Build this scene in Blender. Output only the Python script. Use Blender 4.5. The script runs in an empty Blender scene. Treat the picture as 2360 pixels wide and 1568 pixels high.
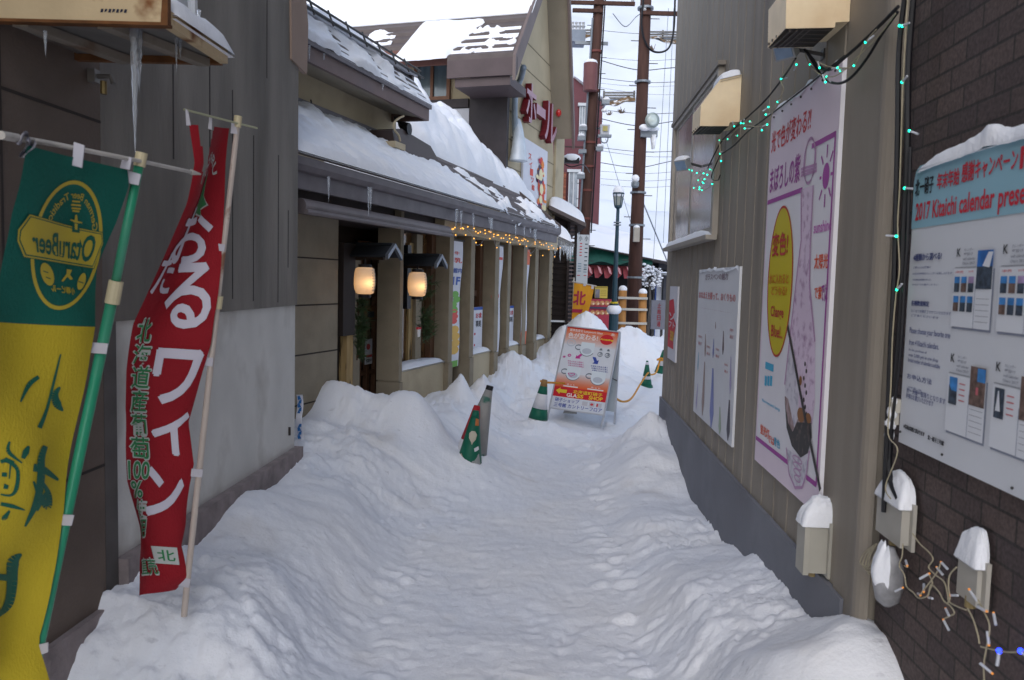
import bpy, math, random
import numpy as np
from mathutils import Vector, Matrix

R = math.radians
random.seed(7)
S = bpy.context.scene
COL = S.collection

# ------------------------------------------------------------------ camera
CX, CY, FQ = 1179.5, 784.0, 1835.0          # measured on a 2359 x 1568 copy of the photograph
PITCH, ROLL, CZ = R(4.27), R(1.48), 1.85
V = lambda *a: np.array(a, float)
_f = V(0, math.cos(PITCH), -math.sin(PITCH)); _U = V(0, math.sin(PITCH), math.cos(PITCH)); _R = V(1, 0, 0)
_r = _R*math.cos(ROLL) + _U*math.sin(ROLL); _u = -_R*math.sin(ROLL) + _U*math.cos(ROLL)
_O = V(0, 0, CZ)
cam_d = bpy.data.cameras.new('camera'); cam = bpy.data.objects.new('camera', cam_d); COL.objects.link(cam)
cam_d.sensor_width = 36; cam_d.lens = 36*FQ/2359; cam_d.clip_start = .05; cam_d.clip_end = 1000
cam.matrix_world = Matrix(((_r[0], _u[0], -_f[0], 0), (_r[1], _u[1], -_f[1], 0), (_r[2], _u[2], -_f[2], CZ), (0, 0, 0, 1)))
S.camera = cam
cam_d.dof.use_dof = True; cam_d.dof.focus_distance = 8.0; cam_d.dof.aperture_fstop = 5.6

# ------------------------------------------------------------------ sky, sun, exposure
SUN_EL, SUN_ROT = R(38), R(196)
w = bpy.data.worlds.new("World"); S.world = w; w.use_nodes = True
nt = w.node_tree; bg = nt.nodes['Background']
sky = nt.nodes.new('ShaderNodeTexSky'); sky.sky_type = 'NISHITA'; sky.sun_disc = False
sky.sun_elevation = SUN_EL; sky.sun_rotation = SUN_ROT; sky.dust_density = 1.2; sky.ozone_density = 1.5; sky.air_density = 1.0
hs = nt.nodes.new('ShaderNodeHueSaturation'); hs.inputs['Saturation'].default_value = .72
nt.links.new(sky.outputs[0], hs.inputs['Color']); nt.links.new(hs.outputs[0], bg.inputs[0])
bg.inputs[1].default_value = .10
sd = bpy.data.lights.new('sun', 'SUN'); sd.energy = .5; sd.angle = R(70); sd.color = (1, .97, .95)
sun = bpy.data.objects.new('sun', sd); COL.objects.link(sun); sun.location = (0, 0, 12)
# light travels away from the sun's direction
_sd = Vector((math.sin(SUN_ROT)*math.cos(SUN_EL), math.cos(SUN_ROT)*math.cos(SUN_EL), math.sin(SUN_EL)))
sun.rotation_euler = (-_sd).to_track_quat('-Z', 'Y').to_euler()
S.view_settings.view_transform = 'Standard'; S.view_settings.look = 'None'
S.view_settings.exposure = 1.32; S.view_settings.gamma = 1
S.render.engine = 'CYCLES'; S.cycles.use_denoising = True
S.cycles.max_bounces = 8; S.cycles.diffuse_bounces = 5; S.cycles.transparent_max_bounces = 8
S.cycles.sample_clamp_indirect = 6

# ------------------------------------------------------------------ measuring helpers: a photo pixel and a real plane give a point
def ray(x, y): return _f + _r*(x-CX)/FQ - _u*(y-CY)/FQ
def P(x, y, Y):
    d = ray(x, y); return _O + d*(Y/d[1])
def G(x, y, z):
    d = ray(x, y); return _O + d*((z-CZ)/d[2])
def W(x, y, wl):
    a, b = wl; d = ray(x, y); return _O + d*(a/(d[0]-b*d[1]))
LW = (-1.9, .0552)      # wall plane on the left: X = a + b*Y
RW = (1.15, .0552)      # wall plane on the right
BF = .3134              # direction of the shop's front
def SW(a): return (a, BF)
def wx(wl, Y): return wl[0] + wl[1]*Y
UP = V(0, 0, 1)
def unit(v): v = np.array(v, float); return v/np.linalg.norm(v)
ALONG_S = unit((BF, 1, 0)); OUT_S = unit((1, -BF, 0))      # along / out of the shop front
ALONG_R = unit((.0552, 1, 0)); OUT_R = unit((-1, .0552, 0))
ALONG_L = ALONG_R; OUT_L = -OUT_R

# ------------------------------------------------------------------ noise
def _hash(ix, iy, s):
    n = (ix*374761393 + iy*668265263 + s*974634777) & 0xffffffff
    n = ((n ^ (n >> 13))*1274126177) & 0xffffffff
    return ((n ^ (n >> 16)) & 0xffff)/65535.0
def vnoise(x, y, s=0):
    x = np.asarray(x, float); y = np.asarray(y, float)
    ix = np.floor(x).astype(np.int64); iy = np.floor(y).astype(np.int64)
    fx = x-ix; fy = y-iy; fx = fx**3*(fx*(fx*6-15)+10); fy = fy**3*(fy*(fy*6-15)+10)
    a = _hash(ix, iy, s); b = _hash(ix+1, iy, s); c = _hash(ix, iy+1, s); d = _hash(ix+1, iy+1, s)
    return (a*(1-fx)+b*fx)*(1-fy) + (c*(1-fx)+d*fx)*fy
def fbm(x, y, s=0, o=4, gain=.5):
    t = 0; am = 1; tot = 0
    for k in range(o):
        t = t + am*(vnoise(np.asarray(x)*2**k + 13.7*k, np.asarray(y)*2**k - 7.1*k, s+k)-.5)*2; tot += am; am *= gain
    return t/tot
def billow(x, y, s=0, o=3):
    t = 0; am = 1; tot = 0
    for k in range(o):
        t = t + am*(1-np.abs(vnoise(np.asarray(x)*2**k + 5.3*k, np.asarray(y)*2**k + 9.2*k, s+k)-.5)*4*.5); tot += am; am *= .5
    return t/tot
def clods(x, y, s, r=.62, keep=.6):      # rounded lumps scattered on a unit grid
    x = np.asarray(x, float); y = np.asarray(y, float); ix = np.floor(x).astype(np.int64); iy = np.floor(y).astype(np.int64); best = np.zeros(x.shape)
    for i in (-1, 0, 1):
        for j in (-1, 0, 1):
            cx = ix+i; cy = iy+j; hx = _hash(cx, cy, s); hy = _hash(cx, cy, s+1); k = _hash(cx, cy, s+2); g = _hash(cx, cy, s+3)
            R2 = r*(.55+.65*k); sq_ = .7+.6*g
            d2 = (((x-cx-.5-(hx-.5)*.8)*sq_)**2+((y-cy-.5-(hy-.5)*.8)/sq_)**2)/R2**2
            h = np.sqrt(np.clip(1-d2, 0, 1))*R2*(.5+.7*_hash(cx, cy, s+4))*(g < keep)
            best = np.maximum(best, h)
    return best
def sstep(a, b, x):
    t = np.clip((np.asarray(x, float)-a)/(b-a), 0, 1); return t*t*(3-2*t)

# ------------------------------------------------------------------ materials
def lin(h):
    h = h.lstrip('#'); c = [int(h[i:i+2], 16)/255 for i in (0, 2, 4)]
    return tuple(x/12.92 if x <= .04045 else ((x+.055)/1.055)**2.4 for x in c) + (1,)
_mc = {}
def mat(name, col, rough=.8, var=.12, scale=6, bump=.0, bscale=40, metal=0, stretch=None, col2=None, c2scale=3, c2lo=.5, c2hi=.7, spec=.3, emit=None, estr=0):
    if name in _mc: return _mc[name]
    m = bpy.data.materials.new(name); m.use_nodes = True; t = m.node_tree; b = t.nodes['Principled BSDF']
    L = t.links.new; N = t.nodes.new
    tc = N('ShaderNodeTexCoord'); vec = tc.outputs['Object']
    if stretch:
        mp = N('ShaderNodeMapping'); mp.inputs['Scale'].default_value = stretch; L(vec, mp.inputs['Vector']); vec = mp.outputs['Vector']
    n = N('ShaderNodeTexNoise'); n.inputs['Scale'].default_value = scale; n.inputs['Detail'].default_value = 6; L(vec, n.inputs['Vector'])
    r = N('ShaderNodeMapRange'); r.inputs['To Min'].default_value = 1-var; r.inputs['To Max'].default_value = 1+var
    r.inputs['From Min'].default_value = .3; r.inputs['From Max'].default_value = .7
    L(n.outputs['Fac'], r.inputs['Value'])
    base = N('ShaderNodeRGB'); base.outputs[0].default_value = lin(col); src = base.outputs[0]
    if col2:
        n2 = N('ShaderNodeTexNoise'); n2.inputs['Scale'].default_value = c2scale; n2.inputs['Detail'].default_value = 7; L(vec, n2.inputs['Vector'])
        rr = N('ShaderNodeMapRange'); rr.inputs['From Min'].default_value = c2lo; rr.inputs['From Max'].default_value = c2hi; L(n2.outputs['Fac'], rr.inputs['Value'])
        mx = N('ShaderNodeMix'); mx.data_type = 'RGBA'; L(rr.outputs[0], mx.inputs[0]); L(src, mx.inputs[6]); mx.inputs[7].default_value = lin(col2); src = mx.outputs[2]
    sc = N('ShaderNodeVectorMath'); sc.operation = 'SCALE'; L(src, sc.inputs[0]); L(r.outputs[0], sc.inputs['Scale'])
    L(sc.outputs[0], b.inputs['Base Color'])
    b.inputs['Roughness'].default_value = rough; b.inputs['Metallic'].default_value = metal; b.inputs['Specular IOR Level'].default_value = spec
    if bump:
        nb = N('ShaderNodeTexNoise'); nb.inputs['Scale'].default_value = bscale; nb.inputs['Detail'].default_value = 5; L(vec, nb.inputs['Vector'])
        bp = N('ShaderNodeBump'); bp.inputs['Strength'].default_value = bump; bp.inputs['Distance'].default_value = .02
        L(nb.outputs['Fac'], bp.inputs['Height']); L(bp.outputs[0], b.inputs['Normal'])
    if emit:
        b.inputs['Emission Color'].default_value = lin(emit); b.inputs['Emission Strength'].default_value = estr
    _mc[name] = m; return m
def nodes(m): return m.node_tree, m.node_tree.nodes['Principled BSDF']

def snow_material(name, dirty):
    m = bpy.data.materials.new(name); m.use_nodes = True; t = m.node_tree; b = t.nodes['Principled BSDF']; L = t.links.new; N = t.nodes.new
    tc = N('ShaderNodeTexCoord')
    def noise(scale, detail, stretch=None):
        n = N('ShaderNodeTexNoise'); n.inputs['Scale'].default_value = scale; n.inputs['Detail'].default_value = detail
        if stretch:
            mp = N('ShaderNodeMapping'); mp.inputs['Scale'].default_value = stretch; L(tc.outputs['Object'], mp.inputs[0]); L(mp.outputs[0], n.inputs['Vector'])
        else: L(tc.outputs['Object'], n.inputs['Vector'])
        return n.outputs['Fac']
    def rng(s, a, c, lo=0, hi=1):
        r = N('ShaderNodeMapRange'); L(s, r.inputs['Value']); r.inputs['From Min'].default_value = a; r.inputs['From Max'].default_value = c
        r.inputs['To Min'].default_value = lo; r.inputs['To Max'].default_value = hi; return r.outputs[0]
    def mix(f, a, c):
        mx = N('ShaderNodeMix'); mx.data_type = 'RGBA'; L(f, mx.inputs[0])
        if isinstance(a, tuple): mx.inputs[6].default_value = a
        else: L(a, mx.inputs[6])
        mx.inputs[7].default_value = c; return mx.outputs[2]
    c = mix(rng(noise(1.3, 5), .35, .7), (.80, .825, .885, 1), (.865, .865, .88, 1))
    if dirty:
        c = mix(rng(noise(2.2, 8), .60, .78, 0, .42), c, (.60, .56, .52, 1))            # faint brownish dirt
        c = mix(rng(noise(20, 6, (.6, 1.3, 1)), .66, .74, 0, .45), c, (.42, .42, .46, 1))  # grit and boot marks
    L(c, b.inputs['Base Color']); b.inputs['Roughness'].default_value = .85; b.inputs['Specular IOR Level'].default_value = .15
    b1 = N('ShaderNodeBump'); b1.inputs['Strength'].default_value = .30; b1.inputs['Distance'].default_value = .03; L(noise(14, 6), b1.inputs['Height'])
    b2 = N('ShaderNodeBump'); b2.inputs['Strength'].default_value = .38; b2.inputs['Distance'].default_value = .008; L(noise(70, 6), b2.inputs['Height']); L(b1.outputs[0], b2.inputs['Normal'])
    L(b2.outputs[0], b.inputs['Normal'])
    return m
M_SNOW = snow_material('fresh_snow', False); M_GROUND = snow_material('trodden_snow', True)
M_HILL = mat('hill_snow', '#ccd2dc', .9, .07, .2, .7, .6)

# ------------------------------------------------------------------ mesh builder
def tag(o, label=None, cat=None, group=None, kind=None):
    if label: o['label'] = label
    if cat: o['category'] = cat
    if group: o['group'] = group
    if kind: o['kind'] = kind
    return o
def wloc(o):
    p = np.zeros(3)
    while o is not None: p = p + np.array(o.location); o = o.parent
    return p
def thing(name, loc, label, cat, group=None):
    o = bpy.data.objects.new(name, None); COL.objects.link(o); o.location = tuple(float(x) for x in loc); o.empty_display_size = .1
    return tag(o, label, cat, group)

SPLIT = {'strap', 'pole_joint', 'screw', 'picture_page', 'picture_shadow', 'town_picture', 'sky_picture', 'street_picture', 'canal_picture', 'blossom_picture', 'cup_picture', 'cup_detail', 'pen_picture', 'fruit_picture', 'flag_ground', 'pole_fitting', 'band', 'food_print', 'food_detail', 'clip', 'plug', 'snow_cap', 'bargeboard', 'cable_gland', 'corner_post', 'red_marks', 'dark_marks', 'blue_marks'}
class MB:
    def __init__(s): s.v = []; s.f = []
    def add(s, vs, fs):
        k = len(s.v); s.v += [tuple(float(c) for c in p) for p in vs]; s.f += [tuple(k+i for i in f) for f in fs]; return s
    def hexa(s, b, t):      # 4 bottom points, 4 top points (same order)
        return s.add(list(b)+list(t), [(3,2,1,0),(4,5,6,7),(0,1,5,4),(1,2,6,5),(2,3,7,6),(3,0,4,7)])
    def box(s, c, sz, ax=None):
        c = np.array(c, float); ax = ax if ax is not None else (V(1,0,0), V(0,1,0), V(0,0,1)); h = [a*z/2 for a, z in zip(ax, sz)]
        q = [c-h[0]-h[1], c+h[0]-h[1], c+h[0]+h[1], c-h[0]+h[1]]
        return s.hexa([p-h[2] for p in q], [p+h[2] for p in q])
    def prism(s, pts, ext):
        n = len(pts); pts = [np.array(p, float) for p in pts]; e = np.array(ext, float)
        return s.add(pts+[p+e for p in pts], [tuple(range(n-1, -1, -1)), tuple(range(n, 2*n))] + [(i, (i+1) % n, n+(i+1) % n, n+i) for i in range(n)])
    def quad(s, *p): return s.add(p, [tuple(range(len(p)))])
    def tube(s, pts, rad, n=8, cap=True):
        pts = [np.array(p, float) for p in pts]; m = len(pts); rr = rad if hasattr(rad, '__len__') else [rad]*m
        vs = []; fs = []; pa = None
        for i, p in enumerate(pts):
            d = unit(pts[min(i+1, m-1)]-pts[max(i-1, 0)])
            if pa is None:
                a = unit(np.cross(d, UP if abs(d[2]) < .9 else V(1,0,0)))
            else: a = unit(pa - d*(pa@d))
            pa = a; b = np.cross(d, a)
            vs += [p + rr[i]*(a*math.cos(2*math.pi*k/n)+b*math.sin(2*math.pi*k/n)) for k in range(n)]
        for i in range(m-1):
            fs += [(i*n+k, i*n+(k+1) % n, (i+1)*n+(k+1) % n, (i+1)*n+k) for k in range(n)]
        if cap: fs += [tuple(range(n-1, -1, -1)), tuple(range((m-1)*n, m*n))]
        return s.add(vs, fs)
    def lathe(s, prof, o=(0,0,0), ax=None, n=20):      # prof: (radius, height)
        o = np.array(o, float); A, B, C = ax if ax is not None else (V(1,0,0), V(0,1,0), V(0,0,1)); m = len(prof)
        vs = [o + C*h + r*(A*math.cos(2*math.pi*k/n)+B*math.sin(2*math.pi*k/n)) for r, h in prof for k in range(n)]
        fs = [(i*n+k, i*n+(k+1) % n, (i+1)*n+(k+1) % n, (i+1)*n+k) for i in range(m-1) for k in range(n)]
        fs += [tuple(range(n-1, -1, -1)), tuple(range((m-1)*n, m*n))]
        return s.add(vs, fs)
    def ball(s, c, r, n=8, m=5, sc=(1,1,1)):
        prof = [(max(r*math.sin(math.pi*i/m), 1e-4), -r*math.cos(math.pi*i/m)) for i in range(m+1)]
        return s.lathe(prof, c, (V(sc[0],0,0), V(0,sc[1],0), V(0,0,sc[2])), n)
    def grid(s, fn, nu, nv, flip=False):
        vs = [fn(i/nu, j/nv) for j in range(nv+1) for i in range(nu+1)]
        fs = [(j*(nu+1)+i, j*(nu+1)+i+1, (j+1)*(nu+1)+i+1, (j+1)*(nu+1)+i) for j in range(nv) for i in range(nu)]
        if flip: fs = [f[::-1] for f in fs]
        return s.add(vs, fs)
    def islands(s):
        p = list(range(len(s.v)))
        def fd(i):
            while p[i] != i: p[i] = p[p[i]]; i = p[i]
            return i
        for f in s.f:
            for i in f[1:]: p[fd(i)] = fd(f[0])
        g = {}
        for f in s.f: g.setdefault(fd(f[0]), []).append(f)
        return list(g.values())
    def build(s, name, m, parent=None, loc=None, smooth=False):
        if not s.v: return None
        if name in SPLIT and parent is not None:
            gs = s.islands()
            if 1 < len(gs) < 60:
                for fs in gs:
                    k = MB(); ids = sorted({i for f in fs for i in f}); mp = {i: j for j, i in enumerate(ids)}
                    k.v = [s.v[i] for i in ids]; k.f = [tuple(mp[i] for i in f) for f in fs]; o = k._build(name, m, parent, loc, smooth)
                return o
        return s._build(name, m, parent, loc, smooth)
    def _build(s, name, m, parent=None, loc=None, smooth=False):
        vs = np.array(s.v); o = bpy.data.objects.new(name, bpy.data.meshes.new(name))
        if parent is not None: base = wloc(parent); off = base
        else:
            off = np.array(loc, float) if loc is not None else V((vs[:,0].min()+vs[:,0].max())/2, (vs[:,1].min()+vs[:,1].max())/2, vs[:,2].min())
            o.location = tuple(off)
        o.data.from_pydata([tuple(p) for p in (vs-off)], [], s.f); o.data.update()
        if smooth: o.data.polygons.foreach_set('use_smooth', [True]*len(o.data.polygons))
        if m is not None: o.data.materials.append(m)
        COL.objects.link(o)
        if parent is not None: o.parent = parent
        return o

def copy_tree(o, parent=None, loc=None, rot=None, scale=None):
    c = o.copy(); COL.objects.link(c)
    if parent is not None: c.parent = parent
    for ch in [x for x in bpy.data.objects if x.parent == o and x is not c]: copy_tree(ch, c)
    if loc is not None: c.location = tuple(float(x) for x in loc)
    if rot is not None: c.rotation_euler = rot
    if scale is not None: c.scale = scale
    return c

# snow lying on a four-cornered surface: a domed sheet whose ragged edge sinks below the surface
def snow_slab(mb, c00, c10, c11, c01, thick, nu=24, nv=12, pw=6, amp=.25, fs=6.0, cover=0.0, up=UP, seed=1, bottom=True):
    c00, c10, c11, c01 = [np.array(c, float) for c in (c00, c10, c11, c01)]
    lu = np.linalg.norm(c10-c00); lv = np.linalg.norm(c01-c00)
    def prof(s): return max(0., 1-abs(2*s-1)**pw)**.5
    def base(s, t): return (c00*(1-s)+c10*s)*(1-t) + (c01*(1-s)+c11*s)*t
    def top(s, t):
        n = float(fbm(s*lu*fs/3, t*lv*fs/3, seed)); pr = prof(s)*prof(t)
        return base(s, t) + up*(thick*(pr*(1+amp*n) + cover*n - (cover*.4 if cover else 0)) - (.012 if cover else 0))
    mb.grid(top, nu, nv)
    if bottom: mb.grid(lambda s, t: base(s, t)-up*.012, nu, nv, True)
    return mb

# ------------------------------------------------------------------ flat lettering and shapes laid on a surface
_fc = {}
def glyphs(body, off=.012):
    k = (body, off)
    if k in _fc: return _fc[k]
    cu = bpy.data.curves.new('t', 'FONT'); cu.body = body; cu.offset = off; cu.resolution_u = 3
    ob = bpy.data.objects.new('t', cu); COL.objects.link(ob)
    dg = bpy.context.evaluated_depsgraph_get(); me = bpy.data.meshes.new_from_object(ob.evaluated_get(dg))
    me.calc_loop_triangles()
    vs = np.array([v.co[:2] for v in me.vertices]) if len(me.vertices) else np.zeros((0, 2)); ts = [tuple(t.vertices) for t in me.loop_triangles]
    bpy.data.objects.remove(ob); bpy.data.curves.remove(cu); bpy.data.meshes.remove(me)
    _fc[k] = (vs, ts); return _fc[k]
def lay(mb, pts, tris, surf, off, maxlen):
    if maxlen:
        out = []; st = [tuple(np.array(pts[i]) for i in t) for t in tris]
        while st:
            a, b, c = st.pop(); e = [np.linalg.norm(a-b), np.linalg.norm(b-c), np.linalg.norm(c-a)]; k = int(np.argmax(e))
            if e[k] < maxlen or len(out) > 20000: out.append((a, b, c)); continue
            if k == 0: m = (a+b)/2; st += [(a, m, c), (m, b, c)]
            elif k == 1: m = (b+c)/2; st += [(a, b, m), (a, m, c)]
            else: m = (c+a)/2; st += [(a, b, m), (m, b, c)]
        for t in out: mb.add([surf(p[0], p[1], off) for p in t], [(0, 1, 2)])
    else: mb.add([surf(p[0], p[1], off) for p in pts], tris)
def text(mb, body, box, surf, off=.002, bold=.012, maxlen=None, warp=None):
    multi = bold >= .016 and any(ord(c) > 255 for c in body)
    vs, ts = glyphs(body, .004 if multi else bold)
    if not len(vs): return
    lo = vs.min(0); hi = vs.max(0); x0, y0, x1, y1 = box
    q = np.empty_like(vs); q[:, 0] = x0 + (vs[:, 0]-lo[0])/max(hi[0]-lo[0], 1e-6)*(x1-x0); q[:, 1] = y1 + (vs[:, 1]-lo[1])/max(hi[1]-lo[1], 1e-6)*(y0-y1)
    if multi:
        d = min(bold, .05)*.55; em = (x1-x0)/max(hi[0]-lo[0], 1e-6)*d, (y1-y0)/max(hi[1]-lo[1], 1e-6)*d
        sh = [(0, 0), (em[0], 0), (-em[0], 0), (0, em[1]), (0, -em[1])]
    else: sh = [(0, 0)]
    for k, (dx, dy) in enumerate(sh):
        p = q+np.array([dx, dy])
        if warp: p = np.array([warp(*v) for v in p])
        lay(mb, p, ts, surf, off+.00025*k, maxlen)
def shape(mb, pts, surf, off=.002, maxlen=None):
    n = len(pts); c = np.mean(np.array(pts, float), 0)
    if maxlen: lay(mb, [tuple(c)]+list(pts), [(0, 1+i, 1+(i+1) % n) for i in range(n)], surf, off, maxlen)
    else: mb.add([surf(p[0], p[1], off) for p in pts], [tuple(range(n))])
def rect(mb, x0, y0, x1, y1, surf, off=.002, maxlen=None): shape(mb, [(x0, y0), (x1, y0), (x1, y1), (x0, y1)], surf, off, maxlen)
def ell(x, y, a, b, n=28, t0=0, t1=2*math.pi): return [(x+a*math.cos(t0+(t1-t0)*i/n), y+b*math.sin(t0+(t1-t0)*i/n)) for i in range(n)]
def ring(mb, x, y, a, b, wd, surf, off=.002, n=40, t0=0, t1=2*math.pi, wy=None, maxlen=None):
    wy = wy if wy is not None else wd
    for i in range(n):
        p, q = t0+(t1-t0)*i/n, t0+(t1-t0)*(i+1)/n
        shape(mb, [(x+a*math.cos(p), y+b*math.sin(p)), (x+a*math.cos(q), y+b*math.sin(q)), (x+(a-wd)*math.cos(q), y+(b-wy)*math.sin(q)), (x+(a-wd)*math.cos(p), y+(b-wy)*math.sin(p))], surf, off, maxlen)
def line(mb, pts, wd, surf, off=.002, asp=1, maxlen=None):
    for (x0, y0), (x1, y1) in zip(pts, pts[1:]):
        dx, dy = x1-x0, (y1-y0)*asp; l = math.hypot(dx, dy) or 1; nx, ny = -dy/l*wd/2, dx/l*wd/2/asp
        shape(mb, [(x0+nx, y0+ny), (x1+nx, y1+ny), (x1-nx, y1-ny), (x0-nx, y0-ny)], surf, off, maxlen)
# ================================================================== SETTING: the snow on the ground, street, hillside
PATH_L = ([1, 3.5, 4.3, 5, 5.9, 7, 8.9, 10.7, 13, 18], [-.62, -.68, -.72, -.68, -.58, -.20, -.05, .1, .6, 1.2])
PATH_R = ([1, 3.7, 5, 6, 7.4, 9, 10.9, 13, 18], [.66, .68, .70, .74, .80, .92, 1.6, 3.0, 5.0])
ZR = ([1, 2.42, 2.65, 2.9, 3.3, 3.65, 4.19, 4.7, 5.3, 5.91, 6.5, 6.86, 7.4, 7.9, 8.6, 9.6], [.60, .64, .72, .68, .58, .55, .49, .36, .25, .22, .24, .28, .38, .46, .34, .1])
ZL = ([1, 2.8, 3.0, 3.3, 3.5, 4.0, 4.4, 5.0, 5.8, 6.4, 9, 20], [.22, .25, .32, .57, .58, .57, .57, .56, .56, .72, .60, .4])
PILES = [(-1.55, 7.15, .85, .62, 1.00, 1.5), (-.98, 7.2, .52, .5, .90, 2.0), (-.58, 9.15, .36, .42, .84, 1.3), (-.36, 9.75, .36, .46, .76, 1.4),
         (-.75, 8.5, .6, .7, .5, 1.6), (.02, 11.8, .85, .95, .92, 1.4), (.9, 13.8, .9, .9, 1.02, 1.5), (1.42, 15.3, .72, 1.0, 1.26, 2.2), (2.3, 15.8, .8, 1.0, .93, 2.2), (1.0, 14.6, .6, .7, 1.0, 2.0),
         (3.1, 16.0, .9, 1.1, .82, 1.6), (.95, 10.9, .6, .5, .3, 1.6), (1.42, 7.95, .36, .36, .62, 1.5), (1.30, 7.3, .32, .55, .40, 1.6),
         (-.36, 6.95, .36, .36, .30, 1.6), (-.30, 7.3, .3, .3, .34, 1.6), (.3, 9.3, .45, .4, .34, 1.6), (1.30, 2.85, .5, .55, .66, 1.8), (-.25, 8.2, .5, .6, .2, 1.8)]
def ground_z(X, Y):
    X = np.asarray(X, float); Y = np.asarray(Y, float)
    pl = np.interp(Y, *PATH_L); pr = np.interp(Y, *PATH_R); zr = np.interp(Y, *ZR); zl = np.interp(Y, *ZL)
    xl = np.where(Y < 5.8, LW[0]+LW[1]*Y, SW(-3.75)[0]+BF*Y); xl = np.where((Y > 5.2) & (Y < 6.5), LW[0]+LW[1]*Y - .35*sstep(5.6, 6.5, Y), xl)
    xr = RW[0]+RW[1]*Y
    wob = .09*fbm(Y*1.1, Y*0+3, 21, 3)
    s = np.clip((pl+wob-X)/np.maximum(pl-xl, .15), 0, 1.2); L = zl*np.where(s < 1, .62*sstep(-.05, .55, s)+.38*s, 1)
    L = L*(1-sstep(13.5, 15, Y))
    s2 = np.clip((X-pr-wob)/np.maximum(xr-pr, .15), 0, 1.2); Rr = zr*np.where(s2 < 1, .58*sstep(-.03, .45, s2)+.42*s2, 1)*(1-sstep(8.6, 10, Y))
    acc = np.exp(9*L)+np.exp(9*Rr)
    tot = 2.0
    dens = np.maximum(sstep(.03, .25, L), sstep(.03, .25, Rr))
    for (x, y, a, b, h, p) in PILES:
        d = np.sqrt(((X-x)/a)**2+((Y-y)/b)**2); g = h*np.exp(-d**p)
        acc = acc+np.exp(9*g)-1; dens = np.maximum(dens, sstep(.04, .3, g))
    z = np.log(acc/tot)/9
    far = sstep(10, 16, Y); z = z + .12*far
    big = fbm(X*1.9, Y*1.9, 3, 3); rough = fbm(X*8, Y*8, 11, 6, .72); wx_ = X+.05*fbm(X*6, Y*6, 61, 3); wy_ = Y+.05*fbm(X*6+9, Y*6, 64, 3)
    lump = clods(wx_*3.3, wy_*3.3, 71, .58, .5)/3.3; lump2 = clods(wx_*8, wy_*8, 81, .55, .5)/8; lump3 = clods(X*19, Y*19, 91, .55, .5)/19
    patchy = sstep(.36, .60, vnoise(X*1.5, Y*1.5, 35)); patchy = np.maximum(patchy, (1-sstep(3.6, 4.6, Y))*(X < 0)*.9); patchy = np.maximum(patchy, sstep(8, 9.5, Y)*.9)
    near_smooth = np.exp(-((X-1.25)/.5)**4-((Y-2.7)/.55)**4)          # the rounded drift by the brick wall is smooth
    pk_ = np.maximum(patchy*(1-near_smooth), 0)
    z = z + dens*((.075+.05*sstep(9, 12, Y))*big + .15*lump*(.25+.75*pk_) + (.40*lump2+.42*lump3)*np.maximum(pk_, .22*(1-.5*near_smooth)) + .035*rough*(.35+.65*pk_)*(1-.45*near_smooth) - .035*pk_)
    # the trodden path: small dents with raised rims, fine grain
    d1 = clods(wx_*6, wy_*7, 101, .5, .55)/6; d2 = clods(X*12, Y*16, 105, .5, .32)/12
    z = z + (1-dens)*(.016*big - .05*d1 - .09*d2 + .006*fbm(X*18, Y*18, 17, 4, .7) + .006*fbm(X*5, Y*5, 19, 3))
    rb = np.random.RandomState(77)
    for k in range(46):      # boot prints
        yb = rb.uniform(2.2, 9.0); xb = np.interp(yb, *PATH_L)*.55+np.interp(yb, *PATH_R)*.45+rb.uniform(-.5, .5); an = rb.uniform(-.25, .25)
        u_ = (X-xb)*math.cos(an)-(Y-yb)*math.sin(an); v_ = (X-xb)*math.sin(an)+(Y-yb)*math.cos(an)
        e1 = (u_/.052)**2+((v_-.05)/.095)**2; e2 = (u_/.040)**2+((v_+.10)/.05)**2
        z = z - (1-dens)*.008*np.maximum(np.clip(1.25-e1, 0, 1), np.clip(1.25-e2, 0, 1))
    toe = np.exp(-((X-pl-wob-.02)/.16)**2)+np.exp(-((X-pr-wob+.02)/.16)**2)
    z = z + toe*(.45*clods(wx_*9, wy_*9, 111, .55, .4)/9+.25*clods(X*20, Y*20, 115, .5, .4)/20)*(1-far)
    return z
def gz(x, y): return float(ground_z(np.array([x]), np.array([y]))[0])

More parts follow.
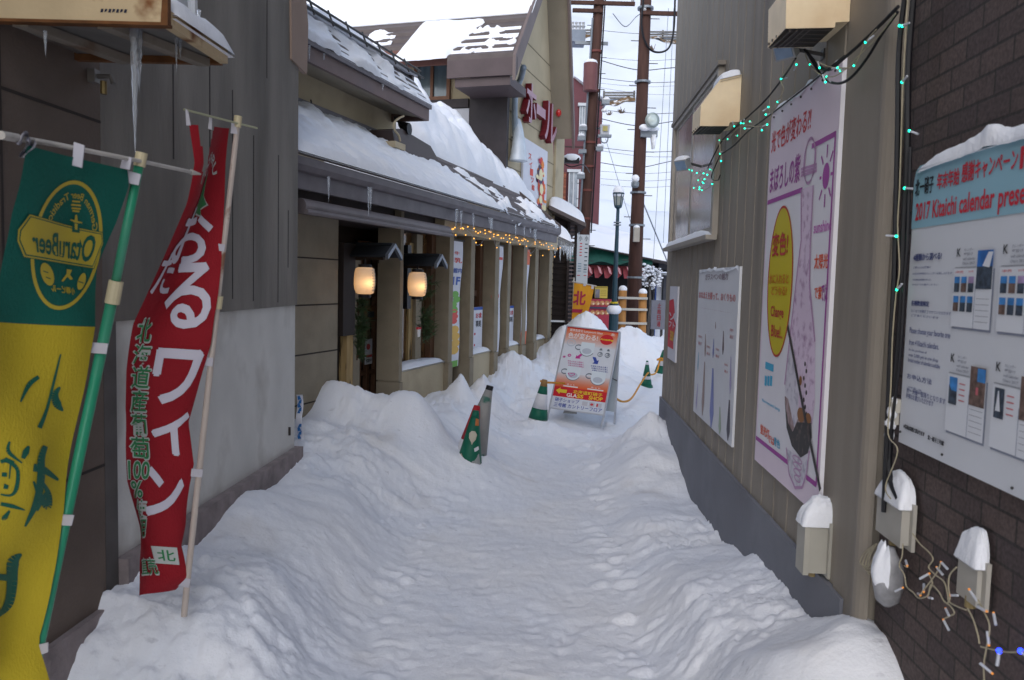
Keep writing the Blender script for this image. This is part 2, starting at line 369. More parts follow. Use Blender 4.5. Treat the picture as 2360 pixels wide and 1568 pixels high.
def build_ground():
    ys = [1.35]
    while ys[-1] < 19.5: ys.append(ys[-1]*1.0047)
    ys = np.array(ys); xs = np.concatenate([np.linspace(-3.0, -1.9, 40)[:-1], np.linspace(-1.9, 1.7, 400)[:-1], np.linspace(1.7, 4.6, 90)])
    xx, yy = np.meshgrid(xs, ys); zz = ground_z(xx, yy)
    nx = len(xs); ny = len(ys)
    vs = np.stack([xx.ravel(), yy.ravel(), zz.ravel()], 1)
    i = np.arange(ny-1)[:, None]*nx+np.arange(nx-1)[None, :]; f = np.stack([i, i+1, i+nx+1, i+nx], -1).reshape(-1, 4)
    me = bpy.data.meshes.new('snow_ground'); me.from_pydata(vs.tolist(), [], f.tolist()); me.polygons.foreach_set('use_smooth', [True]*len(me.polygons))
    me.materials.append(M_GROUND); o = bpy.data.objects.new('snow_ground', me); COL.objects.link(o)
    tag(o, 'trodden snow path with shovelled banks along both walls', 'snow', kind='structure')
    # the street beyond and the ground behind the camera
    m = MB()
    m.quad((-60, 19.2, -.05), (60, 19.2, -.05), (60, 62, -.05), (-60, 62, -.05)); m.quad((4.3, -12, -.05), (60, -12, -.05), (60, 19.2, -.05), (4.3, 19.2, -.05))
    m.quad((-60, -12, -.05), (-2.9, -12, -.05), (-2.9, 19.2, -.05), (-60, 19.2, -.05)); m.quad((-2.9, -12, -.05), (4.3, -12, -.05), (4.3, 1.6, -.05), (-2.9, 1.6, -.05))
    o = m.build('snowy_street', M_SNOW); tag(o, 'flat snow covered street beyond the alley', 'street', kind='structure')
build_ground()

def hill_z(x, y):
    b = np.interp(y, [44, 50, 56, 61, 130, 200], [0., 3.0, 7.0, 7.8, 60, 85])
    return b + 1.4*float(fbm(x*.08, y*.08, 61, 4)) + .9*float(fbm(x*.3, y*.22, 66, 4))
hm = MB(); hm.grid(lambda s, t: (-70+150*s, 44+140*t*t*.6+56*t, hill_z(-70+150*s, 44+140*t*t*.6+56*t)), 130, 110)
tag(hm.build('snowy_hill', M_HILL, smooth=True), 'steep snow covered hillside closing off the view', 'hill', kind='structure')

# snow fences high on the hillside
M_FENCE = mat('weathered_fence', '#63615f', .7, .25, 3); M_EARTH = mat('bare_earth', '#6f5a42', .9, .35, 2, col2='#cfd2d6', c2scale=1.6, c2lo=.52, c2hi=.6)
def hill_fence(x0, x1, y, Y, h, label):
    a, b = P(x0, y, Y), P(x1, y, Y); t = thing('snow_fence', (a+b)/2, label, 'snow fence', 'avalanche fences on the hillside')
    m = MB()
    for k in range(5): m.prism([a+UP*(-h*.18*k), b+UP*(-h*.18*k), b+UP*(-h*.18*k-h*.13)+V(0,-.1,0), a+UP*(-h*.18*k-h*.13)+V(0,-.1,0)], (0, .12, 0))
    m.build('slats', M_FENCE, t)
    n = max(2, int(np.linalg.norm(b-a)/1.6)+1)
    for k in range(n):
        p = a+(b-a)*(k/(n-1)); MB().prism([p+V(-.08, .16, .15), p+V(.08, .16, .15), p+V(.08, .16, -h*1.5), p+V(-.08, .16, -h*1.5)], (0, .12, 0)).build('post', M_FENCE, t)
    e = MB()
    def eb(s, u):
        wd_ = (.35+.7*max(0, 1-abs(s-.42)*2.0))*(1+.25*float(fbm(s*6, 2, int(x0)))); x_ = a[0]+(b[0]-a[0])*(s*1.04-.02); y_ = Y-.02-wd_*(1-u); return V(x_, y_, max(hill_z(x_, y_)+.10, a[2]-h*.8-.6*(1-u)*wd_)+.08*float(fbm(s*14, u*5, int(x0)+2)))
    e.grid(eb, 18, 6); e.build('earth_bank', M_EARTH, t)
hill_fence(1392, 1462, 212, 74, 1.35, 'lowest snow fence on the hillside, between the two wooden poles')
hill_fence(1298, 1362, 68, 87, 1.5, 'upper snow fence on the hillside, left of the two wooden poles')
hill_fence(1492, 1600, 72, 87, 1.5, 'upper snow fence on the hillside, against the ribbed building edge')

M_SHRUB = mat('bare_shrub', '#5d4c3c', .9, .3, 3)
rs_ = np.random.RandomState(14)
for k, (x, y, Y) in enumerate(((1402, 246, 72), (1432, 252, 72), (1505, 118, 84))):
    p = P(x, y, Y); p[2] = hill_z(p[0], p[1]); m = MB()
    for j in range(12): d = unit(V(rs_.uniform(-1, 1), rs_.uniform(-.5, .5), rs_.uniform(.1, .8))); l_ = rs_.uniform(.2, .5); m.tube([p-UP*.1, p+d*l_*.6, p+d*l_+UP*.08], [.05, .035, .02], 4)
    tag(m.build('bush', M_SHRUB), 'small bare brown bush poking out of the steep snowy hillside', 'bush', 'bare bushes on the snowy hillside')
# ================================================================== LEFT WALLS
M_BROWN = mat('brown_tile', '#665950', .75, .12, 4, .2, 60); M_JOINT = mat('dark_joint', '#3a3431', .9)
M_CONC = mat('board_concrete', '#827d76', .85, .22, 2.2, .35, 30, stretch=(1.5, 1.5, .34), col2='#514c48', c2scale=1.5, c2lo=.40, c2hi=.78)
M_WHITE = mat('white_wall_paint', '#cfcdc8', .8, .12, 2.0, .25, 40, col2='#827b72', c2scale=2.1, c2lo=.50, c2hi=.80, stretch=(1, 1, .7))
M_STONE = mat('base_stone', '#8a7f7e', .85, .25, 9, .4, 25)
M_BEIGE = mat('beige_panel', '#9a8577', .8, .08, 3)
def lwall(y0, y1, z0, z1, off, th): # block on the left wall plane, its face 'off' proud of it
    a = V(wx(LW, y0), y0, 0)+OUT_L*off; b = V(wx(LW, y1), y1, 0)+OUT_L*off
    q = [a, b, b-OUT_L*th, a-OUT_L*th]
    return [p+UP*z0 for p in q], [p+UP*z1 for p in q]
YC = 3.33; YE = 5.83
t = thing('brown_tiled_building', (wx(LW, 1)-.5, 1, 0), 'brown building with large tile panels behind the green and yellow banner', 'building')
MB().hexa(*lwall(-1.6, YC, -.3, 7.2, 0, 3)).build('wall', M_BROWN, t)
j = MB()
for yy in (1.15, 1.95, 2.73): j.hexa(*lwall(yy, yy+.012, .2, 7, .003, .02))
for zz, y0, y1 in ((2.36, -1.6, 1.95), (2.45, 2.74, YC), (1.55, -1.6, 2.73), (1.02, 2.74, YC), (3.3, -1.6, YC)): j.hexa(*lwall(y0, y1, zz, zz+.011, .0025, .02))
j.build('panel_joints', M_JOINT, t)
MB().hexa(*lwall(-1.6, YC, -.3, .42, .03, .2)).build('plinth', M_STONE, t)
# the rain pipe bracket on the brown wall
fx = thing('pipe_bracket', W(205, 180, LW), 'small metal pipe bracket on the brown wall under the rusty shelf', 'bracket')
p = W(205, 176, LW); M_STEEL = mat('grey_steel', '#85827e', .5, .15, 8, metal=.6)
MB().box(p+OUT_L*.02, (.03, .04, .05), (OUT_L, ALONG_L, UP)).tube([p+OUT_L*.02, p+OUT_L*.09, p+OUT_L*.10-UP*.03], .010).build('arm', M_STEEL, fx)
MB().tube([p+OUT_L*.06-UP*.02, p+OUT_L*.06-UP*.07], .013).build('valve', mat('brass', '#8d7d58', .45, metal=.6), fx)

t = thing('concrete_building', (wx(LW, 4.6)-.5, 4.6, 0), 'grey streaked concrete building with white painted lower wall and stone base', 'building')
MB().hexa(*lwall(YC+.002, YE, 1.63, 7.2, .0, 3)).build('upper_wall', M_CONC, t)
MB().hexa(*lwall(YC+.1, YE-.01, .52, 1.628, -.012, 3)).build('lower_wall', M_WHITE, t)
MB().hexa(*lwall(YC+.1, YE+.02, -.3, .58, .045, 3)).build('stone_base', M_STONE, t)
MB().hexa(*lwall(YC+.004, YC+.1, -.3, 1.63, .0, 3)).build('corner_strip', mat('dark_concrete', '#5a5654', .85, .25, 5), t)
g = MB(); rs = np.random.RandomState(4)
for y0, z0, z1 in ((3.95, 2.4, 5.5), (4.36, 1.75, 3.1), (4.66, 1.7, 2.9), (4.98, 1.68, 2.7), (5.2, 3.1, 6.8), (5.42, 1.66, 2.65), (5.62, 1.9, 2.3)): g.hexa(*lwall(y0, y0+.012, z0, z1, .0015, .02))
g.build('form_board_grooves', mat('groove_dark', '#3d3a39', .95, .3, 3, stretch=(1, 1, .3)), t)
pts = [W(x, y, LW) for x, y in ((666, -60), (668, 137), (703, 172), (706, 60), (697, -60))]
MB().prism([p_+OUT_L*.014 for p_ in pts], -OUT_L*.03).build('beige_panel', M_BEIGE, t)
for q0, q1 in (((612, 1100), (612, 1130)), ((668, 985), (668, 1004))):
    a, b = W(*q0, LW), W(*q1, LW); MB().prism([a+OUT_L*.002, a+OUT_L*.002+ALONG_L*.012, b+OUT_L*.002+ALONG_L*.012, b+OUT_L*.002], -OUT_L*.02).build('wall_crack', M_JOINT, t)

# ------------------------------------------------------------------ rusty steel shelf with an air conditioner, snow and icicles
M_CREAM = mat('cream_steel_rust', '#c9b28c', .55, .10, 4, .1, 30, col2='#7a4a22', c2scale=5.5, c2lo=.60, c2hi=.70)
M_RUST = mat('rusty_edge', '#6b4526', .8, .35, 12); M_UNDER = mat('shelf_underside', '#6d6a66', .6, .25, 5, col2='#4a3728', c2scale=3, c2lo=.55, c2hi=.7)
Y0, Y1, ZS = 2.68, 3.16, 2.66; XO0 = P(385, 60, Y0)[0]; XO1 = P(525, 146, Y1)[0]
t = thing('steel_shelf', (-1.45, 2.9, ZS), 'rusty cream steel wall shelf carrying snow above the beer banner', 'wall shelf')
A, B = V(-1.80, Y0, ZS), V(XO0, Y0, ZS); C_, D_ = V(XO1, Y1, ZS), V(-1.73, Y1, ZS)
MB().hexa([A, B, B+V(0, .03, 0), A+V(0, .03, 0)], [p_+UP*.115 for p_ in (A, B, B+V(0, .03, 0), A+V(0, .03, 0))]).build('front_beam', M_CREAM, t)
MB().hexa([B+V(-.03, .031, 0), B+V(.001, .031, 0), C_, C_-V(.03, 0, 0)], [p_+UP*.05 for p_ in (B+V(-.03, .031, 0), B+V(.001, .031, 0), C_, C_-V(.03, 0, 0))]).build('side_beam', M_CREAM, t)
MB().hexa([D_, C_-V(.031, 0, 0), C_-V(.031, -.03, 0), D_+V(0, .03, 0)], [p_+UP*.05 for p_ in (D_, C_-V(.031, 0, 0), C_-V(.031, -.03, 0), D_+V(0, .03, 0))]).build('rear_beam', M_RUST, t)
MB().hexa([A+V(.02, .04, .022), B+V(-.04, .04, .022), C_+V(-.04, -.01, .022), D_+V(.02, -.01, .022)], [A+V(.02, .04, .03), B+V(-.04, .04, .03), C_+V(-.04, -.01, .03), D_+V(.02, -.01, .03)]).build('tray', M_UNDER, t)
for u0, u1 in ((.18, .30), (.62, .80)):
    a = A+(B-A)*u0+V(0, .03, -.012); b = D_+(C_-D_)*u1+V(0, 0, -.012)
    MB().hexa([a, a+V(.05, 0, 0), b+V(.05, 0, 0), b], [a+UP*.03, a+V(.05, 0, .03), b+V(.05, 0, .03), b+UP*.03]).build('bearer', mat('bearer_steel', '#8d8478', .6, .2, 6, col2='#5a3c24', c2scale=6), t)
sl = MB(); snow_slab(sl, A+V(0, .035, .04), B+V(.015, .035, .04), C_+V(.02, .02, .04), D_+V(0, .02, .04), .115, 30, 16, 5, .5, 12, seed=5); sl.build('snow_cover', M_SNOW, t, smooth=True)
rl = MB(); rl.hexa([A+V(0, -.004, -.006), B+V(.003, -.004, -.006), B+V(.003, .034, -.006), A+V(0, .034, -.006)], [A+V(0, -.004, .004), B+V(.003, -.004, .004), B+V(.003, .034, .004), A+V(0, .034, .004)]); rl.hexa([B+V(-.02, -.004, .004), B+V(.004, -.004, .004), B+V(.004, .02, .004), B+V(-.02, .02, .004)], [B+V(-.012, -.004, .116), B+V(.004, -.004, .116), B+V(.004, .02, .116), B+V(-.012, .02, .116)]); rl.build('rust_edge', M_RUST, t)
lt = MB(); _fs = lambda x, y, o: A+(B-A)*x+UP*.115*(1-y)+V(0, -o, 0)
for k in range(7): shape(lt, [(.665+.020*k, .63), (.678+.020*k, .63), (.673+.020*k, .73-.03*(k % 2)), (.660+.020*k, .73)], _fs, .0015)
if 1: lt.build('stamp', mat('stamp_blue', '#20253a', .8), t)
t = thing('air_conditioner', (-1.38, 3.0, 2.80), 'white outdoor air conditioner unit standing on the rusty shelf', 'air conditioner')
c = P(412, 10, 3.02); MB().box(c+V(-.22, .0, .12), (.42, .26, .40)).build('case', mat('white_plastic', '#c4c6c8', .5, .04), t)
MB().box(c+V(-.24, -.132, .14), (.30, .006, .30)).build('grille', mat('dark_grille', '#2a2c30', .6), t)
MB().tube([c+V(.035, .02, .3), c+V(.045, .02, -.05), c+V(.02, .04, -.10)], .018).build('pipe', mat('pipe_grey', '#b9bcc2', .5), t)

# icicles: one built, the rest copied
M_ICE = bpy.data.materials.new('clear_ice'); M_ICE.use_nodes = True; _t, _b = nodes(M_ICE)
_b.inputs['Base Color'].default_value = (.86, .9, .95, 1); _b.inputs['Roughness'].default_value = .08; _b.inputs['Transmission Weight'].default_value = .82; _b.inputs['IOR'].default_value = 1.31
def icicle_mesh(seed):
    rs = np.random.RandomState(seed); m = MB(); n = 14
    m.tube([V(.006*rs.randn()*i/n*.6, .006*rs.randn()*i/n*.6, -i/n) for i in range(n+1)], [.0005+.5*(1-i/n)**.8*(1+.18*math.sin(i*2.2+seed)) for i in range(n+1)], 7)
    me = bpy.data.meshes.new('icicle'); me.from_pydata(m.v, [], m.f); me.polygons.foreach_set('use_smooth', [True]*len(me.polygons)); me.materials.append(M_ICE); return me
_im = [icicle_mesh(k) for k in range(4)]
def icicle(p, ln, wd, label, group, k=0):
    o = bpy.data.objects.new('icicle', _im[k % 4]); COL.objects.link(o); o.location = tuple(p); o.scale = (wd, wd, ln); return tag(o, label, 'icicle', group)
IG = 'icicles under the rusty shelf'
icicle(P(309, 60, 2.78), .44, .030, 'longest icicle under the rusty shelf, reaching down to the banner rod', IG, 0)
icicle(P(320, 62, 2.80), .22, .026, 'second icicle hanging beside the longest one under the rusty shelf', IG, 1)
icicle(P(104, 72, 2.72), .085, .014, 'small icicle under the far left of the rusty shelf', IG, 2)
icicle(P(406, 84, 2.90), .13, .012, 'thin icicle under the right side of the rusty shelf', IG, 3)
icicle(P(415, 82, 2.92), .085, .014, 'short icicle close behind the thin one at the right of the rusty shelf', IG, 0)
icicle(P(458, 24, 3.0), .05, .016, 'short icicle above the rusty shelf under the air conditioner pipe', IG, 1)

# ================================================================== RIGHT WALLS
M_SIDE = mat('ribbed_siding', '#8d857a', .65, .09, 2.0, .08, 60, stretch=(1.5, 1.5, .18), col2='#787067', c2scale=2.4, c2lo=.50, c2hi=.72); M_PLINTH = mat('blue_grey_plinth', '#7c7e86', .8, .1, 4, .15, 30, col2='#6f6f76', c2scale=2)
YB, YF = 2.79, 8.45
def rpt(y, off, z): return V(wx(RW, y), y, z)+OUT_R*off
t = RIB = thing('ribbed_building', (wx(RW, 5.6)+.8, 5.6, 0), 'beige grey building with vertical ribbed metal siding and a concrete plinth', 'building')
prof = [(YF, 0)]; y = YF-.16
while y > 3.28:
    prof += [(y, 0), (y-.006, -.006), (y-.020, -.006), (y-.026, 0)]; y -= .235
prof += [(3.12, 0)]
m = MB(); n = len(prof); vs = [rpt(a, o, .60) for a, o in prof]+[rpt(a, o, 7.6) for a, o in prof]
m.add(vs, [(i, i+1, n+i+1, n+i) for i in range(n-1)])
m.hexa([rpt(YF, 0, .6), rpt(3.12, 0, .6), rpt(3.12, -4, .6), rpt(YF, -4, .6)][::-1], [rpt(YF, 0, 7.6), rpt(3.12, 0, 7.6), rpt(3.12, -4, 7.6), rpt(YF, -4, 7.6)][::-1])
m.f = [f for f in m.f if set(f) != set((len(vs)+0, len(vs)+1))]
m2 = MB(); m2.add(vs, [(i, i+1, n+i+1, n+i) for i in range(n-1)])
E_ = [rpt(YF, 0, .6), rpt(YF, -4, .6), rpt(YF, -4, 7.6), rpt(YF, 0, 7.6)]; m2.quad(*E_); m2.quad(rpt(YF, 0, 7.6), rpt(3.12, 0, 7.6), rpt(3.12, -4, 7.6), rpt(YF, -4, 7.6))
m2.build('siding', M_SIDE, t)
def rblock(y0, y1, z0, z1, off, th): 
    q = [rpt(y0, off, 0), rpt(y1, off, 0), rpt(y1, off-th, 0), rpt(y0, off-th, 0)]; return [p_+UP*z0 for p_ in q], [p_+UP*z1 for p_ in q]
MB().hexa(*rblock(YF+.02, 3.0, -.3, .655, .022, 3.5)).build('plinth', M_PLINTH, t)
MB().hexa(*rblock(3.12, YB, .59, 7.6, .008, 3)).build('flat_panel', M_SIDE, t)
m = MB(); pc = [rpt(YB+.055*math.cos(a)+.03, .008+.035*math.sin(a), .56) for a in np.linspace(0, math.pi, 9)]; m.prism(pc, UP*7); m.build('corner_trim', M_SIDE, t, smooth=False)
for s_ in (3.3, 5.9): MB().hexa(*rblock(s_, s_-.02, 4.2, 7.2, .006, .02)).build('seam', mat('seam_grey', '#7c746b', .7), t)

M_BRICK = bpy.data.materials.new('dark_brick'); M_BRICK.use_nodes = True; _t, _b = nodes(M_BRICK); N = _t.nodes.new; L = _t.links.new
tc = N('ShaderNodeTexCoord'); sx = N('ShaderNodeSeparateXYZ'); L(tc.outputs['Object'], sx.inputs[0]); cb = N('ShaderNodeCombineXYZ'); L(sx.outputs['Y'], cb.inputs[0]); L(sx.outputs['Z'], cb.inputs[1])
br = N('ShaderNodeTexBrick'); L(cb.outputs[0], br.inputs['Vector']); br.inputs['Color1'].default_value = lin('#5a4c48'); br.inputs['Color2'].default_value = lin('#43393a'); br.inputs['Mortar'].default_value = lin('#37312f')
br.inputs['Scale'].default_value = 1; br.inputs['Bias'].default_value = -.1; br.inputs['Brick Width'].default_value = .165; br.inputs['Row Height'].default_value = .068; br.inputs['Mortar Size'].default_value = .0045; br.inputs['Mortar Smooth'].default_value = .2
nn = N('ShaderNodeTexNoise'); nn.inputs['Scale'].default_value = 90; nn.inputs['Detail'].default_value = 6; L(tc.outputs['Object'], nn.inputs['Vector'])
mr = N('ShaderNodeMapRange'); mr.inputs['From Min'].default_value = .35; mr.inputs['From Max'].default_value = .7; mr.inputs['To Min'].default_value = .72; mr.inputs['To Max'].default_value = 1.32; L(nn.outputs['Fac'], mr.inputs['Value'])
sv = N('ShaderNodeVectorMath'); sv.operation = 'SCALE'; L(br.outputs['Color'], sv.inputs[0]); L(mr.outputs[0], sv.inputs['Scale']); L(sv.outputs[0], _b.inputs['Base Color']); _b.inputs['Roughness'].default_value = .8
ma = N('ShaderNodeMath'); ma.operation = 'MULTIPLY_ADD'; L(nn.outputs['Fac'], ma.inputs[0]); ma.inputs[1].default_value = .35; iv = N('ShaderNodeMath'); iv.operation = 'SUBTRACT'; iv.inputs[0].default_value = 1; L(br.outputs['Fac'], iv.inputs[1]); L(iv.outputs[0], ma.inputs[2])
bp = N('ShaderNodeBump'); bp.inputs['Strength'].default_value = .8; bp.inputs['Distance'].default_value = .008; L(ma.outputs[0], bp.inputs['Height']); L(bp.outputs[0], _b.inputs['Normal'])
t = thing('brick_building', rpt(.6, -1, 0), 'dark brown brick building carrying the white calendar board', 'building')
MB().hexa(*rblock(YB-.035, -1.6, .42, 7.6, -.012, 3.4)).build('brick_wall', M_BRICK, t); MB().hexa(*rblock(YB-.03, -1.6, -.3, .419, -.004, 3.4)).build('plinth', M_PLINTH, t)
# ------------------------------------------------------------------ things on the ribbed wall
def RWo(off): return (RW[0]-off, RW[1])
def rq(x, y, off=0.0): return W(x, y, RWo(off))
class Board:   # flat board on the right wall: fractions x (left to right as seen), y (downwards)
    def __init__(s, tl, bl, tr, off):
        a, b, c = rq(*tl, off), rq(*bl, off), rq(*tr, off); s.Ya, s.Yb = a[1], c[1]; s.za, s.zb = a[2], b[2]; s.off = off
    def surf(s, x, y, o): return rpt(s.Ya+(s.Yb-s.Ya)*x, s.off+o, s.za+(s.zb-s.za)*y)
    def fr(s, q):
        p = rq(q[0], q[1], s.off); return ((p[1]-s.Ya)/(s.Yb-s.Ya), (p[2]-s.za)/(s.zb-s.za))
    def box(s, q0, q1):
        a, b = s.fr(q0), s.fr(q1); return (a[0], a[1], b[0], b[1])
    def slab(s, mb, th, rc=0):
        pts = [(0, 0), (1, 0), (1, 1), (0, 1)]; mb.prism([s.surf(x, y, 0) for x, y in pts], -OUT_R*th)
def zz(x0, y0, k):      # position in an enlarged crop -> position in the measured copy of the photo
    return lambda x, y: ((x0+k*x)*.57593, (y0+k*y)*.57593)
INK = lambda n, c: mat('ink_'+n, c, .55, .03, 3)
def ink_set(parent, items):   # items: (part name, material, MB)
    for nm, m_, mb in items: mb.build(nm, m_, parent)

# window
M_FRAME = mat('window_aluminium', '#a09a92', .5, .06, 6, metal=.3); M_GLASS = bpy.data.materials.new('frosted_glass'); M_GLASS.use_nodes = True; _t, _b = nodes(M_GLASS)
_n = _t.nodes.new('ShaderNodeTexNoise'); _n.inputs['Scale'].default_value = 1.6; _rp = _t.nodes.new('ShaderNodeValToRGB'); _rp.color_ramp.elements[0].color = lin('#5e5a5c'); _rp.color_ramp.elements[1].color = lin('#a79f9f'); _rp.color_ramp.elements[0].position = .35; _rp.color_ramp.elements[1].position = .65  # grey to pinkish mottling in the base colour stands for reflected light
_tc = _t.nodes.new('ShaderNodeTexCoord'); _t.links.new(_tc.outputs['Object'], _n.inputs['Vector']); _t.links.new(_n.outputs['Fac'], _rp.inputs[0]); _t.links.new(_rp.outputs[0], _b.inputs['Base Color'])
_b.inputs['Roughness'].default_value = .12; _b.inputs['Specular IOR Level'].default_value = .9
wb = Board((1558, 294), (1549, 570), (1668, 150), .012)
wb.zb = rq(1651, 541, .012)[2]; wb.Yb = rq(1655, 400, .012)[1]

def rbox(mb, b, x0, y0, x1, y1, o0, o1): mb.prism([b.surf(x0, y0, o0), b.surf(x1, y0, o0), b.surf(x1, y1, o0), b.surf(x0, y1, o0)], OUT_R*(o1-o0))
m = MB()
for x0, y0, x1, y1 in ((0, 0, 1, .03), (0, .965, 1, 1), (0, .03, .025, .965), (.975, .03, 1, .965)): rbox(m, wb, x0, y0, x1, y1, -.02, .03)
t = m.build('window', M_FRAME, RIB)
for k, (a, b) in enumerate(((.03, .52), (.48, .97))):
    o = .004+.012*k; s_ = MB()
    for x0, y0, x1, y1 in ((a, .032, b, .055), (a, .945, b, .963), (a, .055, a+.035, .945), (b-.035, .055, b, .945)): rbox(s_, wb, x0, y0, x1, y1, o-.008, o)
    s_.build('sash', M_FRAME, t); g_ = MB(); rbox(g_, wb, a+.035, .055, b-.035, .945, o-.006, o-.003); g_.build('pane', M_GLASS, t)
m = MB(); rbox(m, wb, -.02, -.028, 1.02, -.002, -.02, .045); m.build('head_flashing', mat('flashing', '#7d766e', .5, .1, 6), t)
m = MB(); snow_slab(m, wb.surf(0, 1.0, .0), wb.surf(1, 1.0, .0), wb.surf(1, 1.0, .075), wb.surf(0, 1.0, .075), .05, 20, 6, 4, .4, 12, seed=9)
m.build('snow_cap', M_SNOW, t, smooth=True)
MB().hexa([wb.surf(-.02, 1.03, 0), wb.surf(1.02, 1.03, 0), wb.surf(1.02, 1.03, .08), wb.surf(-.02, 1.03, .08)], [wb.surf(-.02, 1.002, 0), wb.surf(1.02, 1.002, 0), wb.surf(1.02, 1.002, .08), wb.surf(-.02, 1.002, .08)]).build('sill', M_FRAME, t)

# steel vent hoods; the warm sky they reflect is painted as their tan colour
M_TAN_REFL = mat('hood_painted_reflection', '#f7e3c0', .45, .12, 5, .05, 25, metal=.1, col2='#bfa27c', c2scale=2.6, c2lo=.50, c2hi=.78)
M_GRILLE = mat('hood_grille', '#2c2724', .6, .2, 10)
def hood(qs, ywall, ln, label, lowsnow):
    Yn = rq(*ywall)[1]; pts = [P(x, y, Yn) for x, y in qs]
    xw = wx(RW, Yn); wall_i = [i for i, (x, y) in enumerate(qs) if x > ywall[0]-4]
    for i in wall_i: pts[i][0] = xw-.002
    t = thing('vent_hood', (xw-.15, Yn+ln/2, min(p[2] for p in pts)), label, 'vent hood', 'tan vent hoods on the ribbed wall')
    e = ALONG_R*ln; m = MB(); n = len(pts)
    m.prism([p for p in pts], V(0, .006, 0)); m_b = MB(); m_b.prism([p+e for p in pts], V(0, .006, 0))
    top = [(i, (i+1) % n) for i in range(n)]
    zmin = min(p[2] for p in pts); shell = MB(); bot = MB()
    for a, b in top:
        lowe = pts[a][2] < zmin+.03 and pts[b][2] < zmin+.03
        if abs(pts[a][0]-xw) < .01 and abs(pts[b][0]-xw) < .01: continue
        (bot if lowe else shell).quad(pts[a]+V(0, .006, 0), pts[b]+V(0, .006, 0), pts[b]+e, pts[a]+e)
    m.build('end_plate', M_TAN_REFL, t); m_b.build('end_plate', M_TAN_REFL, t); shell.build('cover', M_TAN_REFL, t); bot.build('grille_plate', M_GRILLE, t)
    lows = sorted([p for p in pts if p[2] < zmin+.03], key=lambda p: p[0]); a, b = lows[0], lows[-1]; g_ = MB()
    for k in range(7): g_.box((a+b)/2*1+ (b-a)*((k+.5)/7-.5)+e/2+V(0, 0, -.006), (.006, ln*.9, .01))
    for k in range(5): g_.box((a+b)/2+V(0, ln*(k+.5)/5, -.006), (np.linalg.norm(b-a)*.95, .006, .01))
    g_.build('grille_bars', mat('grille_bar', '#56504a', .5), t)
    hi = sorted(pts, key=lambda p: -p[2])[:2]; hi = sorted(hi, key=lambda p: p[0]); s_ = MB()
    snow_slab(s_, hi[0]-V(0, .01, 0), hi[1]-V(0, .01, 0), hi[1]+e, hi[0]+e, .06, 14, 10, 4, .4, 14, seed=12); s_.build('snow_cap', M_SNOW, t, smooth=True)
    return t
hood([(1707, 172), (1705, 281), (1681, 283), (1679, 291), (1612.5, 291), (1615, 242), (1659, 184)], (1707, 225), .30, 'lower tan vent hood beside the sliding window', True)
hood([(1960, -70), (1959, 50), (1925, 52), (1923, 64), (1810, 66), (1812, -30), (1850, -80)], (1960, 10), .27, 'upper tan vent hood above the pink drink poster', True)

# security spot lamps
M_LAMPGREY = mat('lamp_grey', '#a9abae', .4, .08, 10, metal=.2); M_LENS = mat('lamp_lens', '#8ea6c4', .1, .1, 20, spec=.9); M_DARK = mat('dark_metal', '#3b3a39', .5, .2, 10)
def spot(qx, qy, out, size, label):
    c = rq(qx, qy, out); wl_ = rq(qx, qy, out)+(-OUT_R)*out; t = thing('spot_lamp', c, label, 'spot lamp', 'grey spot lamps on the ribbed wall'); s = size
    D = unit(OUT_R*.75+V(0, -.55, -.45)); A_ = unit(np.cross(D, UP)); B_ = np.cross(A_, D); ax = (A_, B_, D)
    m = MB(); m.hexa([c-A_*s*.62-B_*s*.45-D*s*.5, c+A_*s*.62-B_*s*.45-D*s*.5, c+A_*s*.62+B_*s*.45-D*s*.5, c-A_*s*.62+B_*s*.45-D*s*.5],
        [c-A_*s*.85-B_*s*.6+D*s*.4, c+A_*s*.85-B_*s*.6+D*s*.4, c+A_*s*.85+B_*s*.6+D*s*.4, c-A_*s*.85+B_*s*.6+D*s*.4]); m.build('housing', M_LAMPGREY, t)
    MB().box(c+D*s*.43, (s*1.4, s*.95, s*.05), ax).build('lens', M_LENS, t)
    MB().tube([c-D*s*.4, c-D*s*.9-UP*s*.2, wl_-UP*s*.3], s*.14).box(wl_-UP*s*.3, (s*.2, s*.7, s*.7), (OUT_R, ALONG_R, UP)).build('bracket', M_DARK, t)
    k = MB(); snow_slab(k, c-A_*s*.8+B_*s*.5-D*s*.45, c+A_*s*.8+B_*s*.5-D*s*.45, c+A_*s*.8+B_*s*.6+D*s*.4, c-A_*s*.8+B_*s*.6+D*s*.4, s*.35, 10, 8, 4, .3, 30, seed=3); k.build('snow_cap', M_SNOW, t, smooth=True)
spot(1813, 116, .16, .062, 'grey spot lamp right under the upper vent hood')
spot(1574, 379, .17, .075, 'grey spot lamp in front of the sliding window')

# ------------------------------------------------------------------ pink drink poster
z2 = zz(3000, 300, .5738); z3 = zz(2650, 1000, .5738); z4 = zz(2950, 1100, .638)
M_PBOARD = mat('white_board', '#e2e0e6', .6, .03, 3); 
bd = Board((1778, 260), (1743, 1063), (1942, 139), .020)
t = thing('drink_poster', bd.surf(.5, 1, 0), 'tall white and pink advertising board showing a purple drink in a bottle', 'poster board')
m = MB(); bd.slab(m, .018); m.build('board', M_PBOARD, t)
S1 = bd.surf; Fb = bd.fr; asp = abs(bd.zb-bd.za)/abs(bd.Yb-bd.Ya)
pk = MB(); y_l = Fb(z2(140, 872))[1]; y_t = Fb(z2(520, 435))[1]
rect(pk, 0, 0, 1, Fb(z2(435, 480))[1], S1, .0008); rect(pk, 0, Fb(z2(435, 480))[1], Fb(z2(380, 800))[0], y_l, S1, .0008); rect(pk, 0, .945, 1, 1, S1, .0008); rect(pk, .97, .2, 1, .945, S1, .0008); rect(pk, 0, y_l, .02, .945, S1, .0008)
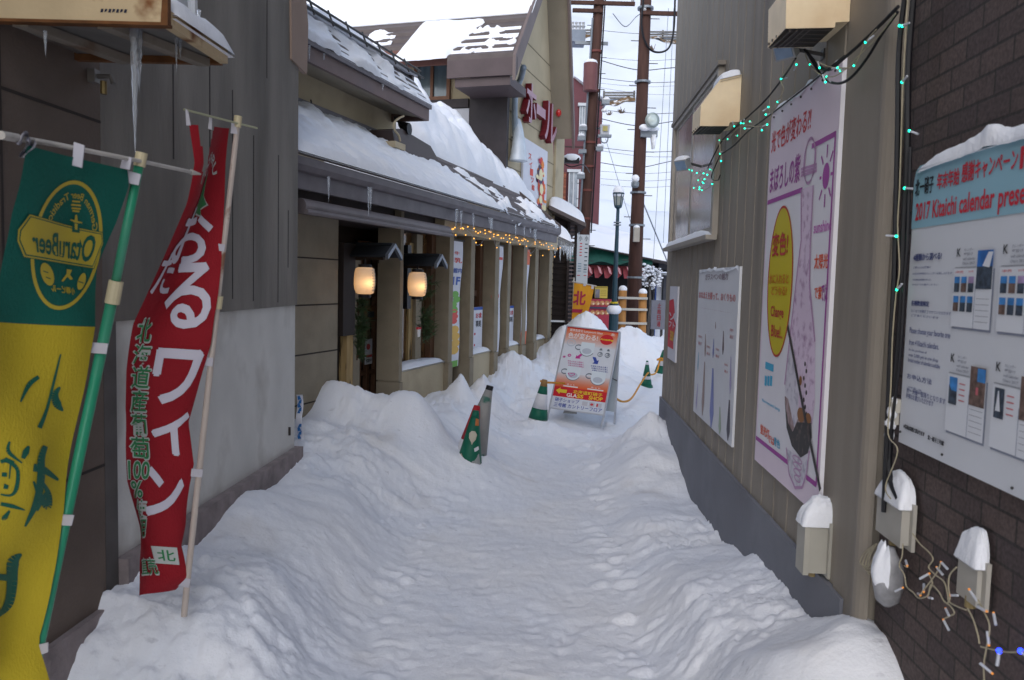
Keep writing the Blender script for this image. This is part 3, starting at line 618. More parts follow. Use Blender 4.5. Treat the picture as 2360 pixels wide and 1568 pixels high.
pp = MB(); rect(pp, .01, y_l, Fb(z2(368, 800))[0], y_l+.012, S1, .002); xr_ = Fb(z2(600, 400))[0]; rect(pp, Fb(z2(435, 480))[0], y_t, xr_, y_t+.012, S1, .002)
rect(pp, xr_-.008, y_t, xr_+.008, .935, S1, .002); rect(pp, .01, .928, .97, .940, S1, .002)
cx_, cy_ = Fb(z2(533, 705)); shape(pp, ell(cx_, cy_, .040, .029), S1, .002)
for k in range(8):
    a = k*math.pi/4; r0, r1 = (1.35, 1.9) if k % 4 == 0 else (1.4, 2.4)
    line(pp, [(cx_+.04*r0*math.cos(a), cy_+.029*r0*math.sin(a)), (cx_+.04*r1*math.cos(a), cy_+.029*r1*math.sin(a))], .012, S1, .002, asp)
text(pp, 'まぼろしの紫', bd.box(z2(148, 655), z2(348, 745)), S1, .002, .02); text(pp, 'では', bd.box(z3(1115, 240), z3(1152, 360)), S1, .002, .02)
lp = MB(); text(lp, 'sunshine', bd.box(z2(450, 1030), z2(570, 1085)), S1, .002, .02)
rd = MB(); text(rd, '光で色が変わる?!', bd.box(z2(158, 400), z2(425, 385)), S1, .002, .02)
og = MB(); text(og, '太陽光', bd.box(z2(455, 1255), z2(545, 1350)), S1, .002, .02); text(og, 'で紫', bd.box(z3(1065, 255), z3(1112, 345)), S1, .002, .02)
text(og, '蛍光灯', bd.box(z4(148, 935), z4(200, 1035)), S1, .002, .02); text(og, 'では', bd.box(z4(196, 1000), z4(232, 1075)), S1, .002, .02)
cy = MB(); q = bd.box(z4(178, 545), z4(227, 610)); rect(cy, *q, S1, .002); text(cy, 'fluorescent lamp', bd.box(z4(158, 775), z4(268, 865)), S1, .002, .01); text(cy, '青色', bd.box(z4(232, 1015), z4(268, 1095)), S1, .002, .02)
for k in range(3): 
    q = bd.box(z4(174+17*k, 632), z4(184+17*k, 700)); rect(cy, *q, S1, .002)
ex0, ex1 = Fb((1770, 650))[0], Fb((1828, 630))[0]; ey0, ey1 = Fb((1804, 475))[1], Fb((1787, 823))[1]
ye = MB(); shape(ye, ell((ex0+ex1)/2, (ey0+ey1)/2, (ex1-ex0)/2, (ey1-ey0)/2, 44), S1, .002)
ri = MB(); ring(ri, (ex0+ex1)/2, (ey0+ey1)/2, (ex1-ex0)/2, (ey1-ey0)/2, .014, S1, .003, 44, wy=.006)
text(ri, '変色!', bd.box((1783, 540), (1816, 588)), S1, .004, .03); text(ri, 'Change', bd.box((1778, 705), (1806, 742)), S1, .004, .02); text(ri, 'Blue!..', bd.box((1779, 748), (1804, 782)), S1, .004, .02)
yo = MB(); text(yo, '水に入れると', bd.box((1775, 632), (1818, 655)), S1, .004, .02); text(yo, 'どうなる?', bd.box((1780, 660), (1814, 682)), S1, .004, .02)
bt = MB(); c2, c4 = (lambda *p: Fb(z2(*p))), (lambda *p: Fb(z4(*p)))
shape(bt, [c2(362, 800), c2(445, 770), c2(436, 1000), c2(425, 1200), c4(455, 60), c4(490, 420), c4(488, 800), c4(470, 940), c4(380, 930), c4(390, 700), c4(345, 400), c4(330, 380), c4(375, 20), c2(345, 1300), c2(362, 1150)], S1, .002)
bt2 = MB(); shape(bt2, [c4(345, 400), c4(390, 700), c4(375, 930), c4(345, 1000), c4(312, 880), c4(300, 700), c4(318, 500)], S1, .0022)
shape(bt2, [c4(310, 1090), c4(400, 1150), c4(455, 1110), c4(432, 1290), c4(395, 1348), c4(350, 1310), c4(322, 1240)], S1, .0022)
bt3 = MB()
for a in (.0, .6, 1.2): ring(bt3, *c2(420, 600), .085-.012*a, .052+.004*a, .008, S1, .003, 30, wy=.003)
for k in range(3): line(bt3, [c2(360, 660+22*k), c2(470, 625+22*k)], .012, S1, .003, asp)
line(bt3, [c2(362, 800), c2(362, 1150), c4(375, 20), c4(300, 690)], .014, S1, .0032, asp); line(bt3, [c2(445, 770), c2(425, 1200), c4(455, 60), c4(490, 420)], .014, S1, .0032, asp)
line(bt3, [c4(310, 1085), c4(328, 1250), c4(365, 1335), c4(410, 1335), c4(436, 1250), c4(456, 1105)], .012, S1, .0034, asp)
for k in range(4): ring(bt3, *c4(380, 1160+40*k), .07-.008*k, .008, .01, S1, .0036, 16, wy=.003)
bw = MB(); shape(bw, [c4(300, 760), c4(322, 780), c4(360, 960), c4(392, 880), c4(462, 885), c4(468, 940), c4(330, 1000), c4(306, 880)], S1, .0029)
dk = MB(); shape(dk, [c4(378, 925), c4(466, 930), c4(470, 1020), c4(445, 1120), c4(400, 1148), c4(345, 1075), c4(312, 960), c4(300, 790), c4(322, 930), c4(350, 985)], S1, .003)
for k in range(8): shape(dk, ell(*c4(428+9*math.sin(k*2.1), 560+45*k), .012, .006, 8), S1, .003)
line(dk, [c4(320, 322), c4(430, 900), c4(526, 1352)], .026, S1, .0042, asp)
or_ = MB(); shape(or_, ell(*c4(402, 880), .05, .018, 12), S1, .0035); shape(or_, ell(*c4(450, 900), .035, .012, 12), S1, .0035); shape(or_, ell(*c4(400, 665), .02, .012, 10), S1, .0035)
ink_set(t, [('pink_border', INK('pale_pink', '#e2d2df'), pk), ('purple_lettering', INK('purple', '#a0449a'), pp), ('pink_lettering', INK('pink', '#c574bd'), lp), ('red_lettering', INK('red', '#cf3a45'), rd), ('orange_lettering', INK('orange', '#e2633f'), og),
  ('cyan_lettering', INK('cyan', '#43a9cf'), cy), ('yellow_oval', INK('yellow', '#c9b81e'), ye), ('red_oval_print', INK('dark_red', '#b8352f'), ri), ('amber_lettering', INK('amber', '#cf7a23'), yo), ('bottle_picture', mat('print_bottle_pink', '#dcc8dc', .5, .05, 3, col2='#a883a6', c2scale=24, c2lo=.50, c2hi=.72), bt),
  ('glass_picture', mat('print_bottle_clear', '#d0ccd6', .5, .05, 9, col2='#a5a0b2', c2scale=26, c2lo=.50, c2hi=.7), bt2), ('swirl_picture', INK('swirl', '#b98fb6'), bt3), ('brown_picture', mat('print_drink_brown', '#a58f90', .5, .1, 9, col2='#6f5450', c2scale=20, c2lo=.42, c2hi=.66), bw), ('drink_picture', mat('print_drink_dark', '#2f2a29', .5, .1, 9, col2='#665552', c2scale=26, c2lo=.55, c2hi=.75), dk), ('fruit_picture', INK('fruit', '#8f5f33'), or_)])
m = MB()
for k in range(7): m.ball(S1(.06+.145*k, .02, .003), .006, 6, 4)
m.build('screw', M_DARK, t)
m = MB(); snow_slab(m, S1(.02, 0, -.018), S1(.98, 0, -.018), S1(.98, 0, .006), S1(.02, 0, .006), .022, 50, 4, 4, .3, 30, .9, seed=14); m.build('snow_cap', M_SNOW, t, smooth=True)

# ------------------------------------------------------------------ white glass pen poster
z8 = zz(2700, 1020, .5164); bd = Board((1611, 622), (1597, 946), (1705, 608), .018); bd.zb = rq(1642, 990, .018)[2]; S1 = bd.surf; Fb = bd.fr; asp = abs(bd.zb-bd.za)/abs(bd.Yb-bd.Ya)
t = thing('pen_poster', bd.surf(.5, 1, 0), 'white board with rows of slim coloured glass pens on the ribbed wall', 'poster board')
m = MB(); bd.slab(m, .016); m.build('board', mat('white_board2', '#d3d5da', .6, .03, 3), t)
a = MB(); text(a, 'ガラスペンの魅力', bd.box(z8(238, 150), z8(412, 195)), S1, .002, .02); b = MB(); text(b, 'おなまえを彫って、おくりもの', bd.box(z8(190, 285), z8(470, 370)), S1, .002, .02)
c = MB(); text(c, '北海道の硝子工房から届けるペン', bd.box(z8(200, 408), z8(440, 455)), S1, .002, .01)
pens = {k: MB() for k in ('teal', 'brownish', 'blue', 'plum', 'violet', 'green', 'black')}
def pen(key, x0, y0, x1, y1, w_):
    (a0, b0), (a1, b1) = Fb(z8(x0, y0)), Fb(z8(x1, y1)); shape(pens[key], [(a0-w_*.3, b0), (a0+w_*.3, b0), (a1+w_, b0+(b1-b0)*.75), (a1+w_*.2, b1), (a1-w_*.2, b1), (a1-w_, b0+(b1-b0)*.75)], S1, .002)
pen('teal', 184, 755, 178, 900, .012); pen('violet', 178, 1000, 165, 1200, .02); pen('brownish', 238, 615, 234, 790, .02); pen('brownish', 232, 830, 213, 1245, .035); pen('blue', 303, 650, 296, 800, .018); pen('blue', 296, 880, 280, 1340, .05)
pen('plum', 378, 590, 372, 775, .016); pen('green', 350, 1180, 346, 1390, .03); pen('violet', 436, 790, 428, 1080, .02); pen('black', 424, 1125, 410, 1440, .035); pen('brownish', 316, 520, 316, 575, .012)
rr_ = MB()
for i, (x, y) in enumerate(((195, 620), (260, 700), (330, 720), (398, 840), (440, 570))): 
    text(rr_, '手作り', bd.box(z8(x-12, y), z8(x+14, y+30)), S1, .002, .02); text(rr_, '硝子', bd.box(z8(x-12, y+50), z8(x+14, y+85)), S1, .002, .02)
ink_set(t, [('grey_lettering', INK('mauve_grey', '#94848f'), a), ('red_lettering', INK('faded_red', '#d08184'), b), ('small_lettering', INK('pale_mauve', '#ad9aa6'), c), ('rose_lettering', INK('rose', '#cf9a9f'), rr_)]
  + [('pen_picture', INK('pen_'+k, h), pens[k]) for k, h in (('teal', '#4da3c2'), ('brownish', '#a08c89'), ('blue', '#7f88bf'), ('plum', '#5b4048'), ('violet', '#a9a0c6'), ('green', '#a3b39f'), ('black', '#55535f'))])
m = MB(); snow_slab(m, S1(.02, 0, -.016), S1(.98, 0, -.016), S1(.98, 0, .006), S1(.02, 0, .006), .02, 40, 4, 4, .3, 30, .9, seed=15); m.build('snow_cap', M_SNOW, t, smooth=True)

# small red and white poster at the far end
bd = Board((1544, 660), (1538, 825), (1562, 661), .018); bd.zb = rq(1547, 831, .018)[2]; S1 = bd.surf
t = thing('red_poster', bd.surf(.5, 1, 0), 'narrow red and white poster at the far edge of the ribbed wall', 'poster board')
m = MB(); bd.slab(m, .016); m.build('board', mat('white_board3', '#d0d0d8', .6, .03), t)
a = MB(); shape(a, [(0, .2), (.55, .17), (.75, .35), (.62, .42), (.95, .5), (.7, .72), (.75, .84), (0, .84)], S1, .002); a.build('red_print', INK('poster_red', '#cd3547'), t)
a = MB(); text(a, 'ソ', (.1, .36, .8, .46), S1, .004, .04); text(a, 'フト', (.1, .48, .85, .56), S1, .004, .04); a.build('white_lettering', INK('white', '#dcdce2'), t)
a = MB(); text(a, '350', (.3, .60, .75, .74), S1, .005, .04); a.build('yellow_lettering', INK('yellow2', '#d8b23a'), t)

# ------------------------------------------------------------------ calendar board on the brick wall
zc = zz(3560, 480, .3953); zd = zz(3560, 900, .3826); ze = zz(3500, 900, .7015)
bd = Board((2110, 386), (2072, 1019), (2359, 307), .022); bd.Yb = 1.38; S1 = bd.surf; Fb = bd.fr; asp = abs(bd.zb-bd.za)/abs(bd.Yb-bd.Ya)
t = thing('calendar_board', bd.surf(.3, 1, 0), 'large white sign board with light blue header announcing a calendar present', 'sign board')
rc = [(0, .05), (.008, .018), (.03, 0), (1, 0), (1, 1), (0, 1)]
m = MB(); m.prism([S1(x, y, 0) for x, y in rc], -OUT_R*.02); m.build('board', mat('calendar_white', '#d3d6dc', .55, .03, 3), t)
yb = Fb(zc(237, 1105))[1]; a = MB(); shape(a, [(0, .05), (.008, .018), (.03, 0), (1, 0), (1, yb), (0, yb)], S1, .002); a.build('header_band', INK('header_blue', '#8fb9c9'), t)
bx = lambda f0, f1: bd.box(f0, f1)
bk = MB(); text(bk, '北一硝子', bx(zc(278, 610), zc(452, 735)), S1, .004, .025)
rd = MB(); text(rd, '年末年始', bx(zc(500, 545), zc(715, 655)), S1, .004, .02)
x0 = Fb(zc(750, 500))[0]; x1 = Fb(zc(1315, 400))[0]; ytop = Fb(zc(750, 440))[1]; ybt = Fb(zc(750, 640))[1]
text(rd, '感謝キャンペーン', (x0, ytop, x1, ybt), S1, .004, .016); text(rd, '開催中', (x1+.01, ytop, min(x1+.30, .98), ybt), S1, .004, .03)
ya, yb2 = Fb(zc(275, 850))[1], Fb(zc(275, 1025))[1]
text(rd, '2017 Kitaichi', (Fb(zc(275, 900))[0], ya, Fb(zc(688, 850))[0], yb2), S1, .004, .02); text(rd, 'calendar', (Fb(zc(715, 900))[0], ya, Fb(zc(1075, 800))[0], yb2), S1, .004, .02)
xw_ = Fb(zc(1075, 800))[0]-Fb(zc(715, 900))[0]; text(rd, 'present', (Fb(zc(1115, 800))[0], ya+.012, Fb(zc(1115, 800))[0]+xw_*.92, yb2+.022), S1, .004, .02)
bl = MB()
for body, f0, f1, bo in (('4種類から選べる!', (262, 290), (550, 385), .02), ('ご購入のお客様に', (255, 432), (440, 462), .01), ('お好きな絵柄のカレンダーを差し上げます', (250, 495), (660, 525), .01), ('対象期間中の', (248, 565), (440, 590), .01), ('お会計でお選びください', (245, 615), (515, 640), .01),
    ('各種数量限定', (238, 790), (420, 860), .02), ('なくなり次第終了させていただきます', (232, 895), (650, 935), .01), ('ご了承くださいませ', (232, 945), (520, 975), .01), ('Please choose your favorite one', (218, 1090), (640, 1190), .01), ('from 4 Kitaichi calendars.', (212, 1215), (522, 1290), .01),
    ('At the purchase of', (206, 1305), (395, 1345), .01), ('over 5,000 yen in one shop', (205, 1365), (515, 1425), .01), ('limited number of calendars available', (200, 1420), (535, 1475), .01)):
    p0, p1 = Fb(zd(*f0)), Fb(zd(*f1)); h = abs(f1[1]-f0[1])*.3826*.57593/FQ*2.4/abs(bd.zb-bd.za)*.8; ym = (p0[1]+p1[1])/2; text(bl, body, (p0[0], ym-h/2, p1[0], ym+h/2), S1, .003, bo)
for body, f0, f1 in (('お申込方法', (190, 855), (330, 905)), ('レジにてお渡しします', (188, 935), (270, 950)), ('お一人様一部限りとなります', (186, 965), (410, 985)), ('絵柄はお選びいただけます', (183, 985), (340, 1010))):
    p0, p1 = Fb(ze(*f0)), Fb(ze(*f1)); ym = (p0[1]+p1[1])/2; text(bl, body, (p0[0], ym-.010, p1[0], ym+.010), S1, .003, .01)
for body, f0, f1 in (('※写真は実際と異なります', (170, 1155), (290, 1190)), ('北一硝子三号館', (308, 1215), (400, 1245))):
    p0, p1 = Fb(ze(*f0)), Fb(ze(*f1)); ym = (p0[1]+p1[1])/2; text(bk, body, (p0[0], ym-.008, p1[0], ym+.008), S1, .003, .02)
gy = MB(); sky_ = MB(); dks = MB(); wh = MB(); shd = MB(); pkp = MB(); br_ = MB(); rdp = MB(); blp = MB()
def photo(x0, y0, x1, y1, top, low, f=.45): rect(top, x0, y0, x1, y0+(y1-y0)*f, S1, .005); rect(low, x0, y0+(y1-y0)*f, x1, y1, S1, .005)
KX = (Fb(zd(1115, 600))[0]-Fb(zd(700, 600))[0])/.232; KY = (Fb(zd(690, 1065))[1]-Fb(zd(708, 250))[1])/.428; S0 = S1
def cal(ox, oy, kind):
    global S1
    S1 = lambda x, y, o: S0(ox+KX*(x-ox), oy+KY*(y-oy), o)
    _cal(ox, oy, kind); S1 = S0
def _cal(ox, oy, kind):      # one calendar drawn on the board, corner at (ox, oy); w .21 h .38
    text(bk, 'K', (ox+.005, oy, ox+.030, oy+.045), S1, .003, .02); text(gy, 'カレンダー', (ox+.05, oy+.002, ox+.105, oy+.018), S1, .003); text(gy, '壁掛け', (ox+.05, oy+.026, ox+.105, oy+.042), S1, .003)
    text(gy, 'wall calendar', (ox+.045, oy+.052, ox+.12, oy+.066), S1, .003); text(gy, 'Otaru 2017', (ox+.045, oy+.076, ox+.12, oy+.090), S1, .003)
    rect(gy, ox, oy+.103, ox+.13, oy+.106, S1, .003)
    rect(shd, ox+.002, oy+.115, ox+.233, oy+.440, S1, .002); rect(wh, ox-.004, oy+.112, ox+.228, oy+.428, S1, .0035)
    rect(shd, ox+.134, oy+.20, ox+.1365, oy+.428, S1, .0045)
    if kind == 0:
        text(rdp, '小樽の景色', (ox+.008, oy+.122, ox+.06, oy+.136), S1, .005); text(rdp, '2017年', (ox+.09, oy+.122, ox+.12, oy+.134), S1, .005)
        for i in range(3):
            for j_ in range(2):
                px_, py_ = ox+.006+.043*i, oy+.155+.105*j_
                photo(px_, py_, px_+.033, py_+.083, pkp if (i, j_) == (2, 0) else sky_, br_ if (i+j_) % 3 == 1 else dks, .42)
        photo(ox+.138, oy+.02, ox+.226, oy+.22, blp, dks, .42); shape(wh, [(ox+.17, oy+.1), (ox+.20, oy+.03), (ox+.226, oy+.03), (ox+.21, oy+.11)], S1, .0055)
    else:
        photo(ox+.012, oy+.125, ox+.062, oy+.275, sky_ if kind == 1 else dks, dks, .5)
        if kind == 1: shape(dks, [(ox+.012, oy+.17), (ox+.04, oy+.22), (ox+.062, oy+.275), (ox+.012, oy+.275)], S1, .0055)
        else: shape(wh, [(ox+.03, oy+.14), (ox+.034, oy+.14), (ox+.046, oy+.24), (ox+.02, oy+.24)], S1, .0055)
        photo(ox+.138, oy+.045, ox+.226, oy+.25, br_, br_, .5); rect(sky_, ox+.18, oy+.05, ox+.226, oy+.12, S1, .0056); rect(rdp, ox+.176, oy+.15, ox+.19, oy+.19, S1, .006)
    for k in range(5): rect(gy, ox+.145, oy+.27+.03*k, ox+.22, oy+.272+.03*k, S1, .005)
    for k in range(4): rect(rdp, ox+.075, oy+.15+.03*k, ox+.11, oy+.156+.03*k, S1, .005) if kind else None
K0 = Fb(zd(708, 250)); K1 = Fb(zd(1195, 190)); K2 = Fb(zd(655, 1315)); K3 = Fb(zd(1135, 1385)); dx_ = K1[0]-K0[0]
cal(K0[0], K0[1], 0); cal(K1[0], K0[1]+.0, 0); cal(K2[0]-.004, K2[1]+.01, 1); cal(K2[0]-.004+dx_, K2[1]+.01, 2); cal(K0[0]+2*dx_, K0[1], 0); cal(K2[0]+2*dx_, K2[1]+.01, 1)
ink_set(t, [('black_lettering', INK('black', '#26262c'), bk), ('red_lettering', INK('signal_red', '#c8283a'), rd), ('blue_lettering', INK('navy', '#4a5485'), bl), ('grey_lettering', INK('text_grey', '#7c7f8c'), gy), ('picture_shadow', INK('soft_grey', '#8d93a6'), shd), ('picture_page', INK('page_white', '#dde0e6'), wh),
   ('sky_picture', mat('photo_sky', '#3f83c4', .5, .35, 25), sky_), ('canal_picture', mat('photo_blue', '#2f6cb5', .5, .4, 18), blp), ('town_picture', mat('photo_dark', '#3b4654', .5, .6, 60), dks), ('blossom_picture', mat('photo_pink', '#a892b8', .5, .2, 40), pkp), ('street_picture', mat('photo_brown', '#6f5a52', .5, .5, 60), br_), ('red_print', INK('print_red', '#c96a72'), rdp)])
m = MB()
snow_slab(m, S1(.03, 0, -.02), S1(1, 0, -.02), S1(1, -.0, .012), S1(.03, 0, .012), .042, 130, 6, 8, .45, 16, .25, seed=18); m.build('snow_cap', M_SNOW, t, smooth=True)
m = MB()
for x, y in ((.012, .96), (.25, .975), (.55, .98)): m.ball(S1(x, y, .003), .004, 6, 4)
m.build('screw', M_DARK, t)

# ------------------------------------------------------------------ outlet boxes on the wall with snow caps
M_BOX = mat('ivory_plastic', '#aba79e', .5, .06, 8); M_BOX2 = mat('grey_box', '#a9a69c', .5, .06, 8)
def wallbox(name, xs, yt, yb, m_, label, cat, h=.1, group=None, seed=1):
    # xs: far outer edge, near outer corner, near wall edge (photo x); yt, yb at the near outer corner
    Yn = rq(xs[2], (yt+yb)/2)[1]; c1, c0 = P(xs[1], yt, Yn), P(xs[1], yb, Yn); dep = (wx(RW, Yn)-c1[0]); Yf = rq(xs[0], (yt+yb)/2, dep)[1]; z1, z0 = c1[2], c0[2]
    t = thing(name, rpt((Yn+Yf)/2, 0, z0), label, cat, group); q = rpt
    def blk(mb, ya, yb_, o0, o1, za, zb): return mb.hexa([q(ya, o0, za), q(yb_, o0, za), q(yb_, o1, za), q(ya, o1, za)], [q(ya, o0, zb), q(yb_, o0, zb), q(yb_, o1, zb), q(ya, o1, zb)])
    blk(MB(), Yf, Yn, .012, dep*.78, z0, z1).build('body', m_, t); blk(MB(), Yf+.004, Yn-.004, dep*.78+.0015, dep, z0-.008, z1+.004).build('lid', m_, t); blk(MB(), Yf+.02, Yn-.02, .0, .0115, z0-.015, z1+.015).build('back_plate', m_, t)
    cm = (Yn+Yf)/2; MB().tube([rpt(cm, dep*.5, z0-.028), rpt(cm, dep*.5, z0+.003)], .014, 12).build('cable_gland', mat('gland', '#8a7a55', .6), t)
    s_ = MB(); L_ = Yf-Yn
    def top(u, v):
        a, b = 2*u-1, 2*v-1; r = max(0., 1-abs(a)**2.6)**.55*max(0., 1-max(b, 0)**2.4)**.6; wn = float(fbm(u*3, v*3, seed)); bul = 1+.10*(1-abs(a)) 
        lp = 1+.06*float(fbm(u*7+seed, v*7, seed+3, 4)); return rpt(Yn-.010+(L_+.020)*u+.003*float(fbm(v*4, u*4, seed+9)), (dep+.010)*v*(1+.05*float(fbm(u*6, 3, seed+5))), z1+h*r**.8*(1+.16*wn)*lp*(.95-.35*max(b, 0))-.004)
    s_.grid(top, 34, 28); s_.grid(lambda u, v: rpt(Yn-.006+(L_+.012)*u, (dep+.010)*v, z1-.006), 22, 18, True); s_.build('snow_cap', M_SNOW, t, smooth=True)
    return t
wallbox('outlet_box', (1836, 1856, 1912), 1212, 1322, M_BOX2, 'grey beige electrical box with tall snow cap below the pink drink poster', 'electrical box', .12, seed=2)
wallbox('outlet_box', (2019, 2078, 2104), 1172, 1258, M_BOX, 'ivory outlet box with snow cap, highest on the brick wall by the corner', 'electrical box', .105, seed=4)
wallbox('outlet_box', (2206, 2252, 2272), 1308, 1392, M_BOX, 'ivory outlet box with snow cap, right of the cord tangle on the brick wall', 'electrical box', .10, seed=6)
# snowed-in wall lamp under the outlet box
t = thing('snowy_lamp', rq(2045, 1405, .05), 'snow crusted round lamp hanging on the brick wall beside the corner', 'lamp')
c = rq(2046, 1345, .05); m = MB(); m.lathe([(.012, .12), (.022, .10), (.042, .06), (.048, .0), (.036, -.055), (.012, -.075)], c, None, 14); m.build('shade', mat('clear_plastic', '#8d8d90', .3, .3, 20), t, smooth=True)
m = MB(); m.grid(lambda u, v: c+V(-.02, 0, 0)+V(-.035*math.sin(math.pi*u)*math.sin(math.pi*min(1, v*1.02)), .05*(2*u-1)*math.sin(math.pi*(.15+.8*v))**.7, .135-.19*v)*(1+.15*float(fbm(u*5, v*6, 8))), 14, 18); m.build('snow_crust', M_SNOW, t, smooth=True)
t = thing('snowy_lamp', rq(2054, 990, .05), 'snow crusted plug cluster left of the calendar board', 'plug')
m = MB(); 
for k, (x, y, r_) in enumerate(((2056, 950, .018), (2052, 975, .020), (2049, 1003, .017), (2048, 1035, .012), (2060, 925, .011))): m.ball(rq(x, y, .04), r_, 9, 6, (1, .8, 1.5))
m.build('snow_crust', M_SNOW, t, smooth=True)
m = MB()
for x, y in ((2060, 935), (2056, 962)): m.box(rq(x, y, .035), (.03, .03, .045), (OUT_R, ALONG_R, UP))
m.build('plug', M_BOX, t)

# ------------------------------------------------------------------ cables and strings of lights on the right
M_BLACK = mat('black_cable', '#15151a', .5, .1); M_CORD = mat('pale_cord', '#a59c84', .6, .15, 30); M_CLEAR = mat('clear_bulb_holder', '#b9bcc4', .3, .05)
def smooth_path(pts, n=6):
    pts = [np.array(p, float) for p in pts]; out = []
    for i in range(len(pts)-1):
        p0, p1, p2, p3 = pts[max(i-1, 0)], pts[i], pts[i+1], pts[min(i+2, len(pts)-1)]
        for k in range(n):
            s = k/n; out.append(.5*((2*p1)+(-p0+p2)*s+(2*p0-5*p1+4*p2-p3)*s*s+(-p0+3*p1-3*p2+p3)*s**3))
    return out+[pts[-1]]
def cable(name, pts, r_, m_, label, group=None, n=6, cat='cable'):
    o = MB().tube(smooth_path(pts, n), r_, 6).build(name, m_); return tag(o, label, cat, group)
z1 = zz(2600, 0, .7015)
R1 = lambda x, y, off=.07: rq(*z1(x, y), off)
CG = 'black cables along the right wall'
cable('cable', [rq(2086, -20, .05), rq(2071, 120, .05), rq(2068, 300, .05), rq(2064, 480, .05), rq(2060, 640, .05), rq(2052, 800, .05), rq(2044, 1000, .05), rq(2036, 1180, .045)], .0085, M_BLACK, 'thick black cable running down the brick edge, nearest the corner trim', CG)
cable('cable', [rq(2106, -20, .04), rq(2093, 150, .04), rq(2090, 360, .04), rq(2082, 520, .04), rq(2076, 700, .04), rq(2060, 900, .04), rq(2048, 1080, .04), rq(2070, 1150, .04)], .0095, M_BLACK, 'thick black cable running down the brick wall, further from the corner trim', CG)
cable('cable', [rq(2098, 340, .045), rq(2090, 560, .045), rq(2084, 640, .045), rq(2075, 800, .045), rq(2052, 1000, .045)], .005, M_BLACK, 'thin black cable beside the thick ones near the calendar board', CG)
cable('cable', [R1(1415, 40), R1(1270, 185), R1(1110, 330), R1(1000, 400), R1(880, 285, .12)], .0065, M_BLACK, 'black cable swagging from the brick corner to the upper spot lamp', CG)
cable('cable', [R1(1412, 70), R1(1320, 200), R1(1240, 330), R1(1150, 440), R1(1070, 478), R1(985, 440), R1(895, 300, .12)], .0055, M_BLACK, 'lower black cable looping in front of the pink poster top', CG)
cable('cable', [R1(830, 335, .12), R1(770, 430), R1(660, 570), R1(560, 665), R1(470, 745), R1(400, 820), R1(330, 960)], .005, M_BLACK, 'thin black cable descending from the upper spot lamp to the window', CG)
cable('cable', [R1(1110, 320), R1(860, 520), R1(700, 645), R1(560, 750), R1(480, 830), R1(400, 885)], .004, M_BLACK, 'grey cable crossing the ribbed wall below the lower vent hood', CG)
cable('cable', [R1(400, 885), R1(350, 1010), R1(385, 1030), R1(400, 1000)], .004, M_BLACK, 'short cable loop in front of the sliding window', CG)

GREEN = mat('green_led', '#0a8f6a', .4, 0, emit='#12ffc0', estr=1.9); BLUE = mat('blue_led', '#1020c0', .4, 0, emit='#1a30ff', estr=3); AMBER = mat('amber_led', '#a87848', .4, 0, emit='#ff9a30', estr=.25)
def lights(label, cord, bulbs, led, group, r_=.0075, cordr=.0021, holder=True, cordm=M_CORD, cname='string_lights', n=5):
    t = thing(cname, np.mean([np.array(p) for p in bulbs], 0), label, 'string lights', group)
    for c_ in cord: MB().tube(smooth_path(c_, n), cordr, 5).build('cord', cordm, t)
    rs = np.random.RandomState(len(bulbs))
    for p in bulbs:
        b = MB(); b.ball(p, r_, 8, 5); bo = b.build('bulb', led, t)
        if holder:
            d = unit(rs.randn(3)*V(.3, 1, .6)); MB().tube([np.array(p)+d*r_*.8, np.array(p)+d*(r_+.030)], max(r_*.6, .0036), 6).build('holder', M_CLEAR, bo)
    return t
LG = 'strings of green lights on the right wall'
far = [(400, 878), (405, 920), (342, 967), (327, 998), (305, 990), (268, 988), (275, 1030), (311, 1024), (305, 1046), (300, 1040), (250, 1073), (283, 1070), (282, 1082), (297, 1086), (225, 968), (240, 975), (355, 1050)]
mid = [(747, 451), (728, 582), (675, 612), (660, 655), (668, 712), (638, 744), (570, 695), (518, 704), (533, 704), (540, 734), (480, 722), (497, 775), (444, 795), (396, 803)]
near = [(822, 275), (835, 370), (912, 370), (967, 388), (1070, 388), (1085, 405), (1007, 440), (1000, 470), (1163, 375), (1228, 243)]
lights('string of green lights dangling in a bunch below the spot lamp at the window', [[R1(*p, .11) for p in [(215, 960), (240, 975), (268, 988), (300, 985), (342, 967), (330, 1010), (300, 1000), (275, 1030), (311, 1024), (305, 1046), (285, 1070), (250, 1073), (300, 1086), (355, 1050), (405, 920), (400, 870), (396, 803)]]], [R1(*p, .11) for p in far], GREEN, LG, .0056)
lights('string of green lights between the lower vent hood and the pink poster', [[R1(*p, .08) for p in [(820, 340), (747, 451), (762, 510), (728, 582), (700, 640), (675, 700), (610, 725), (545, 715), (490, 740), (444, 795), (396, 803)]]], [R1(*p, .08) for p in mid], GREEN, LG, .0048)
lights('string of green lights looping from the upper spot lamp over the pink poster', [[R1(*p, .09) for p in [(880, 290), (905, 360), (967, 425), (1040, 440), (1110, 400), (1180, 330), (1300, 210), (1400, 80)]], [R1(*p, .09) for p in [(890, 300), (930, 340), (1010, 378), (1070, 388), (1163, 375), (1228, 243), (1290, 170)]]], [R1(*p, .09) for p in near], GREEN, LG, .0042)
vert = [rq(2072, 60, .06), rq(2079, 61, .06), rq(2078, 190, .06), rq(2084, 434, .06), rq(2095, 302, .06), rq(2065, 545, .06), rq(2066, 668, .06)]
lights('string of green lights running down the brick edge by the calendar board', [[rq(x, y, .055) for x, y in ((2092, -20), (2086, 80), (2080, 200), (2076, 320), (2072, 440), (2068, 520), (2072, 620), (2064, 680), (2056, 780), (2052, 900), (2046, 1000), (2068, 1040), (2040, 1120), (2052, 1150))]], vert, GREEN, LG, .0044)
z7 = zz(3100, 1800, .588); Q7 = lambda x, y, off=.05: rq(*z7(x, y), off)
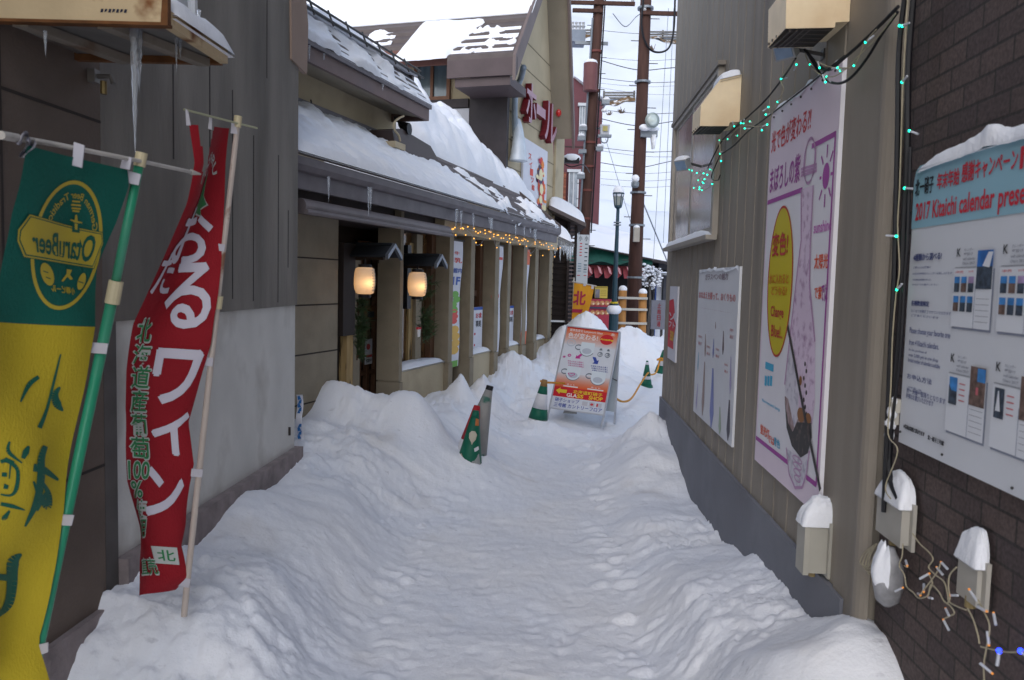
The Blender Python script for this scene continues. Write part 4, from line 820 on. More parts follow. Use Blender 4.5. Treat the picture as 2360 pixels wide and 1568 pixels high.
amb = [(1130, 765), (1100, 800), (870, 938), (1195, 990), (1160, 1080), (1320, 950), (1440, 1100), (1455, 1330), (900, 790), (1050, 842), (1043, 1005), (1012, 968), (1145, 1157), (1487, 1110), (1478, 1522), (990, 990)]
lights('pale cord with amber lights tangled between the two ivory outlet boxes', [[Q7(*p) for p in [(935, 570), (985, 640), (1040, 690), (1075, 745), (1045, 800), (1090, 850), (1150, 900), (1175, 980), (1190, 1040), (1300, 1090)]],
   [Q7(*p) for p in [(870, 640), (865, 720), (845, 790), (880, 850), (895, 930), (940, 970), (980, 1010), (1040, 990), (1060, 920), (1110, 960), (1150, 1030), (1190, 1060), (1220, 1110), (1190, 1130), (1150, 1150)]],
   [Q7(*p) for p in [(900, 800), (880, 790)]], [Q7(*p) for p in [(1040, 840), (1070, 900), (1050, 960), (1040, 1000)]], [Q7(*p) for p in [(1130, 760), (1110, 820), (1070, 880), (1000, 970), (985, 1000)]], [Q7(*p) for p in [(1235, 800), (1190, 850), (1180, 930), (1190, 1010), (1170, 1050)]], [Q7(*p) for p in [(1380, 1020), (1420, 1100), (1460, 1200), (1440, 1340), (1420, 1460), (1425, 1600)]],
   [Q7(*p) for p in [(1310, 1080), (1350, 1160), (1380, 1260), (1390, 1320)]]], [Q7(*p) for p in amb], AMBER, None, .0032)
lights('pair of blue lights on a cord at the lower right edge', [[Q7(1400, 1340), Q7(1530, 1370), Q7(1620, 1378), Q7(1690, 1372), Q7(1850, 1400)]], [Q7(1525, 1368), Q7(1672, 1370)], BLUE, None, .007)
m = MB()
for k in range(4): m.tube(smooth_path([Q7(690, 640), Q7(610+12*k, 700+10*k), Q7(580+18*k, 770+22*k), Q7(640+14*k, 790+15*k), Q7(690, 690)], 6), .0028, 5)
tag(m.build('cord_coil', M_CORD), 'coil of pale cord hanging under the outlet box by the corner', 'cord')
# ================================================================== THE SHOP ON THE LEFT
def sp(Yp, o, z): return V(-3.9+BF*Yp, Yp, z)+OUT_S*o
def sq(x, y, o):      # photo pixel on the shop plane 'o' metres in front of the facade -> (Yp, z)
    p = W(x, y, SW(-3.9+1.048*o)); return p[1]+BF*o/1.048, p[2]
def sblock(mb, y0, y1, z0, z1, o0, o1):
    q = [sp(y0, o1, 0), sp(y1, o1, 0), sp(y1, o0, 0), sp(y0, o0, 0)]; return mb.hexa([p+UP*z0 for p in q], [p+UP*z1 for p in q])
M_CREAMW = mat('cream_plaster', '#b3a58a', .85, .08, 2.2, .2, 45, col2='#7d735f', c2scale=.9, c2lo=.58, c2hi=.8); M_TILE = mat('cream_stone_tile', '#8f8573', .8, .12, 5, .25, 60)
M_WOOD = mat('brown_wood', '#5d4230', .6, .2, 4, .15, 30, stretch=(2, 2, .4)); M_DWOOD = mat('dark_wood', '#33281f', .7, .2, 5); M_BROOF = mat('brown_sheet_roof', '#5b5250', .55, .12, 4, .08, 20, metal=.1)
M_FASCIA = mat('brown_fascia', '#6b5753', .55, .12, 3, .05, 20, col2='#5b4f50', c2scale=1.2); M_GREYF = mat('grey_fascia', '#676165', .55, .18, 5, .1, 15); M_SOFFIT = mat('soffit', '#8d8475', .8, .08, 3)
M_DGLASS = mat('dark_window_glass', '#2f2a26', .08, .2, 3, spec=.8); M_PILLAR = mat('pillar_stone', '#8a7f6c', .8, .1, 6, .25, 55)
def sdark(n, c): return mat(n, c, .7, .2, 5)
t = SHOP = thing('shop_building', sp(9, -1, 0), 'cream shop building with a row of stone pillars, timber door and brown snow laden eaves', 'shop')
Y_A = 5.2; yT = sq(778, 700, 0)[0]; yEnd = 14.25
m = MB(); sblock(m, Y_A, yT, -.3, 2.6, -.5, 0); m.build('tile_wall', M_TILE, t)
m = MB()
for y in (598, 704, 814, 924): z = sq(735, y, 0)[1]; sblock(m, Y_A, yT+.001, z, z+.012, -.02, .003)
sblock(m, 6.55, 6.562, .3, 2.6, -.02, .0025); m.build('tile_joints', M_JOINT, t)
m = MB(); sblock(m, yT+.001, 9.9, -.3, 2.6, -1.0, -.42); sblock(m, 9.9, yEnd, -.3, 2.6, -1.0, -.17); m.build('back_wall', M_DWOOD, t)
# plaque and split bamboo post left of the door
m = MB(); a = sq(790, 560, .02); b = sq(815, 772, .02); sblock(m, a[0], b[0], b[1], a[1], -.02, .03); m.build('plaque', sdark('plaque_wood', '#2b2320'), t)
def post(q0, q1, y0, y1, o, m_, nm, bot=None):
    a, b = sq(q0, y0, o), sq(q1, y1, o); mm = MB(); sblock(mm, a[0], b[0], b[1] if bot is None else bot, a[1], o-.08, o); return mm.build(nm, m_, t)
M_BAM = mat('bleached_wood', '#a58b5f', .8, .2, 8, .3, 20, stretch=(3, 3, .4), col2='#3a2f22', c2scale=7, c2lo=.58, c2hi=.68)
post(799, 812, 770, 900, .0, M_BAM, 'bamboo_post', .4); post(816, 828, 600, 900, -.12, M_PILLAR, 'door_post', .3); post(944, 956, 560, 900, -.1, M_BAM, 'bamboo_post', .4); post(961, 968, 540, 880, -.06, M_PILLAR, 'window_post', .5); post(986, 1004, 550, 870, -.14, M_WOOD, 'timber_post', .5)
# lattice door
ya, yb = sq(829, 700, -.32)[0], sq(884, 700, -.32)[0]; D = MB()
for k in range(4): yy = ya+(yb-ya)*k/3; sblock(D, yy-.03, yy+.03, .2, 2.2, -.36, -.31)
for z in (.55, .82, 1.1, 1.38, 1.66, 1.95, 2.2): sblock(D, ya, yb, z-.025, z+.025, -.355, -.315)
door = D.build('door', M_WOOD, t); m = MB(); sblock(m, ya, yb, .2, 2.25, -.385, -.365); m.build('door_panes', M_DGLASS, door)
m = MB(); sblock(m, ya+.12, ya+.22, 1.42, 1.48, -.31, -.27); m.build('handle', M_DARK, door)
a, b = sq(842, 706, -.3), sq(872, 734, -.3); m = MB(); sblock(m, a[0], b[0], b[1], a[1], -.31, -.295); m.build('name_board', mat('name_board', '#7a5638', .7, .2, 8, stretch=(1, 1, 4)), door)
# windows and sills between the pillars
FINS = [(887, 921, 928, .12), (1007, 1034, 1043, .12), (1058, 1083, 1092, .12), (1115, 1139, 1148, .12), (1150, 1168, 1175, .12), (1190, 1204, 1212, .12), (1215, 1231, 1238, .12), (1246, 1263, 1270, .12)]
fy = []
for x0, x1, x2, o in FINS:
    a, b = sq(x1, 700, o)[0], sq(x2, 700, o)[0]; fy.append((a, b)); m = MB(); zj = .83 if a > 9 else .75
    sblock(m, a, b, zj+.012, 2.55, -.14, o); sblock(m, a, b, -.3, zj, -.14, o+.012); sblock(m, a+.01, b-.01, zj-.002, zj+.014, -.12, o-.01)
    m.build('pillar', M_PILLAR, t)
for i, (a, b) in enumerate(((0, 1), (2, 3), (4, 5), (6, 7))):
    y0, y1 = fy[a][1], fy[b][0]
    zt = .86+.0*i; m = MB(); sblock(m, y0+.001, y1-.001, -.3, zt, -.16, .07); so = m.build('window_sill', M_CREAMW, t)
    k = MB(); snow_slab(k, sp(y0, .09, zt), sp(y1, .09, zt), sp(y1, -.15, zt), sp(y0, -.15, zt), .06, 14, 8, 4, .3, 20, seed=30+i); k.build('snow_cap', M_SNOW, so, smooth=True)
    fr_ = MB(); sblock(fr_, y0+.001, y0+.06, zt, 2.4, -.16, -.09); sblock(fr_, y1-.12, y1-.001, zt, 2.4, -.16, -.06); sblock(fr_, y0+.06, y1-.12, 1.62, 1.70, -.16, -.10)
    wo = fr_.build('window_frame', M_WOOD, t); g_ = MB(); sblock(g_, y0+.06, y1-.12, zt, 2.4, -.155, -.13); g_.build('pane', mat('amber_glass', '#5a4128', .12, .4, 3, spec=.7), wo)
for a, b in ((1, 2), (3, 4), (5, 6)):
    m = MB(); sblock(m, fy[a][1]+.001, fy[b][0]-.001, -.3, 2.55, -.16, -.10); m.build('infill_wall', M_PILLAR, t)
# beam that carries the lights, lintels, awning roll
yb0 = sq(1022, 540, .16)[0]; m = MB(); sblock(m, yb0, yEnd+.12, 2.40, 2.64, -.15, .17); m.build('beam', M_CREAMW, t)
m = MB(); sblock(m, Y_A, yb0-.001, 2.36, 2.66, -.6, .05); m.build('lintel', sdark('dark_lintel', '#3b3330'), t)
a, b = sq(690, 474, .34), sq(1030, 549, .34); m = MB(); m.tube([sp(a[0], .34, a[1]-.0), sp(b[0], .34, a[1]-.0)], .058, 14); m.tube([sp(a[0], .395, a[1]-.045), sp(b[0], .395, a[1]-.045)], .022, 8); m.build('awning_roll', mat('awning_roll', '#6d6566', .5, .15, 4), t)
# eaves: fascia boards, curled gutter, snow covered skirt roof
OE, ZB, ZT = .36, 2.50, 2.80
m = MB(); sblock(m, Y_A, 13.62, ZB, ZB+.15, OE-.05, OE); m.build('fascia', M_GREYF, t)
m = MB(); gp = [(OE+.004, ZB+.12), (OE+.035, ZB+.13), (OE+.06, ZB+.17), (OE+.06, ZB+.23), (OE+.045, ZB+.235), (OE+.01, ZB+.20)]
n_ = len(gp); m.add([sp(Y_A, o, z) for o, z in gp]+[sp(13.66, o, z) for o, z in gp], [(i, (i+1) % n_, n_+(i+1) % n_, n_+i) for i in range(n_)]+[tuple(range(n_-1, -1, -1)), tuple(range(n_, 2*n_))]); m.build('gutter', M_GREYF, t)
yN = 10.35
def roofquad(mb, y0, y1, o0, z0, o1, z1, th=.05):
    q = [sp(y0, o0, z0), sp(y1, o0, z0), sp(y1, o1, z1), sp(y0, o1, z1)]; return mb.hexa([p-UP*th for p in q], q)
def step_roof(mb, y0, y1, o0, z0, o1, z1, n, lip=.022):
    for k in range(n):
        a, b = k/n, (k+1)/n; A_ = (o0+(o1-o0)*a, z0+(z1-z0)*a+lip); B_ = (o0+(o1-o0)*b, z0+(z1-z0)*b)
        q = [sp(y0, A_[0], A_[1]), sp(y1, A_[0], A_[1]), sp(y1, B_[0], B_[1]), sp(y0, B_[0], B_[1])]; mb.hexa([p-UP*.035 for p in q], q)
    return mb
m = MB(); step_roof(m, Y_A, yN, OE+.05, ZT-.05, -.72, 3.52, 6); step_roof(m, yN+.001, 13.6, OE+.05, ZT-.05, -1.75, 4.42, 11); m.build('skirt_roof', M_BROOF, t)
m = MB()
m.grid(lambda s, u: sp(Y_A+(13.6-Y_A)*s, OE-.06-.6*u, ZT-.08+.1*u), 1, 1, True); m.build('eave_soffit', M_SOFFIT, t)
m = MB()
snow_slab(m, sp(Y_A, OE+.075, ZT-.04), sp(yN+.35, OE+.075, ZT-.04), sp(yN+.25, -.72, 3.50), sp(Y_A, -.72, 3.50), .075, 220, 44, 14, .7, 22, .0, seed=41)
m.build('snow_cover', M_SNOW, t, smooth=True)
m = MB(); snow_slab(m, sp(yN+.2, OE+.06, ZT-.03), sp(13.6, OE+.06, ZT-.03), sp(13.6, -.62, 3.38), sp(yN+.2, -.62, 3.38), .085, 120, 50, 8, .9, 11, 1.7, seed=47); m.build('snow_patches', M_SNOW, t, smooth=True)
m = MB(); snow_slab(m, sp(yN-.15, -.52, 3.30), sp(14.7, -.20, 3.02), sp(14.4, -1.8, 4.30), sp(yN-.2, -1.8, 4.36), .62, 110, 70, 4.2, .45, 5, .18, seed=53); m.build('snow_drift', M_SNOW, t, smooth=True)
m = MB(); 
for y_ in (13.6,): m.prism([sp(y_, OE+.06, ZT-.09), sp(y_, OE+.06, ZT+.0), sp(y_, -1.75, 4.47), sp(y_, -1.75, 4.36)], ALONG_S*.05)
m.build('verge_board', M_BROOF, t)
# upper storey near end
oU = -.7; yU = sq(912, 320, oU)[0]; zU = sq(912, 262, oU)[1]
m = MB(); sblock(m, Y_A, yU, 3.30, zU+.02, -3, oU); m.build('upper_wall', M_CREAMW, t)
m = MB(); sblock(m, Y_A, yU+.05, 3.50, 3.56, oU-.02, oU+.05); m.build('wall_flashing', M_GREYF, t)
oF = -.22; e0 = sq(985, 278, oF); yF_ = e0[0]; zF = e0[1]; zFt = sq(985, 241, oF)[1]
m = MB(); q = [sp(Y_A, oU-.2, zU), sp(yF_-.03, oU-.2, zU), sp(yF_-.03, oF-.02, zF+.02), sp(Y_A, oF-.02, zF+.02)]; m.hexa(q, [p+UP*.03 for p in q]); m.build('upper_soffit', M_SOFFIT, t)
m = MB(); sblock(m, Y_A, yF_, zF, zF+(zFt-zF)*.72, oF-.04, oF); sblock(m, yF_, yF_+.04, zF, zF+(zFt-zF)*.72, -2.6, oF); m.build('upper_fascia', M_FASCIA, t)
m = MB(); sblock(m, Y_A, yF_+.05, zF+(zFt-zF)*.72+.002, zFt, oF-.05, oF+.03); m.build('upper_gutter', M_GREYF, t)
rz = sq(958, 166, oF-.2)[1]; m = MB(); step_roof(m, Y_A, yF_+.03, oF+.02, zFt-.01, oF-.26, rz-.05, 5, .012); 
q = [sp(Y_A, oF-.26, rz-.05), sp(yF_+.03, oF-.26, rz-.05), sp(yF_+.03, -3, rz-.02), sp(Y_A, -3, rz-.02)]; m.hexa([p-UP*.1 for p in q], q); sblock(m, yF_-.02, yF_+.03, zFt-.02, rz-.06, -2.6, oF-.2); m.build('upper_roof', M_BROOF, t)
m = MB(); snow_slab(m, sp(Y_A, oF+.04, zFt-.005), sp(yF_+.05, oF+.04, zFt-.005), sp(yF_+.03, oF-.24, rz-.055), sp(Y_A, oF-.24, rz-.055), .050, 200, 34, 12, .9, 11, 1.25, up=unit(OUT_S*.7+UP*.7), seed=61); m.build('snow_patches', M_SNOW, t, smooth=True)
m = MB(); snow_slab(m, sp(Y_A, oF-.17, rz-.05), sp(yF_+.06, oF-.16, rz-.05), sp(yF_+.06, -1.6, rz-.02), sp(Y_A, -1.6, rz-.02), .12, 120, 12, 8, .35, 12, seed=63); m.build('snow_cover', M_SNOW, t, smooth=True)
m = MB()
for z_, o_ in ((rz-.02, oF-.10), (rz-.10, oF-.06)): m.tube([sp(Y_A, o_, z_), sp(yF_, o_, z_)], .011, 6)
for k in range(14): yy = Y_A+.2+(yF_-Y_A-.3)*k/13; m.tube([sp(yy, oF-.05, rz-.14), sp(yy, oF-.11, rz+.01)], .010, 5)
m.build('snow_guard', M_DARK, t)
# dark cheek panel between the roofs
pts = [(904, 300), (925, 297), (992, 337), (1034, 412), (1018, 414), (914, 368)]; oc = -.30; m = MB(); m.prism([sp(*[sq(x, y, oc)[0], oc, sq(x, y, oc)[1]]) for x, y in pts], -OUT_S*.36); m.build('cheek_panel', mat('brown_cheek', '#4a3f3d', .5, .1, 4), t)

# fittings on the shop
bx_ = thing('junction_box', sp(*[sq(922, 336, -.26)[0], -.26, sq(922, 336, -.26)[1]]), 'cream junction box with a bent pipe under the upper eave', 'junction box')
a, b = sq(911, 325, -.235), sq(934, 348, -.235); m = MB(); sblock(m, a[0], b[0], b[1], a[1], -.52, -.235); m.build('box', M_CREAMW, bx_)
c = lambda x, y, o=-.26: sp(sq(x, y, o)[0], o, sq(x, y, o)[1])
MB().tube(smooth_path([c(922, 326), c(918, 312), c(908, 298), c(908, 284), c(918, 274), c(930, 268)]), .012, 7).build('pipe', M_CREAMW, bx_)
sk = thing('flood_lamp', c(927, 295, -.35), 'small black flood lamp mounted under the upper eave corner', 'lamp')
cc = c(932, 293, -.35); m = MB(); m.lathe([(.03, -.10), (.05, -.06), (.065, .05), (.07, .09), (.055, .09)], cc, (UP, unit(np.cross(UP, OUT_S)), unit(OUT_S*.8-ALONG_S*.3-UP*.35)), 14); m.build('housing', M_BLACK, sk)
MB().tube([cc-OUT_S*.05, cc-OUT_S*.1+UP*.10], .012).box(cc-OUT_S*.1+UP*.10, (.06, .06, .03)).build('bracket', M_BLACK, sk)
tag(MB().tube(smooth_path([c(716, 230, -.66), c(722, 262, -.66), c(726, 290, -.66), c(725, 318, -.66)]), .008, 6).build('cable', M_DARK), 'thin grey cable hanging down the stained upper shop wall', 'cable')

# lanterns and their little roofs
M_PAPER = bpy.data.materials.new('lantern_paper'); M_PAPER.use_nodes = True; _t, _b = nodes(M_PAPER); N = _t.nodes.new; L = _t.links.new
tc = N('ShaderNodeTexCoord'); wv = N('ShaderNodeTexWave'); wv.wave_type = 'BANDS'; wv.bands_direction = 'Z'; wv.inputs['Scale'].default_value = 22; L(tc.outputs['Object'], wv.inputs['Vector'])
df = N('ShaderNodeBsdfDiffuse'); tr = N('ShaderNodeBsdfTranslucent'); mx = N('ShaderNodeMixShader'); mx.inputs[0].default_value = .4
df.inputs[0].default_value = lin('#e8dccb'); tr.inputs[0].default_value = lin('#f0d2a8')
bp = N('ShaderNodeBump'); bp.inputs['Strength'].default_value = .4; bp.inputs['Distance'].default_value = .004; L(wv.outputs['Fac'], bp.inputs['Height']); L(bp.outputs[0], df.inputs['Normal'])
L(df.outputs[0], mx.inputs[1]); L(tr.outputs[0], mx.inputs[2]); L(mx.outputs[0], [n for n in _t.nodes if n.type == 'OUTPUT_MATERIAL'][0].inputs[0])
def lantern(label):
    t = thing('paper_lantern', (0, 0, 0), label, 'lantern', 'paper lanterns by the shop door'); n = 26
    prof = [(.052, .0), (.085, .012), (.1, .05), (.107, .10), (.107, .155), (.103, .21), (.092, .255), (.06, .27)]
    pp_ = []
    for i in range(len(prof)-1):
        for k in range(3): s = k/3; pp_.append((prof[i][0]*(1-s)+prof[i+1][0]*s, prof[i][1]*(1-s)+prof[i+1][1]*s))
    m = MB(); m.lathe([(.002, .0)]+pp_+[prof[-1], (.002, .272)], (0, 0, 0), None, n); m.build('paper_shade', M_PAPER, t, loc=(0, 0, 0), smooth=True)
    m = MB(); m.lathe([(.056, -.03), (.062, -.03), (.062, .004), (.05, .004)], (0, 0, 0), None, 18); m.build('bottom_ring', M_BLACK, t)
    m = MB(); m.lathe([(.05, .262), (.065, .262), (.065, .295), (.05, .30)], (0, 0, 0), None, 18); m.tube([(0, 0, .29), (0, 0, .35)], .008, 6); m.build('top_ring', M_BLACK, t)
    m = MB()     # saw-tooth dark pattern printed down one flank
    for k in range(8):
        z0 = .035+k*.028; 
        def pt(a, z): r_ = float(np.interp(z, [p[1] for p in prof], [p[0] for p in prof]))+.0016; return (r_*math.sin(a), -r_*math.cos(a), z)
        m.add([pt(.95, z0+.006), pt(1.5, z0), pt(1.5, z0+.026), pt(.95, z0+.012)], [(0, 1, 2, 3)])
    m.add([pt(1.45, .02+.03*k) for k in range(9)]+[pt(1.75, .02+.03*k) for k in range(9)], [(k, 9+k, 10+k, k+1) for k in range(8)])
    m.build('tooth_pattern', M_BLACK, t); return t
LP = bpy.data.lights.new('lantern_glow', 'POINT'); LP.energy = .17; LP.color = (1, .72, .42); LP.shadow_soft_size = .012
def place_lantern(qx, qtop, qbot, o, src=None, label=None):
    yy, zb = sq(qx, qbot, o); zt = sq(qx, qtop, o)[1]; k = (zt-zb)/.27
    o_ = src or lantern(label)
    if src: o_ = copy_tree(src); o_['label'] = label
    o_.location = tuple(sp(yy, o, zb)); o_.scale = (k, k, k); 
    return o_
l1 = place_lantern(840, 616, 679, .30, None, 'glowing paper lantern left of the shop door, under the first small black roof')
l2 = place_lantern(961, 627, 684, .30, l1, 'glowing paper lantern beside the green pine sprig, under the second small black roof')
for l_ in (l1, l2):
    o_ = bpy.data.objects.new('lantern_glow', LP); COL.objects.link(o_); o_.parent = l_; o_.location = (.035, -.045, .115)
M_HOOD = mat('black_hood', '#23262b', .5, .15, 8); M_HOODL = mat('hood_edge_metal', '#6d737c', .35, .1, 8, metal=.5)
def hoodroof(qx0, qx1, y_, o, label):
    # ridge runs out from the wall; gable end faces the alley
    yy, z = sq((qx0+qx1)/2, y_, o); t = thing('lantern_roof', sp(yy, o, z), label, 'lantern roof', 'small black roofs over the lanterns')
    c = sp(yy, o, z); h = .10; w_ = .13; ln_ = .62
    a0, a1 = c-OUT_S*ln_/2, c+OUT_S*ln_/2*.8
    for sgn, nm in ((-1, 'roof_slope'), (1, 'roof_slope')):
        m = MB(); q = [a0+UP*h, a1+UP*h, a1+ALONG_S*sgn*w_, a0+ALONG_S*sgn*w_]; m.hexa([p-UP*.012 for p in q], q); m.build(nm, M_HOOD, t)
    m = MB()
    for sgn in (-1, 1): m.hexa([a1+UP*(h-.02), a1+OUT_S*.03+UP*(h-.02), a1+OUT_S*.03+ALONG_S*sgn*(w_+.02)-UP*.035, a1+ALONG_S*sgn*(w_+.02)-UP*.035], [a1+UP*(h+.02), a1+OUT_S*.03+UP*(h+.02), a1+OUT_S*.03+ALONG_S*sgn*(w_+.02)+UP*.012, a1+ALONG_S*sgn*(w_+.02)+UP*.012])
    m.build('bargeboard', M_HOODL, t); m = MB(); m.tube([a0+UP*(h+.01), a1+UP*(h+.01)], .014, 8); m.build('ridge', M_HOOD, t)
    m = MB(); m.box(c-OUT_S*.05-UP*.025, (.42, .03, .025), (OUT_S, ALONG_S, UP)); m.tube([c+OUT_S*.1-UP*.02, c+OUT_S*.1-UP*.07], .008, 6); m.build('carrying_arm', M_DWOOD, t); return t
hoodroof(796, 903, 590, .16, 'small black gabled roof above the lantern nearer the tile wall')
hoodroof(922, 1006, 611, .16, 'small black gabled roof above the lantern by the pine sprig')
pl = thing('sign_post', sp(sq(943, 700, .02)[0], .02, .4), 'dark upright bar behind the lantern beside the pine sprig', 'post')
m = MB(); a = sq(940, 565, .02); b = sq(946, 712, .02); sblock(m, a[0], b[0], b[1], a[1], -.03, .02); m.build('bar', M_BLACK, pl)
m = MB(); a = sq(943, 610, .03); m.tube([sp(a[0], .0, a[1]), sp(a[0], .12, a[1]-.02)], .008, 6); m.build('hook', M_BLACK, pl)

# pine sprigs for New Year
M_PINE = mat('pine_needles', '#3f5233', .6, .35, 12); M_TWIG = mat('pine_twig', '#4a3826', .8); M_PAPERW = mat('white_paper', '#d8d4d0', .6, .03)
def pine(qx, y0, y1, wq, o, label, seed, paper):
    yy, zt = sq(qx, y0, o); zb = sq(qx, y1, o)[1]; t = thing('pine_sprig', sp(yy, o, zb), label, 'pine sprig', 'New Year pine sprigs by the door'); rs = np.random.RandomState(seed)
    ax = MB(); ax.tube([sp(yy, o, zb), sp(yy+.01, o+.01, (zb+zt)/2), sp(yy, o, zt)], .009, 6); nd = MB(); w_ = wq/FQ*8
    for k in range(40):
        u = rs.rand(); b0 = sp(yy, o, zb+(zt-zb)*u); d = unit(OUT_S*rs.uniform(.1, 1)+ALONG_S*rs.uniform(-1, 1)+UP*rs.uniform(.1, .9)); ln_ = w_*rs.uniform(.4, 1)*(1.1-.5*abs(u-.45)); e = b0+d*ln_
        ax.tube([b0, e], .004, 4)
        for j in range(26):
            f = rs.uniform(.15, 1.05); p = b0+(e-b0)*f; dd = unit(d*.8+rs.randn(3)*.55); l_ = rs.uniform(.06, .12); sd_ = unit(np.cross(dd, rs.randn(3)))*.0045
            nd.add([p-sd_, p+sd_, p+dd*l_], [(0, 1, 2)])
    ax.build('twigs', M_TWIG, t); nd.build('needles', M_PINE, t)
    if paper:
        a = sq(paper[0], paper[1], o+.12); m = MB(); c_ = sp(a[0], o+.12, a[1]); m.hexa([c_-ALONG_S*.02-UP*.09, c_+ALONG_S*.02-UP*.09, c_+ALONG_S*.02-UP*.09+OUT_S*.01, c_-ALONG_S*.02-UP*.09+OUT_S*.01], [c_-ALONG_S*.035, c_+ALONG_S*.035, c_+ALONG_S*.035+OUT_S*.01, c_-ALONG_S*.035+OUT_S*.01]); po = m.build('paper_wrap', M_PAPERW, t)
        m = MB(); m.box(c_+OUT_S*.003-UP*.0, (.025, .075, .022), (OUT_S, ALONG_S, UP)); m.build('red_band', mat('red_band', '#b3323a', .6), po)
pine(824, 690, 830, 22, -.02, 'dark pine sprig hanging left of the timber door', 3, None)
pine(973, 655, 795, 42, .20, 'green pine sprig with red and white paper wrap beside the second lantern', 5, (964, 757))

# notices, banners and signs of the shop
M_RED = INK('notice_red', '#c43a44'); M_BLUE = INK('notice_blue', '#3357a8'); M_WPAPER = mat('notice_white', '#d5d5dc', .6, .03)
def ssurf(q0, q1, o, tilt=0):
    (ya, za), (yb_, zb) = sq(*q0, o), sq(*q1, o)
    return lambda x, y, off: sp(ya+(yb_-ya)*x+tilt*(y-.5), o+off, za+(zb-za)*y)
def sheet(mb, s, th=.006): mb.prism([s(0, 0, 0), s(1, 0, 0), s(1, 1, 0), s(0, 1, 0)], -OUT_S*th)
s = ssurf((842, 783), (857, 838), -.29); nt_ = thing('door_notice', s(.5, 1, 0), 'white and red paper notice stuck on the timber door', 'notice'); m = MB(); sheet(m, s); m.build('paper', M_WPAPER, nt_)
m = MB(); shape(m, ell(.4, .3, .28, .12), s); rect(m, .05, .62, .95, .72, s); m.build('red_print', M_RED, nt_); m = MB(); text(m, '営業中', (.1, .78, .9, .92), s, .002, .02); m.build('lettering', INK('ink_dark', '#33333c'), nt_)
s = ssurf((963, 842), (990, 864), -.02); nt_ = thing('sill_sign', s(.5, 1, 0), 'small white sign with pink lettering standing on the snowy window sill', 'sign'); m = MB(); sheet(m, s, .01); m.build('panel', M_WPAPER, nt_)
m = MB(); text(m, '出口', (.1, .25, .6, .8), s, .002, .02); m.build('lettering', INK('pinkish', '#d08a96'), nt_)
def menu_sign(q0, q1, label, seed):
    s = ssurf(q0, q1, .0); t_ = thing('menu_sign', s(.5, 1, 0), label, 'sign', 'white menu signs in the shop windows'); m = MB(); sheet(m, s, .02); m.build('panel', M_WPAPER, t_)
    m = MB(); rect(m, 0, 0, 1, .05, s); rect(m, 0, .93, 1, .97, s); m.build('blue_border', M_BLUE, t_); m = MB(); text(m, 'お食', (.25, .10, .9, .20), s, .003, .03); rect(m, .1, .46, .25, .50, s, .003); rect(m, .1, .66, .22, .70, s, .003); m.build('red_lettering', M_RED, t_)
    m = MB(); text(m, '事処', (.25, .24, .85, .36), s, .003, .03); rect(m, .15, .84, .6, .88, s, .003); m.build('black_lettering', INK('ink_dark', '#33333c'), t_)
menu_sign((1091, 709), (1109, 832), 'white menu sign with blue borders in the nearer shop window', 1); menu_sign((1169, 706), (1181, 807), 'white menu sign with blue borders in the further shop window', 2)
def vbanner(q0, q1, o, label, tilt, body):
    s = ssurf(q0, q1, o, tilt); s2 = lambda x, y, off: s(x, y, off)+ALONG_S*.02*math.sin(7*y)+OUT_S*.012*math.sin(9*y+1)
    t_ = thing('shop_banner', s2(.5, 1, 0), label, 'banner', 'tall banners between the stone pillars'); m = MB(); m.grid(lambda u, v: s2(u, v, 0), 2, 30); m.grid(lambda u, v: s2(u, v, -.004), 2, 30, True); m.build('cloth', M_WPAPER, t_)
    m = MB(); m.tube([s2(-.15, -.01, 0), s2(1.15, -.01, 0)], .01, 6); m.build('rod', M_DARK, t_); body(t_, s2)
def b1(t_, s):
    g = MB(); [shape(g, ell(.5+.2*math.sin(k*2), .42+.04*k, .38, .028, 9), s, .004, .1) for k in range(4)]; rect(g, .0, .95, .9, 1, s, .004, .1); g.build('green_print', INK('leaf', '#6fae4a'), t_)
    r_ = MB(); text(r_, '牛', (.1, .08, .6, .11), s, .004, .03, .1); text(r_, '乳', (.1, .13, .9, .17), s, .004, .03, .1); [shape(r_, ell(.45+.25*math.sin(k*3), .56+.035*k, .36, .024, 9), s, .004, .1) for k in range(3)]; r_.build('red_print', INK('food_red', '#d5493f'), t_)
    o_ = MB(); [shape(o_, ell(.45+.1*math.sin(k), .70+.055*k, .48, .034, 9), s, .003, .1) for k in range(4)]; o_.build('food_print', INK('custard', '#dcb04f'), t_)
    b_ = MB(); text(b_, '館内', (.1, .21, .95, .25), s, .004, .03, .1); text(b_, '1F', (.1, .28, .9, .345), s, .004, .04, .1); b_.build('blue_lettering', M_BLUE, t_)
def b2(t_, s):
    r_ = MB(); rect(r_, .1, .10, .9, .125, s, .004, .1); shape(r_, ell(.35, .46, .5, .045), s, .004, .1); text(r_, '北海', (.1, .92, .8, .97), s, .004, .03, .1); r_.build('red_print', INK('food_red', '#d5493f'), t_)
    b_ = MB(); rect(b_, .3, .86, .7, .89, s, .004, .1); b_.build('blue_print', M_BLUE, t_)
def b3(t_, s):
    r_ = MB(); rect(r_, 0, 0, 1, .16, s, .004, .1); rect(r_, 0, .86, 1, 1, s, .004, .1); r_.build('orange_print', INK('banner_orange', '#d9643a'), t_); b_ = MB(); rect(b_, .3, .42, .8, .46, s, .004, .1); b_.build('blue_print', M_BLUE, t_)
vbanner((1041, 555), (1057, 843), .06, 'white banner with green leaves and food print, nearest of the pillar banners', -.05, b1)
vbanner((1138, 566), (1150, 815), .08, 'plain white banner with one red patch between the middle pillars', -.08, b2)
vbanner((1205, 574), (1212, 793), .10, 'narrow banner with orange ends between the far pillars', -.06, b3)

